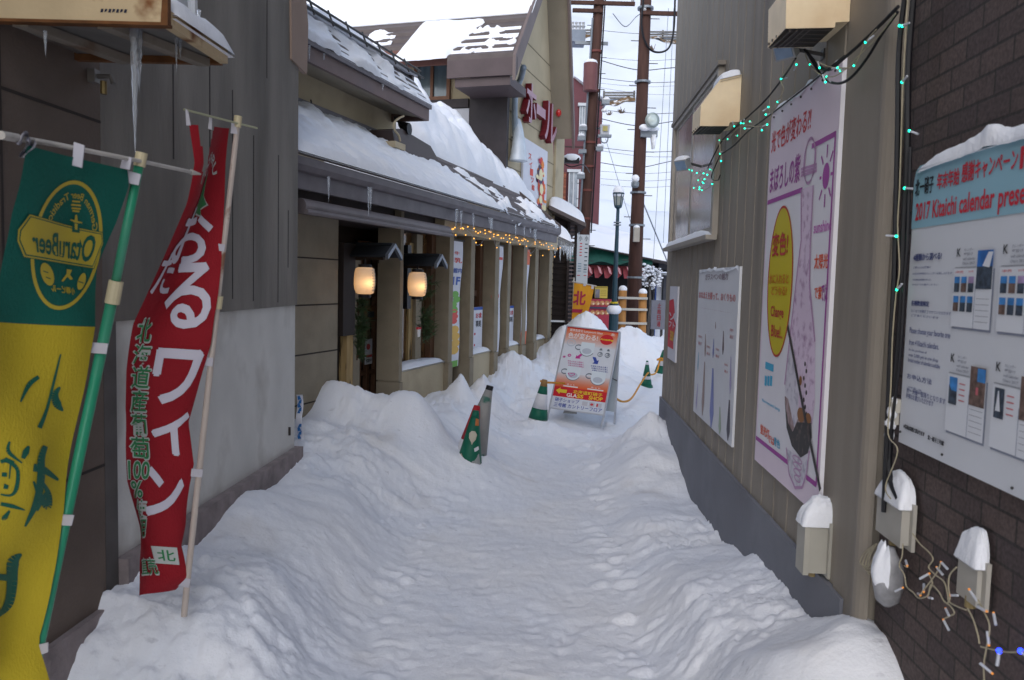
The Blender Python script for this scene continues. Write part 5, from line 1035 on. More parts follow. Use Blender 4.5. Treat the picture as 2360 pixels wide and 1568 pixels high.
# warm lights under the eave
zl4 = zz(1750, 900, .38256); rs = np.random.RandomState(11)
wp = [(130, 45), (150, 48), (165, 45), (182, 30), (245, 40), (262, 35), (270, 42), (317, 22), (383, 40), (400, 72), (425, 88), (448, 76), (497, 58), (500, 92), (540, 72), (557, 78), (590, 100), (587, 124), (625, 110), (638, 108), (547, 146), (665, 140), (690, 142), (715, 108), (752, 112), (754, 145), (784, 155), (762, 187), (820, 132), (836, 138), (850, 168), (880, 162), (893, 168), (905, 148), (921, 156), (945, 172), (862, 205), (930, 226), (1020, 182), (1020, 202), (1070, 184), (1087, 208), (1110, 212), (1138, 195), (1162, 232), (1195, 218), (1215, 245), (1254, 252), (1283, 242), (1165, 262), (190, 107), (294, 108), (403, 187), (380, 145), (460, 215), (620, 240), (730, 180), (975, 320), (1100, 322), (1225, 335)]
qs = [zl4(x, y) for x, y in wp]; pts = [sp(sq(x, y, .20)[0], .20, sq(x, y, .20)[1]) for x, y in qs]
srt = sorted(pts, key=lambda p: p[1]); swag = [p+UP*.03*math.sin(i*1.3) for i, p in enumerate(srt)]
WARM = mat('warm_led', '#d09030', .4, 0, emit='#ffb14a', estr=1.0)
lights('string of warm yellow lights along the cream beam under the shop eave', [swag[::3], swag[1::3]], pts, WARM, None, .0085, .0022, False, M_CLEAR, n=3)

# icicles on the shop eaves (all alike)
IGS = 'icicles along the shop eave'; rs = np.random.RandomState(3)
for k in range(20):
    x = rs.choice([1055, 1062, 1070, 1078, 1088, 1130, 1175, 1185, 1205, 1222, 1232, 1236, 760, 850])+rs.randint(-4, 5); yy = sq(x, 500, OE+.05)[0]
    icicle(sp(yy, OE+.05, ZB+.13), rs.uniform(.08, .3), .022, 'thin icicle hanging from the grey eave of the shop', IGS, k)
for k in range(4): icicle(sp(yF_-rs.uniform(.1, 3), oF+.03, zFt-.06), rs.uniform(.06, .18), .018, 'small icicle hanging from the upper brown eave of the shop', 'icicles on the upper eave', k)
# ================================================================== BANNERS ON THE LEFT
def curve_at(pts, t):
    ts = [p[0] for p in pts]; return np.interp(t, ts, [p[1] for p in pts]), np.interp(t, ts, [p[2] for p in pts])
def cloth_mat(name, c, c2=None):
    return mat(name, c, .8, .06, 3, .25, 160, stretch=(1, 1, .5))
M_ROD = mat('white_rod', '#b9b3ab', .5, .1, 8); M_TAPE = mat('white_strap', '#b9b6bd', .7, .05)
def banner(label, left, right, Yl, Yr, wave):
    # left / right: (t, x, y) photo points down each edge of the hanging cloth
    def surf(x, y, off):
        a = P(*curve_at(left, y), np.interp(y, [0, 1], Yl)); b = P(*curve_at(right, y), np.interp(y, [0, 1], Yr))
        n = unit(np.cross(UP, b-a)); n = n if n@(_O-a) > 0 else -n
        return a+(b-a)*x + n*(off + wave(x, y))
    return surf
# ---- beer banner: green above, yellow below, seen from the back
Lb = [(0, 62, 335), (.03, 52, 362), (.13, 17, 490), (.27, -2, 672), (.33, -8, 742), (1, -70, 1640)]
Rb = [(0, 287, 392), (.03, 290, 428), (.10, 264, 515), (.18, 227, 613), (.25, 220, 686), (.305, 215, 753), (.36, 201, 817), (.63, 157, 1167), (.77, 112, 1339), (.89, 83, 1480), (.945, 112, 1563), (1, 118, 1640)]
sb = banner('', Lb, Rb, (1.97, 2.22), (2.38, 2.40), lambda x, y: .012*math.sin(6*x+9*y)*(.3+y)+.010*math.sin(17*y-5*x))
t = thing('beer_banner', P(90, 1568, 2.4), 'green and yellow cloth banner with mirrored beer lettering on a green pole', 'banner')
ySp = lambda x: .33-.025*x
def part(y0, y1, nm, m_):
    m = MB(); m.grid(lambda u, v: sb(u, y0(u)+(y1(u)-y0(u))*v, 0), 14, 40); o = m.build(nm, m_, t, smooth=True); return o
part(lambda u: 0, ySp, 'green_cloth', cloth_mat('green_cloth', '#0e5f52')); part(lambda u: ySp(u)+.0005, lambda u: 1.0, 'yellow_cloth', cloth_mat('yellow_cloth', '#c4ac2a'))
zg = zz(0, 560, .4848)
_gx = np.linspace(-.1, 1.1, 49); _gy = np.linspace(-.02, 1.02, 105)
def pj(x, y): p = sb(x, y, 0)-_O; d = p@_f; return np.array([CX+FQ*(p@_r)/d, CY-FQ*(p@_u)/d])
_gp = np.array([[pj(x, y) for x in _gx] for y in _gy])
def inv(q):     # photo point -> cloth fractions: nearest grid node, then a few damped steps
    k = int(np.argmin(((_gp-np.array(q))**2).sum(-1))); x, y = _gx[k % 49], _gy[k//49]
    for _ in range(8):
        e = np.array(q)-pj(x, y); J = np.stack([(pj(x+1e-3, y)-pj(x, y))/1e-3, (pj(x, y+1e-3)-pj(x, y))/1e-3], 1); d_ = np.clip(np.linalg.solve(J, e), -.02, .02); x += d_[0]*.7; y += d_[1]*.7
    return x, y
GQ = lambda x, y: inv(zg(x, y))
qd = lambda c00, c10, c11, c01: (lambda u, v: tuple((np.array(c00)*(1-u)+np.array(c10)*u)*(1-v)+(np.array(c01)*(1-u)+np.array(c11)*u)*v))
ML = .05; ye = MB(); gn = MB()
# round logo frame
el = [GQ(545+290*math.cos(a)-62*math.sin(a)*1.0, 870+535*math.sin(a)) for a in np.linspace(0, 2*math.pi, 49)]
el2 = [GQ(545+262*math.cos(a)-58*math.sin(a), 870+503*math.sin(a)) for a in np.linspace(0, 2*math.pi, 49)]
for k in range(48): shape(ye, [el[k], el[k+1], el2[k+1], el2[k]], sb, .0016, ML)
for pts_, mm, off in (([(235, 612), (845, 762), (850, 860), (770, 1068), (185, 972), (128, 840), (135, 740)], gn, .0022), ([(238, 618), (838, 768), (842, 856), (765, 1060), (190, 966), (136, 836), (143, 742)], ye, .0028), ([(240, 630), (832, 776), (836, 850), (758, 1050), (200, 955), (148, 830), (155, 748)], gn, .0034), ([(245, 640), (826, 783), (830, 848), (752, 1040), (207, 945), (156, 826), (164, 752)], ye, .004)):
    shape(mm, [GQ(*p) for p in pts_], sb, off, ML)
wq = qd(GQ(800, 790), GQ(238, 745), GQ(262, 925), GQ(735, 1015)); text(gn, 'OtaruBeer', (0, 0, 1, 1), sb, .0052, .02, .02, warp=wq)
def arc(x, y): a = math.pi*(1.28+.52*(1-x))-math.pi*0; a = 1.12*math.pi+(1-x)*.80*math.pi; rx, ry = (235-45*y), (430-60*y); return GQ(560+rx*math.cos(a)-50*math.sin(a), 855+ry*math.sin(a))
text(ye, 'German Beer Tradition', (0, 0, 1, 1), sb, .002, .01, .02, warp=arc)
for k, (x0, x1, y) in enumerate(((590, 655, 500), (582, 662, 530), (585, 660, 558), (592, 650, 580))): shape(ye, [GQ(x0, y), GQ(x1, y+6), GQ(x1, y+20), GQ(x0, y+14)], sb, .002, ML)
shape(gn, [GQ(585, 680), GQ(640, 690), GQ(645, 770), GQ(580, 760)], sb, .0052, ML)
for pts_ in ([(605, 620), (620, 620), (625, 670), (600, 665)], [(565, 655), (662, 680), (662, 692), (565, 667)], [(588, 668), (642, 680), (640, 690), (590, 680)], [(600, 690), (625, 695), (622, 745), (602, 740)]): shape(ye, [GQ(*p) for p in pts_], sb, .006, ML)
for cx_, cy_, a, b in ((385, 1110, 52, 95), (668, 1170, 32, 70)): shape(ye, [GQ(cx_+a*math.cos(k*.4)+(.25*b*math.sin(k*.4)*(1 if cx_ < 500 else -1)), cy_+b*math.sin(k*.4)) for k in range(16)], sb, .002, ML)
for cx_, cy_ in ((372, 1080), (392, 1130), (662, 1165)): shape(gn, [GQ(cx_-22, cy_), GQ(cx_+20, cy_+14), GQ(cx_+18, cy_+22), GQ(cx_-22, cy_+8)], sb, .003, ML)
for pts_ in ([(545, 1068), (590, 1075), (572, 1112), (598, 1150), (575, 1158), (552, 1130), (515, 1172), (500, 1165), (545, 1105)],): shape(ye, [GQ(*p) for p in pts_], sb, .002, ML)
text(ye, '小樽ビール', (0, 0, 1, 1), sb, .002, .02, .03, warp=qd(GQ(612, 1225), GQ(420, 1190), GQ(418, 1255), GQ(608, 1280)))
ye.build('yellow_logo', INK('logo_yellow', '#c0aa38'), t)
# brush lettering on the yellow field
z4b = zz(0, 1300, .907); BQ = lambda x, y: inv(z4b(x, y))
def brush(mb, pts, wd):
    pp_ = smooth_path([V(x, y, 0) for x, y in pts], 5); n = len(pp_)
    for i in range(n-1):
        w0 = 1.35*np.interp(i/(n-1), np.linspace(0, 1, len(wd)), wd); w1 = 1.35*np.interp((i+1)/(n-1), np.linspace(0, 1, len(wd)), wd)
        d = unit(pp_[i+1]-pp_[i]+1e-9); nn_ = V(-d[1], d[0], 0); a, b = pp_[i], pp_[i+1]
        shape(mb, [BQ(*(a+nn_*w0/2)[:2]), BQ(*(b+nn_*w1/2)[:2]), BQ(*(b-nn_*w1/2)[:2]), BQ(*(a-nn_*w0/2)[:2])], sb, .0022, ML)
for pts_, wd in (([(265, 130), (240, 230), (205, 370), (172, 455)], (4, 8, 10, 16)), ([(168, 230), (125, 265), (88, 340)], (12, 16, 5)), ([(262, 275), (240, 310), (250, 350), (275, 380)], (6, 22, 28, 5)),
    ([(198, 535), (180, 590), (178, 680), (160, 780), (108, 890)], (16, 24, 26, 24, 6)), ([(145, 630), (190, 640), (255, 685)], (26, 24, 8)), ([(145, 690), (175, 760), (208, 800), (212, 750), (190, 700)], (5, 18, 26, 20, 8)), ([(212, 730), (190, 760), (160, 820)], (8, 14, 10)),
    ([(40, 515), (35, 560), (95, 610)], (6, 14, 4)), ([(125, 535), (112, 560), (98, 590)], (6, 22, 12)), ([(0, 605), (30, 600), (74, 640), (70, 720), (45, 752), (0, 748)], (12, 14, 12, 14, 8, 5)), ([(5, 660), (28, 662)], (14, 14)), ([(14, 712), (34, 716)], (18, 12)), ([(0, 790), (50, 800), (108, 818)], (12, 14, 3)), ([(40, 820), (18, 850), (5, 852)], (6, 18, 10)), ([(45, 600), (38, 680)], (6, 4)), ([(20, 590), (60, 608)], (10, 8)),
    ([(92, 1012), (55, 1050), (50, 1150), (35, 1230), (-10, 1285)], (5, 40, 34, 30, 10)), ([(50, 1118), (-30, 1110)], (22, 20))): brush(gn, pts_, wd)
gn.build('green_lettering', INK('logo_green', '#0f5a48'), t)
pole = [P(325, 358, 2.42), P(285, 560, 2.42), P(180, 1060, 2.42), P(75, 1560, 2.42), P(52, 1680, 2.42)]
m = MB(); m.tube(pole[:1]+[P(263, 668, 2.42)], .0135, 12); m.tube([P(263, 668, 2.42), pole[3], pole[4]], .0165, 12); m.build('pole', mat('green_pole', '#2f8f6c', .35, .06, 8, col2='#5a8a76', c2scale=2), t, smooth=True)
m = MB(); m.tube([P(327, 352, 2.42), P(321, 384, 2.42)], .0172, 14); m.tube([P(268, 648, 2.42), P(258, 700, 2.42)], .0215, 14); m.build('pole_joint', mat('ivory_joint', '#c5b896', .5, .05), t)
m = MB(); m.tube([P(4, 313, 1.90), P(120, 332, 2.1), P(324, 372, 2.41), P(440, 397, 2.72)], [.0085, .007, .0062, .006], 10); m.tube([P(440, 397, 2.72), P(462, 402, 2.76)], [.010, .003], 8); m.tube([P(2, 312, 1.89), P(40, 319, 1.96)], .0105, 10); m.build('crossbar', M_ROD, t)
def strap(mb, pts, w_): mb.prism([np.array(p, float) for p in pts], V(0, -.004, 0))
m = MB()
for q, Y_ in (([(172, 328), (196, 336), (190, 388), (168, 382)], 2.16), ([(284, 362), (305, 364), (300, 392), (278, 388)], 2.36), ([(277, 388), (326, 403), (320, 428), (276, 418)], 2.39), ([(192, 788), (250, 792), (246, 816), (188, 812)], 2.40), ([(133, 1185), (172, 1187), (166, 1211), (128, 1209)], 2.40), ([(68, 1490), (112, 1480), (112, 1502), (64, 1520)], 2.40)): strap(m, [P(x, y, Y_) for x, y in q], 0)
m.build('strap', M_TAPE, t)
m = MB(); m.grid(lambda u, v: P(52+24*u+8*math.sin(5*v), 318+46*v, 2.0+.03*math.sin(9*u+7*v)), 8, 10); m.grid(lambda u, v: P(36+30*u, 308+22*v+6*math.sin(6*u), 1.97+.03*math.sin(7*u+4*v)), 8, 6); m.build('knot_rag', mat('rag_grey', '#9a98a0', .9, .1, 20), t, smooth=True)
m = MB(); m.tube([P(92, 1490, 2.43), P(62, 1580, 2.40), P(40, 1650, 2.38)], .011, 8); m.build('stay_rod', M_DARK, t)

# ---- red wine banner
Lr = [(0, 432, 288), (.08, 434, 374), (.17, 413, 468), (.285, 364, 594), (.43, 304, 747), (.53, 289, 854), (.61, 282, 939), (.69, 283, 1023), (.765, 288, 1108), (.86, 314, 1213), (.94, 322, 1298), (1, 335, 1374)]
Rr = [(0, 536, 296), (.15, 521, 454), (.27, 503, 584), (.405, 479, 730), (.465, 475, 791), (.565, 446, 905), (.63, 427, 973), (.72, 445, 1070), (.85, 422, 1209), (.9, 405, 1255), (.97, 420, 1330), (1, 394, 1359)]
sb2 = banner('', Lr, Rr, (2.95, 3.0), (3.2, 3.2), lambda x, y: .030*math.sin(5.5*x+3*y+.6)*(.4+.6*math.sin(3*y))+.018*math.sin(10*y+4*x)+.010*math.sin(23*y-7*x)*y)
t = thing('wine_banner', P(428, 1385, 3.2), 'tall red cloth banner with white brush lettering on a thin pale pole', 'banner')
nu, nv = 24, 110; m = MB(); base = [sb2(i/nu, j/nv, 0) for j in range(nv+1) for i in range(nu+1)]
fs = []
for j in range(nv):
    for i in range(nu):
        x, y = (i+.5)/nu, (j+.5)/nv
        if y < .135 and abs(x-(.30-.6*y)) < .19*(1-y/.135) and x > .04: continue
        fs.append((j*(nu+1)+i, j*(nu+1)+i+1, (j+1)*(nu+1)+i+1, (j+1)*(nu+1)+i))
m.add(base, fs); m.build('red_cloth', cloth_mat('red_cloth', '#8f1420'), t, smooth=True)
wh = MB(); gr = MB(); ow = MB()
TX = lambda b, box, mm, off=.003, bold=.05, ml=.03: text(mm, b, box, sb2, off, bold, ml)
TX('お', (.16, .178, .86, .295), wh, .004, .03); TX('た', (.02, .275, .40, .362), wh, .004, .03); TX('る', (.40, .293, .92, .432), wh, .004, .035); TX('ワ', (.40, .482, .93, .592), wh); TX('イ', (.46, .610, .96, .702), wh); TX('ン', (.33, .735, .88, .835), wh)
for ch, y0, y1, x0, x1 in (('北', .418, .468, .07, .27), ('海', .474, .515, .07, .31), ('道', .519, .566, .08, .36), ('産', .570, .617, .08, .37), ('葡', .621, .667, .08, .38), ('萄', .671, .717, .06, .38), ('100', .722, .760, .02, .37), ('%', .764, .800, .05, .27), ('使', .805, .842, .08, .34), ('用', .846, .885, .08, .34)):
    TX(ch, (x0-.012, y0-.002, x1+.012, y1+.002), ow, .003, .055, .04); TX(ch, (x0, y0, x1, y1), gr, .0045, .012, .04)
def arc2(x, y): a = math.pi*(1.02+.9*x); return (.56+(.30-.10*y)*math.cos(a), .115+(.060-.022*y)*math.sin(a))
text(ow, 'OTARU', (0, 0, 1, 1), sb2, .003, .02, .04, warp=arc2)
tg = [(.55, .10), (.62, .150), (.74, .168), (.62, .178), (.66, .192), (.50, .188), (.40, .205), (.36, .20), (.42, .182), (.34, .178), (.46, .155)]; shape(ow, [(.5+(x-.5)*1.15, .155+(y-.155)*1.1) for x, y in tg], sb2, .0028, .04); shape(gr, tg, sb2, .0042, .04)
TX('北', (.55, .912, .80, .935), gr, .0045, .02); rect(ow, .48, .905, .86, .942, sb2, .003, .04); TX('直売', (.05, .93, .50, .965), ow, .003, .05); TX('直売', (.06, .932, .49, .963), gr, .0045, .01)
wh.build('white_lettering', INK('cloth_white', '#c9c4cf'), t); gr.build('green_lettering', INK('cloth_green', '#2d7a48'), t); ow.build('outline_lettering', INK('cloth_pale', '#b7b9b4'), t)
m = MB(); m.tube([P(548, 280, 3.2), P(502, 690, 3.2)], .0105, 10); m.tube([P(502, 690, 3.2), P(431, 1345, 3.2), P(424, 1420, 3.2)], .0125, 10); m.build('pole', mat('pale_pole', '#b9aca2', .45, .08, 8, col2='#7d5a48', c2scale=9, c2lo=.62, c2hi=.7), t)
m = MB(); m.tube([P(549, 268, 3.2), P(546, 294, 3.2)], .0155, 12); m.tube([P(505, 683, 3.2), P(501, 712, 3.2)], .0165, 12); m.build('pole_joint', mat('ivory_joint', '#c5b896', .5, .05), t)
m = MB(); m.tube([P(424, 253, 2.95), P(548, 285, 3.19), P(592, 296, 3.3)], .0042, 8); m.build('crossbar', mat('pale_green_rod', '#a5a68a', .5, .05), t)
m = MB()
for q, Y_ in (([(428, 252), (434, 256), (440, 290), (430, 290)], 2.95), ([(483, 268), (489, 270), (489, 300), (480, 298)], 3.08), ([(534, 282), (542, 284), (548, 310), (532, 308)], 3.19), ([(493, 561), (519, 564), (517, 580), (491, 577)], 3.19), ([(463, 822), (492, 825), (490, 845), (460, 842)], 3.19), ([(442, 1080), (468, 1082), (466, 1100), (440, 1098)], 3.19), ([(410, 1330), (440, 1334), (436, 1354), (406, 1350)], 3.19)): strap(m, [P(x, y, Y_) for x, y in q], 0)
m.build('strap', M_TAPE, t)
t = thing('blue_banner_edge', P(690, 985, 6.1), 'sliver of a blue and white patterned banner at the concrete corner', 'banner')
m = MB(); m.grid(lambda u, v: P(683+14*u+2*math.sin(8*v), 910+105*v, 6.0+.02*math.sin(9*v)), 4, 20); m.build('cloth', M_WPAPER, t)
m = MB()
for k in range(11): m.add([P(685+(k % 2)*5, 914+9*k, 5.99), P(690+(k % 2)*5, 912+9*k, 5.99), P(694, 921+9*k, 5.99), P(686, 922+9*k, 5.99)], [(0, 1, 2, 3)])
m.build('blue_pattern', INK('pattern_blue', '#2f6aa8'), t)

# ================================================================== HOUSE WITH THE GABLE BEHIND THE SHOP
GA = -4.6
def gp(x, y, d=0): return W(x, y, SW(GA+1.048*d))
C0 = gp(1168, 260); C1 = gp(1294, 400); yg0, yg1 = C0[1], C1[1]
def gw(Y_, d, z): return V(GA+BF*Y_, Y_, z)+OUT_S*d
def hitv(x, y, p0, d):
    n = np.cross(d, UP); r_ = ray(x, y); return _O+r_*(((p0-_O)@n)/(r_@n))
FW = gw(yg0, 0, 0)
def fq(x, y, d=0): return hitv(x, y, FW-ALONG_S*d, OUT_S)
OV = .45; YPK = (yg0+yg1)/2
EL = gp(1188, 128, OV); zE = EL[2]; yE = EL[1]+BF*OV/1.048
pk = gp(1222, 32, OV); slope = (pk[2]-zE)/((pk[1]+BF*OV/1.048)-yE); zP = zE+slope*(YPK-yE); er = gp(1322, 300, OV); yE2 = er[1]+BF*OV/1.048; zE2 = er[2]
t = HOUSE = thing('gable_house', (C0+C1)/2*V(1, 1, 0)-OUT_S*3, 'cream house with a steep brown gable roof standing behind the shop', 'house')
LEN = 8.5; zW = zE+slope*(yg0-yE)
zW2 = zE2+(zP-zE2)/(YPK-yE2)*(yg1-yE2)
def gpent(d0, d1):
    q = [(yg0, -.3), (yg1, -.3), (yg1, zW2-.10), (YPK, zP-.12), (yg0, zW-.05)]; return [gw(y, d0, z) for y, z in q], OUT_S*(d1-d0)
m = MB(); m.prism(*gpent(-LEN, 0)); m.build('wall', M_CREAMW, t)
m = MB()
for k in range(9):
    z = 2.4+.48*k
    if z > zW: dy = (z-zW)/slope; y0, y1 = yg0+dy, yg1-dy
    else: y0, y1 = yg0, yg1
    if y1-y0 > .2: q = [gw(y0, .001, 0), gw(y1, .001, 0), gw(y1, .006, 0), gw(y0, .006, 0)]; m.hexa([p+UP*z for p in q], [p+UP*(z+.018) for p in q])
m.build('siding_joints', mat('siding_joint', '#7d735f', .9), t)
def rslab(mb, ya, za, yb, zb, d0, d1, th): 
    q = [gw(ya, d0, za), gw(ya, d1, za), gw(yb, d1, zb), gw(yb, d0, zb)]; return mb.hexa([p-UP*th for p in q], q)
M_RIDGE = mat('dark_fascia', '#4d4648', .6, .1, 4)
m = MB(); rslab(m, yE2, zE2, YPK, zP, -LEN, OV-.03, .12); m.build('far_roof_slope', M_BROOF, t)
PF = (yg0-yE)*1.048; DL = (fq(1030, 140, PF)-FW)@OUT_S; 
n = 6; AS = ((pk[1]+BF*OV/1.048)-yE)/(YPK-yE); m = MB()
for k in range(n):
    a, b = k/n*AS, (k+1)/n*AS; rslab(m, yE+(YPK-yE)*a, zE+(zP-zE)*a+.05, yE+(YPK-yE)*b, zE+(zP-zE)*b+.0, DL if k < 2 else -LEN, OV-.03, .10)
rslab(m, yE+(YPK-yE)*AS, zE+(zP-zE)*AS, YPK, zP, -LEN, OV-.03, .12); m.build('near_roof_slope', M_BROOF, t)
m = MB()
for ya, yb, za in ((yE-.05, YPK, zE-.05*slope), (yE2+.03, YPK, zE2-.05)):
     q = [gw(ya, OV-.03, za), gw(ya, OV+.02, za), gw(yb, OV+.02, zP+.02), gw(yb, OV-.03, zP+.02)]; m.hexa([p-UP*.34 for p in q], [p+UP*.06 for p in q])
m.build('bargeboard', mat('barge_brown', '#6f625f', .55, .1, 3), t)
m = MB(); q = [gw(yE2, .002, zE2-.16), gw(yE2, OV-.03, zE2-.16), gw(YPK, OV-.03, zP-.16), gw(YPK, .002, zP-.16)]; m.hexa([p-UP*.02 for p in q], q); q = [gw(yE, .002, zE-.16), gw(yE, OV-.03, zE-.16), gw(YPK, OV-.03, zP-.16), gw(YPK, .002, zP-.16)]; m.hexa([p-UP*.02 for p in q], q); m.build('verge_soffit', M_SOFFIT, t)
# eave fascia towards the camera: high part on the left, lower dormer part on the right
def eblock(mb, d0, d1, z0, z1, p0, p1): # along the front eave; d = distance out of the gable plane, p = forward of the front wall
    f = lambda d, p, z: gw(yg0, d, z)-ALONG_S*p
    q = [f(d0, p1, 0), f(d1, p1, 0), f(d1, p0, 0), f(d0, p0, 0)]; return mb.hexa([v+UP*z0 for v in q], [v+UP*z1 for v in q])
PF = (yg0-yE)*1.048
m = MB(); eblock(m, DL, OV+.02, zE-.30, zE-.02, PF-.05, PF); eblock(m, DL+.12, OV-.1, zE-.44, zE-.301, .05, PF-.06); m.build('eave_fascia', mat('dark_eave', '#55494a', .55, .12, 3), t)
zU2 = zE+(zP-zE)*2/n*AS; pu = PF-(YPK-yE)*2/n*AS*1.048
m = MB(); eblock(m, -LEN, DL-.001, zU2-.30, zU2-.02, pu-.05, pu); m.build('upper_eave_fascia', mat('red_fascia', '#6d4a42', .6, .1, 3), t)
m = MB(); snow_slab(m, gw(yE+(YPK-yE)*AS, -LEN, zE+(zP-zE)*AS+.02), gw(yE+(YPK-yE)*AS, OV+.03, zE+(zP-zE)*AS+.02), gw(YPK, OV+.03, zP), gw(YPK, -LEN, zP), .36, 60, 26, 12, .15, 3, seed=71); m.build('snow_cover', M_SNOW, t, smooth=True)
m = MB()
def RS(a, d): return gw(yE+(YPK-yE)*a, d, zE+(zP-zE)*a+.035)
snow_slab(m, RS(.0, -1.72), RS(.0, -.75), RS(.86*AS, -.30), RS(.90*AS, -1.45), .10, 40, 36, 14, .25, 10, .12, seed=75)
snow_slab(m, RS(.02, -.8), RS(.02, .38), RS(.7*AS, .38), RS(.7*AS, -.8), .038, 60, 36, 8, .8, 16, 2.8, seed=77)
snow_slab(m, RS(.42*AS, -3.6), RS(.42*AS, -1.9), RS(.75*AS, -1.9), RS(.75*AS, -3.6), .030, 60, 24, 8, .8, 9, 4.0, seed=79)
m.build('snow_patches', M_SNOW, t, smooth=True)
# front window, dark column panels, lean-to
a, b = fq(957, 137), fq(1038, 231); da, db = (a-FW)@OUT_S, (b-FW)@OUT_S; wt = MB()
M_WFR = mat('window_brown', '#7a5440', .5, .1, 5); M_CURT = mat('curtained_glass', '#5d6b72', .15, .25, 2.5, stretch=(4, 4, .5), spec=.7)
for z0, z1, d0, d1 in ((b[2], b[2]+.06, da, db), (a[2]-.06, a[2], da, db), (b[2]+.06, a[2]-.06, da, da+.06), (b[2]+.06, a[2]-.06, db-.06, db), (b[2]+.06, a[2]-.06, (da+db)/2-.025, (da+db)/2+.025)): eblock(wt, d0, d1, z0, z1, .0, .06)
wo = wt.build('window', M_WFR, t); m = MB(); eblock(m, da+.05, db-.05, b[2]+.05, a[2]-.05, .0, .02); m.build('pane', M_CURT, wo)
a, b = fq(1083, 183, .12), fq(1167, 312, .12); da, db = (a-FW)@OUT_S, (b-FW)@OUT_S
m = MB(); eblock(m, da, db, b[2]-.6, a[2]+.3, .002, .12); m.build('dark_panel', mat('dark_panel', '#3a3436', .6, .15, 6), t)
a = fq(958, 236); b = fq(1083, 247); da, db = (a-FW)@OUT_S, (b-FW)@OUT_S; m = MB(); eblock(m, da-2, db, b[2]-.02, a[2], .002, .10); m.build('sill_band', mat('dark_panel', '#3a3436', .6), t)
m = MB(); eblock(m, da-2, db+.0, 3.0, b[2]-.03, .001, .05); m.build('white_apron', mat('white_apron', '#c2c3ca', .8, .05), t)
m = MB(); a, b = gp(1275, 380, .0), gp(1294, 380); sblk = [gw(a[1], .002, 0), gw(b[1], .002, 0), gw(b[1], .05, 0), gw(a[1], .05, 0)]; m.hexa([p+UP*-.3 for p in sblk], [p+UP*(gp(1285, 285)[2]) for p in sblk]); m.build('corner_strip', M_CREAMW, t)
dp = thing('downpipe', gp(1187, 345, .08), 'grey downpipe sheathed in ice at the corner of the gable wall', 'downpipe')
m = MB(); m.tube(smooth_path([gp(1206, 156, .30), gp(1200, 180, .15), gp(1190, 205, .08), gp(1186, 232, .08), gp(1186, 280, .08), gp(1190, 345, .08)]), .055, 9); m.build('pipe', mat('pipe_bluegrey', '#8d98a2', .4, .15, 6, metal=.2), dp, smooth=True)
m = MB(); m.tube(smooth_path([gp(1192, 276, .10), gp(1194, 300, .13), gp(1195, 340, .16), gp(1194, 372, .16)]), [.045+.007*k for k in range(19)], 10); m.build('ice', M_ICE if False else mat('frost_ice', '#c6cfd8', .25, .08, 8, .4, 12, spec=.6), dp, smooth=True)
m = MB()
for y in (258, 318): m.box(gp(1183, y, .05), (.05, .10, .03), (OUT_S, ALONG_S, UP))
m.build('clip', M_DARK, dp)
# raised sign letters on the gable wall
M_LFACE = mat('letter_face', '#ad8996', .4, .06, 5); M_LSIDE = mat('letter_side', '#6a1822', .45, .1, 5)
def raised(body, q0, q1, dep, label):
    a, b = gp(*q0, .02), gp(*q1, .02); t_ = thing('sign_letter', (a+b)/2, label, 'sign letter', 'raised letters on the gable wall')
    vs, ts = glyphs(body, .012); lo, hi = vs.min(0), vs.max(0)
    def f(p, d): x = (p[0]-lo[0])/(hi[0]-lo[0]); y = (hi[1]-p[1])/(hi[1]-lo[1]); c_ = a*(1-x)+b*x; return V(c_[0], c_[1], a[2]+(b[2]-a[2])*y)+OUT_S*d
    m = MB(); m.add([f(p, dep) for p in vs], ts); m.build('face', M_LFACE, t_)
    ed = {}
    for tr_ in ts:
        for i in range(3):
            e = (tr_[i], tr_[(i+1) % 3]); ed[e] = ed.get(e, 0)+1
    m = MB()
    for (i, j) in ed:
        if (j, i) not in ed: m.quad(f(vs[i], 0), f(vs[j], 0), f(vs[j], dep), f(vs[i], dep))
    m.build('side', M_LSIDE, t_)
raised('ホ', (1200, 184), (1221, 293), .12, 'first maroon sign letter on the gable wall, highest on the left'); raised('ー', (1223, 238), (1243, 278), .12, 'middle maroon sign letter, a single long bar on the gable wall'); raised('ル', (1244, 227), (1269, 339), .12, 'last maroon sign letter on the gable wall, nearest the red lamp')
rl_ = thing('alarm_lamp', gp(1286, 262, .12), 'small red alarm lamp under the gable eave', 'lamp'); m = MB(); m.ball(gp(1287, 261, .15), .06, 10, 6, (1, 1, 1.3)); m.build('red_dome', mat('red_dome', '#c01818', .3, .05, spec=.6), rl_); m = MB(); m.box(gp(1287, 267, .10), (.2, .1, .06), (OUT_S, ALONG_S, UP)); m.build('base', M_DARK, rl_)
# poster on the gable wall
a, b, c = gp(1208, 317, .05), gp(1262, 356, .05), gp(1257, 486, .05)
sg = lambda x, y, off: V(*(gw(a[1]+(b[1]-a[1])*x, .05+off, a[2]+(c[2]-a[2]-.0)*y)))
t = thing('food_poster', sg(.5, 1, 0), 'large white wall poster with a colourful food picture on the gable wall', 'poster'); m = MB(); m.prism([sg(0, 0, 0), sg(1, 0, 0), sg(1, 1, 0), sg(0, 1, 0)], -OUT_S*.04); m.build('panel', M_WPAPER, t)
rs = np.random.RandomState(2); cols = {k: MB() for k in ('#d2412f', '#e6812f', '#e9dcae', '#4c3a5a', '#b32a4a')}
for k in range(46):
    y = rs.uniform(.22, .98); x = .72+rs.uniform(-.2, .2)*(.5+y*.6); key = rs.choice(list(cols)); shape(cols[key], ell(x, y, rs.uniform(.03, .09), rs.uniform(.02, .07), 9), sg, .004+.0004*k)
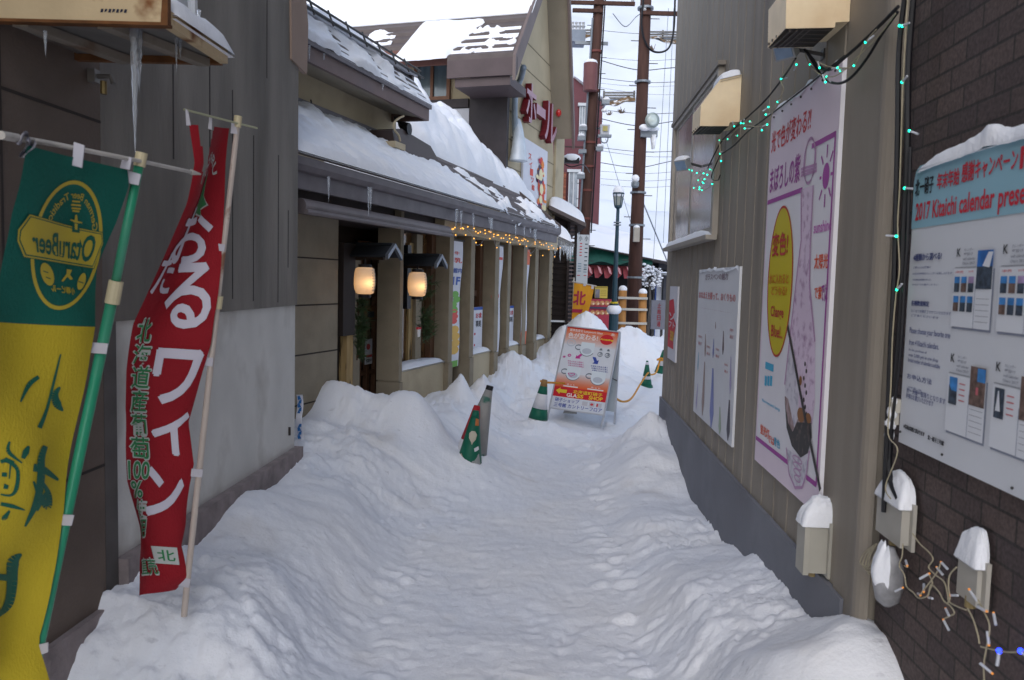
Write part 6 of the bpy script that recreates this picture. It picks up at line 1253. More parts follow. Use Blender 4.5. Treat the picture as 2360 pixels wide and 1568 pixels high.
for (x, y, w_, h_) in ((.68, .45, .08, .1), (.72, .68, .08, .09), (.70, .85, .07, .07)): shape(cols['#e9dcae'], ell(x, y, w_, h_, 14), sg, .024)
for i, ch in enumerate('スイーツ館'): text(cols['#d2412f'], ch, (.18+.04*i, .20+.115*i, .30+.04*i, .29+.115*i), sg, .004, .03)
for k, mm in cols.items(): mm.build('food_print' if k != '#d2412f' else 'red_print', INK('poster_'+k[1:], k), t)
# ================================================================== BEYOND THE ALLEY
def bx(m, x0, x1, y0, y1, z0, z1): return m.hexa([V(x0, y0, z0), V(x1, y0, z0), V(x1, y1, z0), V(x0, y1, z0)], [V(x0, y0, z1), V(x1, y0, z1), V(x1, y1, z1), V(x0, y1, z1)])
# maroon building
Ym = 29; xr_ = P(1383, 400, Ym)[0]; xl_ = P(1288, 400, Ym)[0]; zt = P(1388, 238, Ym)[2]; M_MAR = mat('maroon_siding', '#60393f', .7, .08, 2, .05, 20); M_OBR = mat('orange_brick', '#7d4a38', .85, .5, 9, stretch=(.3, .3, 3))
t = thing('maroon_building', ((xl_+xr_)/2, Ym+3, 0), 'maroon clad building with white framed windows behind the utility pole', 'building')
m = MB(); z1_ = P(1322, 180, Ym)[2]; m.prism([V(xl_-1.5, Ym, 0), V(xr_, Ym, 0), V(xr_, Ym, zt), V(P(1322, 180, Ym)[0], Ym, z1_), V(xl_-1.5, Ym, z1_+.2)], V(0, 8, 0)); m.build('wall', M_MAR, t)
m = MB(); snow_slab(m, V(P(1322, 180, Ym)[0], Ym-.2, z1_+.02), V(xr_+.15, Ym-.2, zt+.02), V(xr_+.15, Ym+8, zt+.02), V(P(1322, 180, Ym)[0], Ym+8, z1_+.02), .3, 12, 10, 6, .2, 3, seed=81); m.build('snow_cover', M_SNOW, t, smooth=True)
m = MB(); a, b = P(1296, 400, Ym), P(1301, 485, Ym); bx(m, a[0], b[0], Ym-.25, Ym-.01, 0, a[2]); m.build('brick_pier', M_OBR, t)
for z in (P(1320, 340, Ym)[2], ): m = MB(); bx(m, xl_, xr_, Ym-.015, Ym-.001, z, z+.03); m.build('cladding_joint', M_JOINT, t)
M_PALEW = mat('pale_window_frame', '#b9bcc0', .5, .05, 5)
for (x0, y0, x1, y1) in ((1310, 398, 1331, 478), (1335, 246, 1346, 322), (1350, 300, 1362, 352)):
    a, b = P(x0, y0, Ym), P(x1, y1, Ym); m = MB(); w_ = (b[0]-a[0])
    for u0, u1 in ((0, .12), (.44, .56), (.88, 1)): bx(m, a[0]+w_*u0, a[0]+w_*u1, Ym-.10, Ym-.003, b[2], a[2])
    bx(m, a[0]-.06, b[0]+.06, Ym-.14, Ym-.003, a[2], a[2]+.1); wo = m.build('window', M_PALEW, t); m = MB(); bx(m, a[0], b[0], Ym-.05, Ym-.002, b[2], a[2]); m.build('pane', mat('far_glass', '#8a929b', .15, .3, 4, spec=.8), wo)
# food stall across the street with red awning
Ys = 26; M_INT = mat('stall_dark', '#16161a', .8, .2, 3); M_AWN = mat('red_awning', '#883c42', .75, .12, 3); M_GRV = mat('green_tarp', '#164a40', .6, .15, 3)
p = lambda x, y, Y=Ys: P(x, y, Y)
t = thing('food_stall', (p(1430, 700)[0], Ys+1, 0), 'dark open food stall with red scalloped awning, green tarp and deep snow on its roof', 'stall')
x0, x1 = p(1322, 650)[0], p(1500, 650)[0]; za, zb_ = p(1400, 612)[2], p(1400, 633)[2]
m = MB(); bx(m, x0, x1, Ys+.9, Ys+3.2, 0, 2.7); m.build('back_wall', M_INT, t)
m = MB(); 
for k in range(8):
    a = x0+(x1-x0)*k/8; b = x0+(x1-x0)*(k+1)/8; m.add([V(a, Ys+.25, za), V(b, Ys+.25, za), V(b-.02, Ys-.06, zb_+.02), V(b-.16, Ys-.08, zb_-.12), V(a+.05, Ys-.08, zb_-.12), V(a+.02, Ys-.05, zb_+.05)], [(0, 1, 2, 3, 4, 5)])
m.build('awning', M_AWN, t)
m = MB()
for k in range(7): 
    a = x0+(x1-x0)*(k+.35)/8; m.add([V(a, Ys-.11, zb_+.28), V(a+.10, Ys-.11, zb_+.20), V(a+.16, Ys-.11, zb_+.0), V(a+.08, Ys-.11, zb_+.04)], [(0, 1, 2, 3)])
m.build('awning_print', mat('awning_pale', '#c08a8e', .7), t)
m = MB(); m.grid(lambda u, v: V(x0-.3+(x1-x0+.3)*u, Ys-.15+.3*v, np.interp(u, [0, .55, 1], [p(1340, 606)[2], p(1430, 608)[2], p(1450, 609)[2]])+.42*v+.05*math.sin(19*u)), 24, 4); m.build('tarp', M_GRV, t)
m = MB(); m.prism([V(x0-.3, Ys+.2, za+.05), V(x1, Ys+.2, za+.02), V(x1, Ys+.2, p(1455, 602)[2]), V(p(1360, 575)[0], Ys+.2, p(1360, 570)[2]), V(x0-.3, Ys+.2, p(1345, 570)[2])], V(0, 3.2, 0)); m.build('gable', mat('green_gable', '#24423c', .7, .2, 3), t)
m = MB(); m.prism([V(x0-.4, Ys-.1, p(1340, 558)[2]), V(x1+1.5, Ys-.1, p(1540, 622)[2]), V(x1+1.5, Ys-.1, p(1540, 614)[2]), V(x0-.4, Ys-.1, p(1340, 552)[2])], V(0, 4, 0)); m.build('roof', M_BROOF, t)
m = MB(); snow_slab(m, V(x0-.5, Ys-.25, p(1338, 556)[2]), V(x1+1.6, Ys-.25, p(1540, 618)[2]), V(x1+1.6, Ys+4.2, p(1540, 618)[2]+.2), V(x0-.5, Ys+4.2, p(1338, 556)[2]+.6), .62, 44, 20, 5, .35, 2.2, seed=85); m.build('snow_cover', M_SNOW, t, smooth=True)
m = MB(); bx(m, x0, p(1410, 690)[0], Ys+.1, Ys+.5, 0, p(1380, 690)[2]); m.build('counter', mat('red_counter', '#953040', .6, .15, 4), t)
fm = MB(); f2 = MB(); rs = np.random.RandomState(9)
for r_, (ya_, yb_) in enumerate(((692, 706), (714, 728))):
    for k in range(7): c = p(1366+11*k, (ya_+yb_)/2); fm.add([V(c[0]+.07*math.cos(i*.7)*1.1, Ys+.09, c[2]+.08*math.sin(i*.7)) for i in range(9)], [tuple(range(9))]); f2.add([V(c[0]+.03+.035*math.cos(i*.7), Ys+.082, c[2]-.02+.035*math.sin(i*.7)) for i in range(9)], [tuple(range(9))])
fm.build('food_print', mat('food_a', '#b07a52', .6, .3, 20), t); f2.build('food_detail', mat('food_b', '#d8c2a2', .6, .2, 20), t); m = MB(); bx(m, x0, p(1411, 690)[0], Ys+.06, Ys+.1, p(1380, 712)[2], p(1380, 708)[2]); m.build('counter_rail', mat('rail_navy', '#3a3c50', .6), t)
nt_ = thing('stall_notice', p(1385, 690, Ys+.3), 'yellow notice board with a picture hanging in the dark food stall', 'notice'); a, b = p(1371, 660, Ys+.3), p(1399, 688, Ys+.3)
sn = lambda x, y, off: V(a[0]+(b[0]-a[0])*x, Ys+.3-off, a[2]+(b[2]-a[2])*y)
m = MB(); m.prism([sn(0, 0, 0), sn(1, 0, 0), sn(1, 1, 0), sn(0, 1, 0)], V(0, .04, 0)); m.build('panel', mat('notice_yellow', '#c9b456', .6, .05), nt_); m = MB(); rect(m, .02, .25, .38, .98, sn, .01); m.build('picture', mat('notice_photo', '#77757c', .6, .4, 6), nt_); m = MB(); [rect(m, .45, .3+.15*k, .9, .34+.15*k, sn, .01) for k in range(4)]; rect(m, .02, .05, .98, .15, sn, .01); m.build('print', mat('notice_ink', '#a08a3c', .6), nt_)
# building right of the pole: pale block with a blue stripe, road sign
Yr = 27; t = thing('snowy_annex', (P(1515, 700, Yr)[0], Yr, 0), 'white building end with blue pipe and dark eaves behind the wooden posts', 'building')
m = MB(); a, b = P(1503, 608, Yr), P(1560, 700, Yr); bx(m, a[0], b[0]+6, Yr, Yr+4, 0, a[2]-.3); m.build('wall', mat('annex_white', '#c6cbd4', .8, .05), t)
m = MB(); bx(m, P(1514, 600, Yr)[0], b[0]+6, Yr-.4, Yr+4.4, P(1514, 622, Yr)[2], P(1514, 602, Yr)[2]); bx(m, P(1527, 600, Yr)[0], P(1534, 600, Yr)[0], Yr-.3, Yr, P(1527, 692, Yr)[2], P(1527, 635, Yr)[2]); m.build('eave', mat('annex_dark', '#3b3d45', .7, .2, 3), t)
m = MB(); bx(m, P(1506, 700, Yr)[0], P(1509.5, 700, Yr)[0], Yr-.15, Yr-.02, 0, P(1506, 640, Yr)[2]); m.build('blue_pipe', mat('blue_pipe', '#28447f', .5, .1), t)
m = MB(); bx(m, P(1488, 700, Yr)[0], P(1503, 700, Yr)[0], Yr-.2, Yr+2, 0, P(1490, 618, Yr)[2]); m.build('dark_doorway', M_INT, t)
m = MB(); snow_slab(m, V(P(1514, 600, Yr)[0], Yr-.5, P(1514, 602, Yr)[2]), V(b[0]+6, Yr-.5, P(1514, 602, Yr)[2]), V(b[0]+6, Yr+4.5, P(1514, 602, Yr)[2]), V(P(1514, 600, Yr)[0], Yr+4.5, P(1514, 602, Yr)[2]), .45, 16, 10, 6, .2, 3, seed=88); m.build('snow_cover', M_SNOW, t, smooth=True)
t = thing('street_sign', (P(1516, 740, 24)[0], 24, 0), 'grey standing sign with red characters at the edge of the ribbed building', 'sign')
a, b = P(1502, 692, 24), P(1532, 760, 24); ss = lambda x, y, off: V(a[0]+(b[0]-a[0])*x, 24-off, a[2]+(b[2]-a[2])*y)
m = MB(); m.prism([ss(0, 0, 0), ss(1, 0, 0), ss(1, 1, 0), ss(0, 1, 0)], V(0, .1, 0)); m.build('panel', mat('sign_grey', '#6b6b74', .6, .08), t)
m = MB(); 
for k, ch in enumerate('止南日通'): text(m, ch, (.40, .10+.21*k, .66, .27+.21*k), ss, .006, .04)
m.build('lettering', mat('sign_red', '#7a2a34', .6), t); m = MB(); bx(m, a[0]+.05, a[0]+.12, 24.1, 24.17, -.2, b[2]+.1); bx(m, b[0]-.12, b[0]-.05, 24.1, 24.17, -.2, b[2]+.1); m.build('leg', M_DARK, t)
# snow crusted bush on the stall's corner
t = thing('snowy_bush', P(1500, 660, 25), 'grey bare bush crusted with snow beside the dark wooden pole', 'bush'); m = MB(); sn_ = MB(); rs = np.random.RandomState(21); c0 = P(1497, 640, 25)
for k in range(170):
    d = unit(V(rs.uniform(-.9, 1.0), rs.uniform(-.6, .6), rs.uniform(-.9, 1.1))); l_ = rs.uniform(.2, .52); m.tube([c0+d*.05, c0+d*l_*.6+rs.randn(3)*.03, c0+d*l_], [.012, .008, .004], 4)
    sn_.ball(c0+d*l_*rs.uniform(.5, 1)+V(0, 0, .02), rs.uniform(.02, .055), 6, 4, (1.3, 1.3, .8))
m.tube([c0-UP*1.9, c0-UP*.9+V(.05, 0, 0), c0], [.05, .04, .03], 6); m.build('twigs', mat('grey_twigs', '#55504c', .85, .2, 10), t); sn_.build('snow_cap', M_SNOW, t, smooth=True)

# dark louvred building at the end of the shop
Yd = 17.2; t = thing('louvred_building', (P(1290, 700, Yd)[0], Yd+1.5, 0), 'dark brown louvred timber building at the end of the pillar row', 'building')
M_LOUV = mat('dark_louvre', '#2e2523', .65, .2, 5); xl_, xr_ = P(1235, 650, Yd)[0], P(1306, 650, Yd)[0]; zt = P(1300, 520, Yd)[2]
def roofz(x): return np.interp(x, [P(1262, 478, Yd)[0], P(1338, 520, Yd)[0]], [P(1262, 480, Yd)[2], P(1338, 517, Yd)[2]])
m = MB(); m.prism([V(xl_, Yd, 0), V(xr_, Yd, 0), V(xr_, Yd, roofz(xr_)), V(xl_, Yd, roofz(xl_)+.1)], V(0, 4, 0)); m.build('wall', M_LOUV, t)
m = MB()
for k in range(26): z = .15+k*.125; q = [V(xl_, Yd-.004, z), V(xr_, Yd-.004, z), V(xr_, Yd-.03, z-.02), V(xl_, Yd-.03, z-.02)]; m.hexa(q, [v+UP*.016 for v in q]) if z < 3.3 else None
m.build('siding_boards', M_LOUV, t)
xe = P(1323, 650, Yd)[0]; m = MB()
for k in range(34):
    z = .9+k*.085; z < roofz(xe) and m.hexa([V(xr_+.02, Yd-.12, z), V(xe, Yd-.02, z), V(xe, Yd+.02, z), V(xr_+.02, Yd-.08, z)], [V(xr_+.02, Yd-.12, z+.03), V(xe, Yd-.02, z+.03), V(xe, Yd+.02, z+.03), V(xr_+.02, Yd-.08, z+.03)])
m.build('louvre_slats', mat('louvre_slat', '#6a5a56', .6, .2, 8), t)
m = MB(); bx(m, xr_-.02, xr_+.03, Yd-.14, Yd+.05, 0, roofz(xr_)); bx(m, xe-.02, xe+.03, Yd-.06, Yd+.1, 0, roofz(xe)-.05); m.build('corner_post', M_LOUV, t)
a = P(1266, 742, Yd); m = MB(); bx(m, xl_, xr_, Yd-.08, Yd-.03, a[2], a[2]+.04); m.build('snowy_rail', M_SNOW, t)
for ya_, dz, th, x0_, x1_, nm in ((Yd-.7, .0, .34, 1262, 1344, 'snow_cover'),):
    A_ = V(P(x0_, 478, Yd)[0], 0, P(x0_, 480, Yd)[2]); B_ = V(P(x1_, 518, Yd)[0], 0, P(x1_, 520, Yd)[2]); m = MB(); q = [A_+V(0, ya_, 0), B_+V(0, ya_, 0), B_+V(0, Yd+4, 0), A_+V(0, Yd+4, 0)]; m.hexa([v-UP*.08 for v in q], q); m.build('roof', M_BROOF, t); m = MB(); snow_slab(m, *q, th, 30, 14, 5, .25, 4, seed=91); m.build(nm, M_SNOW, t, smooth=True)
# low lean-to roof with icicles in front of it
Yk = 15.0; t = thing('leanto_roof', (P(1280, 560, Yk)[0], Yk, 2), 'low snow covered lean-to roof fringed with icicles right of the shop eave', 'roof')
A_ = P(1236, 520, Yk); B_ = P(1320, 560, Yk); m = MB(); q = [A_, B_, B_+V(-.2, 1.6, .2), A_+V(-.2, 1.6, .2)]; m.hexa([v-UP*.07 for v in q], q); m.build('roof_panel', M_BROOF, t); m = MB(); snow_slab(m, *q, .22, 30, 12, 5, .3, 6, seed=93); m.build('snow_cover', M_SNOW, t, smooth=True)
rs = np.random.RandomState(5)
for k in range(22): s_ = k/21; icicle(A_*(1-s_)+B_*s_-UP*.02+V(0, -.01, 0), rs.uniform(.15, .5), .055, 'thick icicle in the frozen fringe of the low lean-to roof', 'icicles under the lean-to roof', k)

# utility poles
M_POLE = mat('brown_pole', '#473029', .8, .22, 6, .3, 25, stretch=(2, 2, .3)); M_INS = mat('insulator', '#c3c5c9', .4, .08, 8); M_GALV = mat('galvanised', '#7d838a', .45, .12, 8, metal=.4)
def upole(top, bot, Y, r0, r1, label): # top, bot in photo px
    a, b = P(*top, Y), P(*bot, Y); t = thing('utility_pole', b*V(1, 1, 0), label, 'utility pole', 'brown utility poles'); d = (a-b)/(a[2]-b[2]); f = lambda z: b+d*(z-b[2])
    MB().tube([f(-.3), f(4), f(a[2]+3.5)], [r0, (r0+r1)/2, r1], 14).build('shaft', M_POLE, t, smooth=True); return t, f
Yp1, Yp2 = 22.0, 20.6
t1, f1 = upole((1380, 0), (1345, 560), Yp1, .165, .13, 'wooden utility pole on the left, carrying the long white banner board')
t2, f2 = upole((1488, 0), (1456, 800), Yp2, .205, .12, 'thicker wooden utility pole on the right, with the round flood lamp')
def zAt(y, x, Y): return P(x, y, Y)[2]
def arm(t, f, z, l0, l1, nm='crossarm', r=.045, ins=True):
    c = f(z); MB().box(c+V((l0+l1)/2, -.14, 0), (l1-l0, .09, .09)).build(nm, M_POLE, t)
    if ins:
        for l_ in (l0+.06, l1-.06): m = MB(); m.lathe([(.02, 0), (.05, .04), (.03, .07), (.05, .10), (.02, .15)], c+V(l_, -.14, .045), None, 8); m.build('insulator', M_INS, t)
arm(t1, f1, zAt(12, 1378, Yp1), -1.0, .95); arm(t1, f1, zAt(30, 1376, Yp1), -.7, .1, ins=False)
arm(t2, f2, zAt(35, 1484, Yp2), -.1, 1.15)
for z in np.arange(1.6, 9.6, .42): c = f1(z); MB().tube([c+V(-.28 if int(z*10) % 2 else .14, -.02, 0), c+V(-.12 if int(z*10) % 2 else .3, -.02, 0)], .010, 5).build('step_bolt', M_DARK, t1)
for k, z in enumerate(np.arange(1.9, 9.6, .55)): c = f2(z); MB().tube([c+V(-.34, -.02, 0), c+V(-.1, -.02, 0)] if k % 2 else [c+V(.1, -.02, 0), c+V(.36, -.02, 0)], .011, 5).build('step_bolt', M_DARK, t2)
m = MB()
for y in (120, 210, 330, 385, 440, 505): z = zAt(y, 1365, Yp1); m.lathe([(.150, -.03), (.168, -.03), (.168, .03), (.150, .03)], f1(z), None, 14)
m.build('band', mat('pole_band', '#6d3d36', .6, .1, 6), t1)
m = MB()
for y in (20, 190, 445, 520, 640): z = zAt(y, 1470, Yp2); m.lathe([(.15, -.025), (.205, -.025), (.205, .025), (.15, .025)], f2(z), None, 14)
m.build('band', M_GALV, t2)
# reddish cylinder cover, cable pipe
m = MB(); a, b = zAt(152, 1366, Yp1), zAt(216, 1364, Yp1); c = f1(a)+V(-.13, -.2, 0); m.lathe([(.17, b-a), (.19, b-a+.02), (.19, 0), (.17, .0)], (c[0], c[1], a), None, 14); m.build('cable_cover', mat('cover_red', '#70494a', .6, .08, 4), t1)
m = MB(); m.ball((c[0], c[1], a+.02), .19, 12, 6, (1, 1, .5)); m.build('snow_cap', M_SNOW, t1, smooth=True)
MB().tube([f1(1.5)+V(-.17, -.12, 0), f1(8.9)+V(-.15, -.12, 0)], .028, 6).build('cable_conduit', M_GALV, t1); MB().tube([f1(3.2)+V(.17, -.12, 0), f1(11)+V(.15, -.12, 0)], .022, 6).build('cable_conduit', M_BLACK, t1)
sm = MB()
for y, dx in ((300, -.22), (345, .25), (322, -.25), (238, .34), (352, -.2), (410, -.2)): z = zAt(y, 1365, Yp1); sm.box(f1(z)+V(dx, -.1, 0), (.2, .2, .10))
sm.build('pole_fitting', M_GALV, t1); sm = MB()
for y, dx in ((298, -.22), (343, .27), (320, -.25), (236, .36), (262, .33), (408, -.2)): z = zAt(y, 1365, Yp1); sm.ball(f1(z)+V(dx, -.12, .06), .085, 8, 5, (1.2, 1, .6))
sm.build('snow_cap', M_SNOW, t1, smooth=True)
m = MB(); a, b = P(1460, 525, Yp2-.3), P(1472, 558, Yp2-.3); bx(m, a[0], b[0], Yp2-.38, Yp2-.22, b[2], a[2]); m.build('meter_box', mat('meter_box', '#a29c92', .6, .08), t2); m = MB(); m.ball(((a[0]+b[0])/2, Yp2-.3, a[2]), .085, 8, 5, (1, 1, .8)); m.ball(P(1464, 412, Yp2-.3), .10, 8, 5); m.build('snow_cap', M_SNOW, t2, smooth=True)
m = MB(); m.lathe([(.06, -.1), (.1, -.06), (.1, .04)], P(1463, 424, Yp2-.3), None, 10); m.build('round_fitting', M_GALV, t2)
# transformer bank left of pole 1
t = thing('transformer', P(1326, 92, Yp1+.6), 'blue grey transformer switch box with insulators left of the upper pole', 'transformer'); a, b = P(1306, 72, Yp1+.6), P(1346, 108, Yp1+.6); m = MB(); bx(m, a[0], b[0], Yp1+.3, Yp1+.9, b[2]+.05, a[2]-.05); m.build('tank', mat('transformer_grey', '#8791a0', .5, .1, 5), t)
for k in range(5): m = MB(); m.lathe([(.03, 0), (.06, .05), (.03, .1), (.06, .15), (.03, .2), (.045, .26)], V(a[0]+(b[0]-a[0])*(k+.5)/5, Yp1+.5, a[2]-.05), None, 8); m.build('bushing', M_INS, t)
m = MB(); c = P(1350, 100, Yp1+.3); m.box(c+V(.15, 0, 0), (.9, .08, .08)); m.build('bracket', M_GALV, t)
# flood lamp on the right pole
t = thing('flood_lamp', P(1500, 290, Yp2-.4), 'round glass flood lamp with snow on the right utility pole', 'lamp'); c = P(1502, 278, Yp2-.5); dx_ = unit(V(.25, -1, -.1)); A_ = unit(np.cross(dx_, UP)); B_ = np.cross(A_, dx_)
m = MB(); m.lathe([(.05, -.22), (.12, -.12), (.185, 0), (.19, .03), (.17, .03)], c, (A_, B_, dx_), 20); m.build('reflector', mat('lamp_steel', '#8f9a98', .3, .1, 8, metal=.5), t, smooth=True); m = MB(); m.lathe([(.002, .055), (.09, .05), (.165, .03)], c, (A_, B_, dx_), 20); m.build('lens', mat('lamp_glass', '#b9c4c0', .12, .15, 6, spec=.9), t, smooth=True)
m = MB(); a = f2(zAt(305, 1475, Yp2)); m.tube([a+V(.05, -.1, 0), c-dx_*.15-UP*.15, c-dx_*.15], .028, 7); m.box(a+V(.18, -.2, -.08), (.42, .12, .16)); m.build('bracket', M_GALV, t); m = MB(); m.ball(c+V(-.16, .1, -.16), .11, 8, 5, (1.3, 1, .8)); m.ball(a+V(.25, -.2, .04), .12, 8, 5, (1.6, 1, .6)); m.tube([a+V(.3, -.2, -.1), a+V(.3, -.2, -.45)], [.09, .04], 7); m.build('snow_cap', M_SNOW, t, smooth=True)
# small street light hanging between the poles
t = thing('street_light', P(1392, 305, Yp1-.2), 'small box street light hanging to the right of the left utility pole', 'street light'); c = P(1393, 303, Yp1-.2); m = MB(); m.hexa([c+V(-.11, -.08, -.1), c+V(.11, -.08, -.1), c+V(.11, .12, -.1), c+V(-.11, .12, -.1)], [c+V(-.13, -.1, .16), c+V(.13, -.1, .16), c+V(.13, .14, .16), c+V(-.13, .14, .16)]); m.build('housing', mat('light_pale', '#b5b8bd', .5, .08), t); m = MB(); m.box(c+V(0, -.105, .05), (.13, .02, .13)); m.build('sensor_window', mat('amber_window', '#a59a5a', .3, .1), t)
m = MB(); m.tube(smooth_path([c+V(-.1, 0, -.12), c+V(-.08, 0, -.27), c+V(.0, 0, -.31), c+V(.08, 0, -.27), c+V(.1, 0, -.12)]), .018, 6); m.tube([c+V(-.02, .1, .1), f1(c[2]+.1)+V(.1, 0, 0)], .03, 6); m.build('arm', M_GALV, t); m = MB(); m.box(c+V(0, 0, -.13), (.36, .2, .06)); m.build('visor', M_GALV, t)
# arm lamp by the gable house
t = thing('street_lamp', P(1317, 368, 18.5), 'black arm lamp capped with snow in front of the maroon building', 'street lamp'); c = P(1317, 371, 18.5); m = MB(); m.box(c, (.34, .2, .11)); m.build('head', M_BLACK, t); m = MB(); m.tube([c+V(-.12, 0, -.02), P(1297, 362, 18.5), P(1294, 376, 18.4)], .03, 6); m.tube(smooth_path([c+V(-.16, 0, -.08), c+V(0, 0, -.14), c+V(.3, .3, -.04), c+V(.6, 2, .02)]), .014, 6); m.build('arm', M_BLACK, t); m = MB(); m.ball(c+V(0, 0, .06), .2, 12, 6, (1.05, .7, .5)); m.build('snow_cap', M_SNOW, t, smooth=True)
# overhead wires
CGW = 'overhead wires between the poles'
wl = [(123, 130, .010), (231, 237, .008), (243, 271, .018), (314, 328, .012), (334, 343, .006), (352, 380, .006), (440, 452, .012), (476, 484, .017), (592, 605, .012), (604, 628, .008), (652, 640, .016), (686, 686, .007), (716, 716, .007), (740, 743, .007)]
names = ['topmost wire, level with the flood fence', 'thin wire over the upper hill', 'thick wire above the reddish pole cover', 'wire level with the reddish pole cover', 'thin wire under the pole cover', 'faint sagging wire at mid hill', 'dark wire just above the round flood lamp', 'thick wire behind the round flood lamp', 'wire level with the snowy arm lamp top', 'sagging wire between arm lamp and flood lamp', 'thickest curving wire below the box street light', 'upper of the three lowest straight wires', 'middle of the three lowest straight wires', 'lowest straight wire above the lamp post']
for (ya_, yb_, r_), nm in zip(wl, names):
    ya_, yb_ = ya_*.5759, yb_*.5759; a = P(1384, ya_, Yp1+.2); b = P(1566, yb_, Yp2+.2); mid = (a+b)/2-UP*(.06 if r_ < .015 else .16); e = b+(b-a)*1.2+UP*.3; s0 = a-(b-a)*.25
    tag(MB().tube(smooth_path([a, mid, b, e], 8), r_*.62, 5).build('overhead_wire', mat('wire_grey', '#3c3d45', .6)), nm, 'wire', CGW)
for i, ((x0, y0), (x1, y1), r_, nm) in enumerate((((1540, 20), (1505, 600), .008, 'faint guy wire slanting left of the ribbed building'), ((1552, 20), (1528, 560), .008, 'second faint guy wire nearest the ribbed building'), ((1470, 440), (1540, 610), .02, 'grey guy wire running down from the right pole'), ((1395, 320), (1470, 570), .008, 'thin stay wire slanting from the box street light'))):
    tag(MB().tube([P(x0, y0, 24), P(x1, y1, 24)], r_, 5).build('guy_wire', M_GALV), nm, 'wire', CGW)
tag(MB().tube(smooth_path([P(1482, 0, Yp2-.2), P(1478, 60, Yp2-.2), P(1490, 105, Yp2-.2), P(1512, 121, Yp2-.2), P(1540, 112, Yp2-.2), P(1552, 70, Yp2-.2), P(1555, 0, Yp2-.2)], 8), .026, 6).build('overhead_wire', M_BLACK), 'thick black cable loop hanging beside the right utility pole top', 'wire', CGW)
tag(MB().tube(smooth_path([P(1412, 32, Yp1), P(1440, 62, Yp1), P(1465, 40, Yp1), P(1482, 28, Yp1)], 8), .012, 6).build('overhead_wire', M_GALV), 'short pale wire looping between the two pole tops', 'wire', CGW)
# white board on the left pole, yellow banner
Yv = Yp1-.3; t = thing('pole_signboard', P(1342, 640, Yv), 'long white vertical signboard with small rows of marks on the left utility pole', 'signboard'); a, b = P(1331, 541, Yv), P(1354, 655, Yv); lean = P(1326, 655, Yv)[0]-a[0]
sv_ = lambda x, y, off: V(a[0]+(b[0]-a[0])*x+lean*y, Yv-off, a[2]+(b[2]-a[2])*y)
m = MB(); m.prism([sv_(0, 0, 0), sv_(1, 0, 0), sv_(1, 1, 0), sv_(0, 1, 0)], V(0, .06, 0)); m.build('board', mat('pole_board', '#c9cdd0', .6, .04), t)
m = MB(); text(m, '小', (.12, .02, .40, .13), sv_, .006, .03); text(m, '小', (.62, .02, .92, .13), sv_, .006, .03); [rect(m, .66, .18+.085*k, .9, .20+.085*k, sv_, .006) for k in range(7)]; m.build('dark_marks', INK('sign_dark', '#3c4148'), t)
m = MB(); [rect(m, .22, .17+.06*k, .42, .19+.06*k, sv_, .006) for k in range(5)]; rect(m, .1, .82, .35, .835, sv_, .006); rect(m, .65, .82, .9, .835, sv_, .006); m.build('red_marks', M_RED, t); m = MB(); [rect(m, .12, .58+.05*k, .42, .60+.05*k, sv_, .006) for k in range(4)]; [rect(m, .62, .6+.05*k, .9, .615+.05*k, sv_, .006) for k in range(4)]; m.build('blue_marks', INK('mark_blue', '#7f96a3'), t)
Yy = 16.9; t = thing('yellow_banner', P(1345, 730, Yy), 'yellow banner with two crimson characters behind the big snow pile', 'banner')
lY = [(0, 1323, 652), (.5, 1320, 705), (1, 1316, 752)]; rY = [(0, 1369, 660), (.5, 1360, 705), (1, 1345, 752)]
sy = banner('', lY, rY, (Yy, Yy), (Yy-.1, Yy-.1), lambda x, y: .03*math.sin(5*x+4*y))
m = MB(); m.grid(lambda u, v: sy(u, v, 0), 8, 14); m.build('cloth', cloth_mat('yellow_banner_cloth', '#d99a2b'), t, smooth=True); m = MB(); text(m, '北', (.03, .17, .66, .48), sy, .012, .05, .1); shape(m, [(.0, .58), (.62, .59), (.56, .675), (.0, .665)], sy, .012, .1); m.build('lettering', INK('crimson', '#a52747'), t); m = MB(); m.tube([P(1318, 649, Yy), P(1374, 660, Yy-.1)], .014, 6); m.build('crossbar', M_ROD, t); m = MB(); m.tube([P(1322, 640, Yy+.05), P(1318, 790, Yy+.05)], .018, 6); m.build('pole', M_ROD, t); m = MB(); m.box(P(1365, 662, Yy-.12), (.05, .01, .08)); m.box(P(1347, 657, Yy-.08), (.06, .01, .05)); m.build('strap', M_TAPE, t)
# lamp post
Yl = 18.2; M_TEAL = mat('teal_post', '#27404c', .45, .1, 6); t = thing('lamp_post', P(1413, 780, Yl)*V(1, 1, 0), 'dark teal lamp post with a snow capped lantern head', 'lamp post'); a, b = P(1424, 474, Yl), P(1411, 800, Yl); d = (a-b)/(a[2]-b[2]); f = lambda y: b+d*(P(1415, y, Yl)[2]-b[2])
MB().tube([f(800), f(700)], .11, 14).build('base', M_TEAL, t); MB().tube([f(745), f(694), f(600), f(520), f(474)], [.066, .062, .05, .04, .036], 14).build('shaft', M_TEAL, t, smooth=True)
m = MB(); z0 = f(476)[2]; c = f(476); hh = f(448)[2]-z0; m.lathe([(.05, -.02), (.075, .01), (.11, hh), (.125, hh)], (c[0], c[1], z0), None, 6); m.build('lantern_glass', mat('post_glass', '#8f938e', .2, .15, 4, spec=.6), t); m = MB()
for k in range(6): an = k*math.pi/3; m.tube([(c[0]+.08*math.cos(an), c[1]+.08*math.sin(an), z0), (c[0]+.118*math.cos(an), c[1]+.118*math.sin(an), z0+hh)], .010, 5)
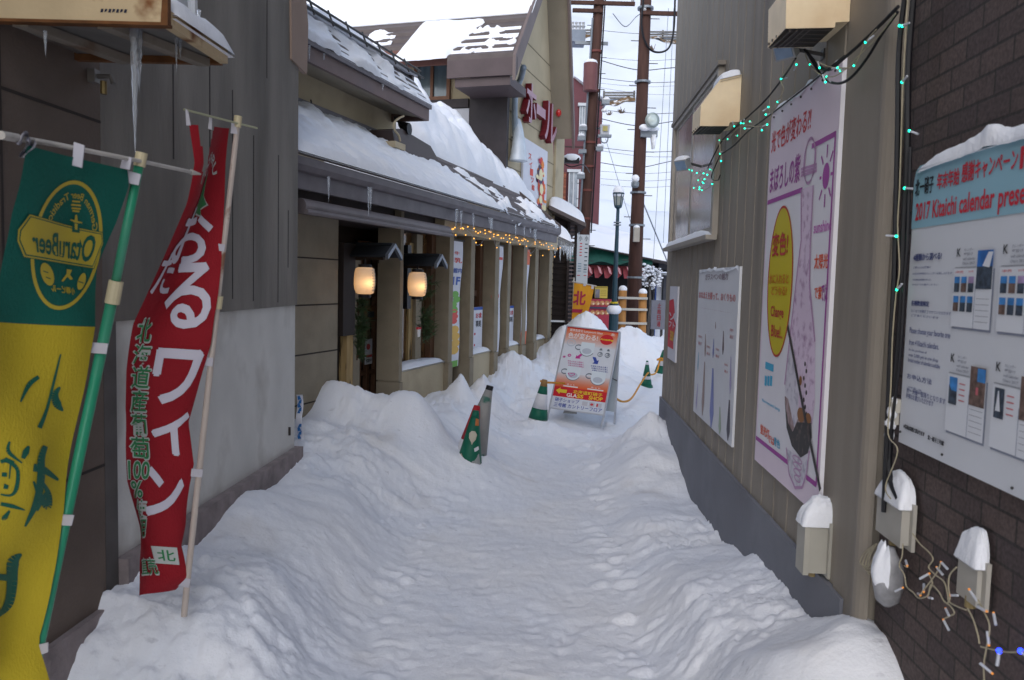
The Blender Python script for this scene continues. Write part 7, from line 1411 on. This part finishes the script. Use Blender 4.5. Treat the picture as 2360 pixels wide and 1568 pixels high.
m.lathe([(.03, -.06), (.085, -.02), (.085, .02)], (c[0], c[1], z0), None, 10); m.lathe([(.13, hh), (.135, hh+.03), (.05, hh+.06)], (c[0], c[1], z0), None, 12); m.build('lantern_frame', M_TEAL, t); m = MB(); m.ball((c[0], c[1], z0+hh+.05), .13, 12, 7, (1, 1, 1.15)); q = f(714); m.ball((q[0], q[1], q[2]), .175, 12, 7, (1, 1, .75)); m.build('snow_cap', M_SNOW, t, smooth=True)
m = MB()
for y in (513, 519): m.lathe([(.05, -.012), (.085, -.012), (.085, .012), (.05, .012)], f(y), None, 12)
m.build('ring', M_GALV, t); m = MB(); m.lathe([(.079, -.02), (.083, -.02), (.083, .03), (.079, .03)], f(699), None, 12); m.build('yellow_band', mat('yellow_band', '#c9b62a', .6), t)
# guard posts and rails round the pole
Yg = 19.3; M_LOG = mat('log_wood', '#a97843', .7, .15, 4, .1, 30, stretch=(3, 3, .3)); PG = 'log guard posts around the utility pole'
for (tx, ty), (bx_, by_), lb in (((1435, 668), (1430, 815), 'orange brown log guard post with snow cap, left of the thick utility pole'), ((1481, 675), (1478, 820), 'orange brown log guard post with snow cap, right of the thick utility pole')):
    a, b = P(tx, ty, Yg), P(bx_, by_, Yg); t = thing('guard_post', b, lb, 'guard post', PG); MB().tube([b-UP*.3, a], .098, 16).build('log', M_LOG, t, smooth=True); m = MB(); m.ball(a+UP*.01, .105, 12, 7, (1, 1, .9)); m.build('snow_cap', M_SNOW, t, smooth=True)
t = thing('guard_rail', P(1457, 800, Yg-.1), 'set of five pale metal rails fixed across the two log guard posts', 'guard rail'); 
for y in (687, 713, 745, 770, 797): a, b = P(1424-(y-687)*.03, y, Yg-.12), P(1492-(y-687)*.03, y+1, Yg-.12); m = MB(); m.box((a+b)/2, (b[0]-a[0], .04, .055)); m.build('rail', mat('pale_rail', '#b7b4ac', .5, .08), t)

# ================================================================== IN THE ALLEY: cones, ropes, A-frame sign
M_CG = mat('cone_green', '#0f5a46', .5, .10, 6); M_CW = mat('cone_white', '#c9c9cd', .5, .08, 6); M_CRED = mat('cone_red', '#a5202a', .5, .1, 6); M_STK = mat('sticker_pale', '#aca595', .6, .12, 10)
def cone(label, loc, h, tilt=(0, 0), bands=None, cut=0, extra=None, group=None):
    t = thing('traffic_cone', loc, label, 'traffic cone', group); T = [0]
    R_ = lambda z: .028+(.155-.028)*(1-z)
    m = MB(); m.box((0, 0, .012), (.36, .36, .024)); m.build('base', M_CG, t, loc=None) if False else None
    col = bands or [(0, 1, M_CG)]
    vs = []
    for z0, z1, mm in col:
        m = MB(); m.lathe([(R_(z0)*h/.7+.0, z0*h), (R_(z1)*h/.7, z1*h)], V(*loc), None, 22); m.build('body' if mm is M_CG else 'stripe', mm, t, smooth=True)
    m = MB(); m.lathe([(.17*h/.7, -.01), (.18*h/.7, .0), (.165*h/.7, .03), (.155*h/.7, .035)], V(*loc), None, 22); m.build('foot', M_CG, t)
    if extra: extra(t, V(*loc), h, R_)
    t.rotation_euler = (R(tilt[0]), R(tilt[1]), 0); return t
def facing(loc, h, R_, a, z, o=.004): r = R_(z)*h/.7+o; return V(*loc)+V(r*math.sin(a), -r*math.cos(a), z*h)
CGN = 'green and white traffic cones'
b = G(1087, 1085, .20); Yc = b[1]; cl = V(b[0]-.02, Yc, .13)
def ex1(t, loc, h, R_):
    def patch(pts, mm, nm, o=.003):
        m = MB(); n = len(pts); c = (sum(p[0] for p in pts)/n, sum(p[1] for p in pts)/n); tri = []
        for i in range(n):
            p, q = pts[i], pts[(i+1) % n]
            for k in range(4):
                for (u0, u1) in ((k/4, (k+1)/4),):
                    f_ = lambda P_, u: (c[0]+(P_[0]-c[0])*u, c[1]+(P_[1]-c[1])*u)
                    m.quad(*[facing(loc, h, R_, *w_, o) for w_ in (f_(p, u0), f_(q, u0), f_(q, u1), f_(p, u1))])
        m.build(nm, mm, t)
    patch([(-.5, .72), (-.2, .75), (.3, .75), (.6, .71), (.45, .65), (.15, .61), (.05, .58), (-.05, .61), (-.4, .66)], M_STK, 'sticker')
    patch([(.15, .36), (.9, .48), (1.1, .34), (.9, .30), (.2, .32)], mat('sticker_grey', '#8d9090', .6, .12, 10), 'sticker', .0035)
    patch([(-.9, .46), (-.6, .42), (-.2, .38), (-.4, .34), (-.85, .34), (-1.0, .38)], M_STK, 'sticker', .004); patch([(.30, .54), (.8, .57), (.9, .53), (.6, .51), (.4, .50)], M_CW, 'sticker', .004)
    patch([(.2, .82), (.9, .82), (.9, .90), (.2, .91)], mat('sticker_orange', '#a8653a', .6, .1), 'sticker', .004)
c1 = cone('weathered green traffic cone with peeling stickers, in front of the grey and red cones', V(-.375, 6.95, .0), .70, (-2, 6), [(0, .92, M_CG), (.92, 1, M_CG)], extra=ex1)
def ex2(t, loc, h, R_): 
    m = MB(); m.lathe([(.030*h/.7, h*.955), (.034*h/.7, h*.955), (.033*h/.7, h*1.01), (.028*h/.7, h*1.01)], loc, None, 14); m.build('tip', M_BLACK, t)
M_CGR = mat('faded_cone', '#8b8a88', .6, .15, 5, col2='#3f6a5e', c2scale=4, c2lo=.56, c2hi=.6)
c2 = cone('taller faded grey traffic cone leaning behind the green stickered cone', V(-.36, 7.2, .20), .70, (-2, 14), [(0, 1, M_CGR)], extra=ex2)
def ex3(t, loc, h, R_): pass
c3 = cone('red tipped white traffic cone half buried behind the green stickered cone', V(-.42, 7.08, .03), .70, (-2, 10), [(0, .55, M_CW), (.55, 1, M_CRED)], extra=ex3)
BANDS = [(0, .22, M_CG), (.22, .38, M_CW), (.38, .55, M_CG), (.55, .78, M_CW), (.78, .90, M_CG), (.90, 1, mat('cone_tip', '#8d6a40', .6))]
b = G(1232, 968, .22); cone('green and white striped cone with a yellow rope, left of the A-frame sign', V(b[0]+.0, b[1]+.05, -.06), .76, (0, 8), BANDS, group=CGN)
b2_ = P(1489, 888, 13.2); k1 = cone('green and white cone behind the A-frame sign, left of the far pair', V(b2_[0], 13.2, b2_[2]-.03), .44, (0, 0), [(0, .30, M_CG), (.30, .42, M_CW), (.42, .85, M_CG), (.85, .95, M_CW), (.95, 1, M_CG)], group=CGN)
b3_ = P(1518, 866, 14.6); k2 = cone('green cone tied with yellow rope at the far edge of the ribbed building', V(b3_[0], 14.6, b3_[2]-.02), .50, (0, 8), [(0, .42, M_CG), (.42, .62, M_CW), (.62, 1, M_CG)], group=CGN)
b4_ = P(1531, 832, 16.5); k3 = cone('furthest green cone half hidden by the ribbed building edge', V(b4_[0], 16.5, b4_[2]-.02), .42, (0, 6), [(0, 1, M_CG)], group=CGN)
M_ROPE = mat('yellow_rope', '#c98a2a', .7, .1, 30); RG = 'yellow ropes between the cones'
tag(MB().tube(smooth_path([P(1246, 878, 9.35), P(1252, 883, 9.4), P(1262, 882, 9.6), P(1300, 884, 10.0)]), .014, 6).ball(P(1252, 882, 9.4), .026, 7, 5).build('rope', M_ROPE), 'short yellow rope tied from the striped cone towards the A-frame sign', 'rope', RG)
tag(MB().tube(smooth_path([P(1415, 916, 10.3), P(1435, 926, 10.8), P(1455, 918, 11.6), P(1475, 886, 12.4), P(1493, 860, 13.1), P(1500, 864, 13.6), P(1512, 858, 14.2), P(1520, 832, 14.5)]), .015, 6).build('rope', M_ROPE), 'long sagging yellow rope from the A-frame sign to the far cones', 'rope', RG)
tag(MB().tube(smooth_path([P(1480, 797, 18.9), P(1500, 806, 18), P(1518, 802, 17.2), P(1530, 790, 16.6)]), .016, 6).build('rope', M_ROPE), 'thin yellow rope from the log guard post to the furthest cone', 'rope', RG)
tag(MB().tube(smooth_path([P(1513, 828, 14.4), P(1522, 831, 14.4), P(1532, 829, 14.5), P(1522, 826, 14.5), P(1514, 830, 14.4)]), .016, 6).build('rope', M_ROPE), 'knot of yellow rope wound round the cone by the ribbed building', 'rope', RG)

# A-frame sign
BLg, BRg = G(1262, 961, .12), G(1385, 976, .12); TLp = P(1308, 753, BLg[1]+.16)
bl_ = BLg+(TLp-BLg)*((939-961)/(753-961.)); br_dir = BRg-BLg
n_ = unit(np.cross(BRg-BLg, TLp-BLg)); n_ = n_ if n_[1] < 0 else -n_
def onp(x, y): r_ = ray(x, y); return _O+r_*(((BLg-_O)@n_)/(r_@n_))
TRp, BRp, BLp = onp(1426, 767), onp(1390, 956), onp(1267.6, 939)
def sa(x, y, off): return (TLp*(1-x)+TRp*x)*(1-y)+(BLp*(1-x)+BRp*x)*y+n_*off
t = thing('folding_sign', (BLg+BRg)/2, 'white framed A-board sign with orange print showing cups that change colour', 'A-board sign')
M_ALU = mat('sign_frame', '#b8bac0', .4, .06, 8, metal=.3)
m = MB(); m.prism([sa(0, 0, .0), sa(1, 0, .0), sa(1, 1, .0), sa(0, 1, .0)], -n_*.015); m.build('front_panel', mat('sign_white', '#cfd4dc', .5, .03), t)
m = MB(); e = .022
for q in ([(-e, -e*.6), (1+e, -e*.6), (1+e, 0), (-e, 0)], [(-e, 1), (1+e, 1), (1+e, 1+e*.6), (-e, 1+e*.6)], [(-e, 0), (0, 0), (0, 1), (-e, 1)], [(1, 0), (1+e, 0), (1+e, 1), (1, 1)]): m.prism([sa(x, y, .012) for x, y in q], -n_*.03)
m.build('front_frame', M_ALU, t)
dn = unit(BLg-TLp); bk = -unit(n_*V(1, 1, 0)); 
m = MB(); m.tube([sa(-.01, 1, -.005), sa(-.01, 1, -.005)+dn*.16], .014, 6); m.build('leg', M_ALU, t); m = MB(); m.tube([sa(1.01, 1, -.005), sa(1.01, 1, -.005)+dn*.16], .014, 6); m.build('leg', M_ALU, t)
bt0, bt1 = sa(0, 0, -.02), sa(1, 0, -.02); bb1 = G(1416, 966, .12); sh = bb1-sa(1.01, 1.1, 0); q = [bt0, bt1, bt1+(bb1-bt1)*.92, bt0+(bb1-bt1)*.92]
m = MB(); m.prism(q, bk*.012); m.build('rear_panel', mat('sign_rear', '#aeb6ba', .5, .04), t)
for s_ in (bt0, bt1): m = MB(); m.tube([s_+bk*.006, s_+(bb1-bt1)*1.06+bk*.006], .015, 6); m.build('leg', M_ALU, t)
m = MB(); m.tube([sa(1.01, .55, 0), bt1+(bb1-bt1)*.55], .008, 5); m.build('stay', M_DARK, t)
# print
nb = 22
for k in range(nb):   # printed gradient from orange to the white ground, top and middle
    for y0, y1, f in ((0, .22, lambda u: max(0, 1-u)), (.555, .735, lambda u: u)):
        ya_, yb_ = y0+(y1-y0)*k/nb, y0+(y1-y0)*(k+1)/nb; u = f((k+.5)/nb)
        if u > .04:
            c = [int(a*(1-u)+b*u) for a, b in zip((0xcf, 0xd4, 0xdc), (0xd6, 0x58, 0x2a))]; m = MB(); rect(m, 0, ya_, 1, yb_, sa, .0015); m.build('orange_print', INK('grad%02d' % int(u*40), '#%02x%02x%02x' % tuple(c)), t)
rd = MB(); rect(rd, 0, .735, 1, .855, sa, .0015); rect(rd, 0, 0, 1, .012, sa, .003); shape(rd, ell(.80, .105, .125, .062), sa, .003); rd.build('red_print', INK('sign_print_red', '#c3242f'), t)
wt_ = MB(); text(wt_, '液体色変化 Lampwork Glass', (.06, .018, .70, .055), sa, .003, .02); text(wt_, '色が変わる!', (.05, .065, .63, .135), sa, .004, .03); text(wt_, '北', (.86, .02, .94, .05), sa, .003, .03)
for x0, x1, y0 in ((.16, .44, .70), (.62, .92, .70)): text(wt_, 'ホット', (x0+.06, y0-.012, x1-.06, y0+.006), sa, .003, .02); rect(wt_, x0, y0+.012, x1, y0+.026, sa, .003)
text(wt_, 'GLA', (.26, .80, .46, .845), sa, .004, .03)
wt_.build('white_lettering', INK('print_white', '#e2dcdc'), t)
yl = MB(); text(yl, 'Amazing', (.68, .092, .93, .122), sa, .005, .03); shape(yl, [(.04, .785), (.12, .745), (.12, .765), (.25, .765), (.25, .805), (.12, .805), (.12, .825)], sa, .004); text(yl, '北海道町硝子', (.37, .752, .92, .795), sa, .004, .03); text(yl, 'SS', (.46, .80, .58, .845), sa, .004, .03); text(yl, 'SHOP', (.68, .80, .94, .845), sa, .004, .03); yl.build('yellow_lettering', INK('print_yellow', '#e3c23a'), t)
nv_ = MB(); text(nv_, '硝子ショップ', (.06, .87, .52, .915), sa, .003, .02); text(nv_, '三号館 カントリーフロア', (.06, .93, .96, .98), sa, .003, .02); shape(nv_, [(.60, .33), (.66, .33), (.70, .37), (.73, .36), (.72, .41), (.62, .41), (.65, .39)], sa, .003)
for k in range(3): text(nv_, 'お湯を入れると青く', (.60+.02*k, .43+.026*k, .92+.01*k, .447+.026*k), sa, .003, .02)
nv_.build('blue_lettering', INK('print_navy', '#3a4ea0'), t)
mg = MB(); shape(mg, [(.42, .31), (.36, .31), (.31, .345), (.29, .33), (.28, .375), (.38, .37), (.36, .355)], sa, .003); ring(mg, .155, .345, .035, .018, .012, sa, .003); [line(mg, [(.06+.03*math.cos(a_), .37+.015*math.sin(a_)), (.06-.03*math.cos(a_), .37-.015*math.sin(a_))], .012, sa, .003, 1.8) for a_ in (0, 1.05, 2.1)]
for k in range(3): text(mg, '水を入れると桃色に', (.14+.015*k, .405+.026*k, .46+.01*k, .422+.026*k), sa, .003, .02)
text(mg, '♡', (.20, .555, .34, .60), sa, .004, .02); mg.build('magenta_print', INK('print_magenta', '#c03a8e'), t)
cp = MB(); cl_ = MB(); cs = MB()
for cx_, cy_, s_ in ((.47, .24, 1.0), (.30, .55, 1.0), (.78, .57, 1.0)):
    ring(cs, cx_-.17*s_, cy_-.005, .07, .035, .014, sa, .003, 20); shape(cl_, [(cx_-.13, cy_-.075), (cx_+.13, cy_-.075), (cx_+.135, cy_+.02), (cx_+.10, cy_+.075), (cx_, cy_+.09), (cx_-.10, cy_+.075), (cx_-.135, cy_+.02)], sa, .0035); ring(cs, cx_, cy_+.01, .145, .085, .012, sa, .004, 24, .15*math.pi, .9*math.pi, wy=.008)
    shape(cp, ell(cx_, cy_+.03, .09, .035), sa, .0045)
for cx_ in (.73, .87): ring(cs, cx_, .29, .05, .03, .01, sa, .003, 20); shape(cs, [(cx_-.03, .24), (cx_+.03, .24), (cx_+.012, .215), (cx_-.012, .215)], sa, .003); text(cs, '3', (cx_-.02, .265, cx_+.03, .30), sa, .003, .02)
ring(cp, .14, .19, .085, .045, .012, sa, .003); text(cp, '変化', (.10, .175, .18, .205), sa, .003)
cl_.build('cup_picture', INK('cup_white', '#d3dde4'), t); cp.build('cup_detail', INK('cup_pale', '#b4bcc8'), t); cs.build('cup_outline', INK('cup_grey', '#6e7884'), t)
fl = MB(); [rect(fl, .58+.13*k, .875, .68+.13*k, .925, sa, .003) for k in range(3)]; fl.build('flag_ground', INK('flag_ground', '#bcbcc4'), t); f3 = MB(); shape(f3, ell(.76, .90, .03, .014), sa, .0045); rect(f3, .845, .882, .875, .918, sa, .0045); f3.build('flag_red', M_RED, t)
m = MB(); m.hexa([bl_+V(.18, .15, -.10), bl_+V(.36, .12, -.10), bl_+V(.34, .26, -.10), bl_+V(.20, .28, -.10)], [bl_+V(.22, .16, .02), bl_+V(.35, .13, .02), bl_+V(.33, .25, .02), bl_+V(.22, .27, .02)]); m.build('weight_block', mat('pale_block', '#9b9a98', .8, .1, 6), t)
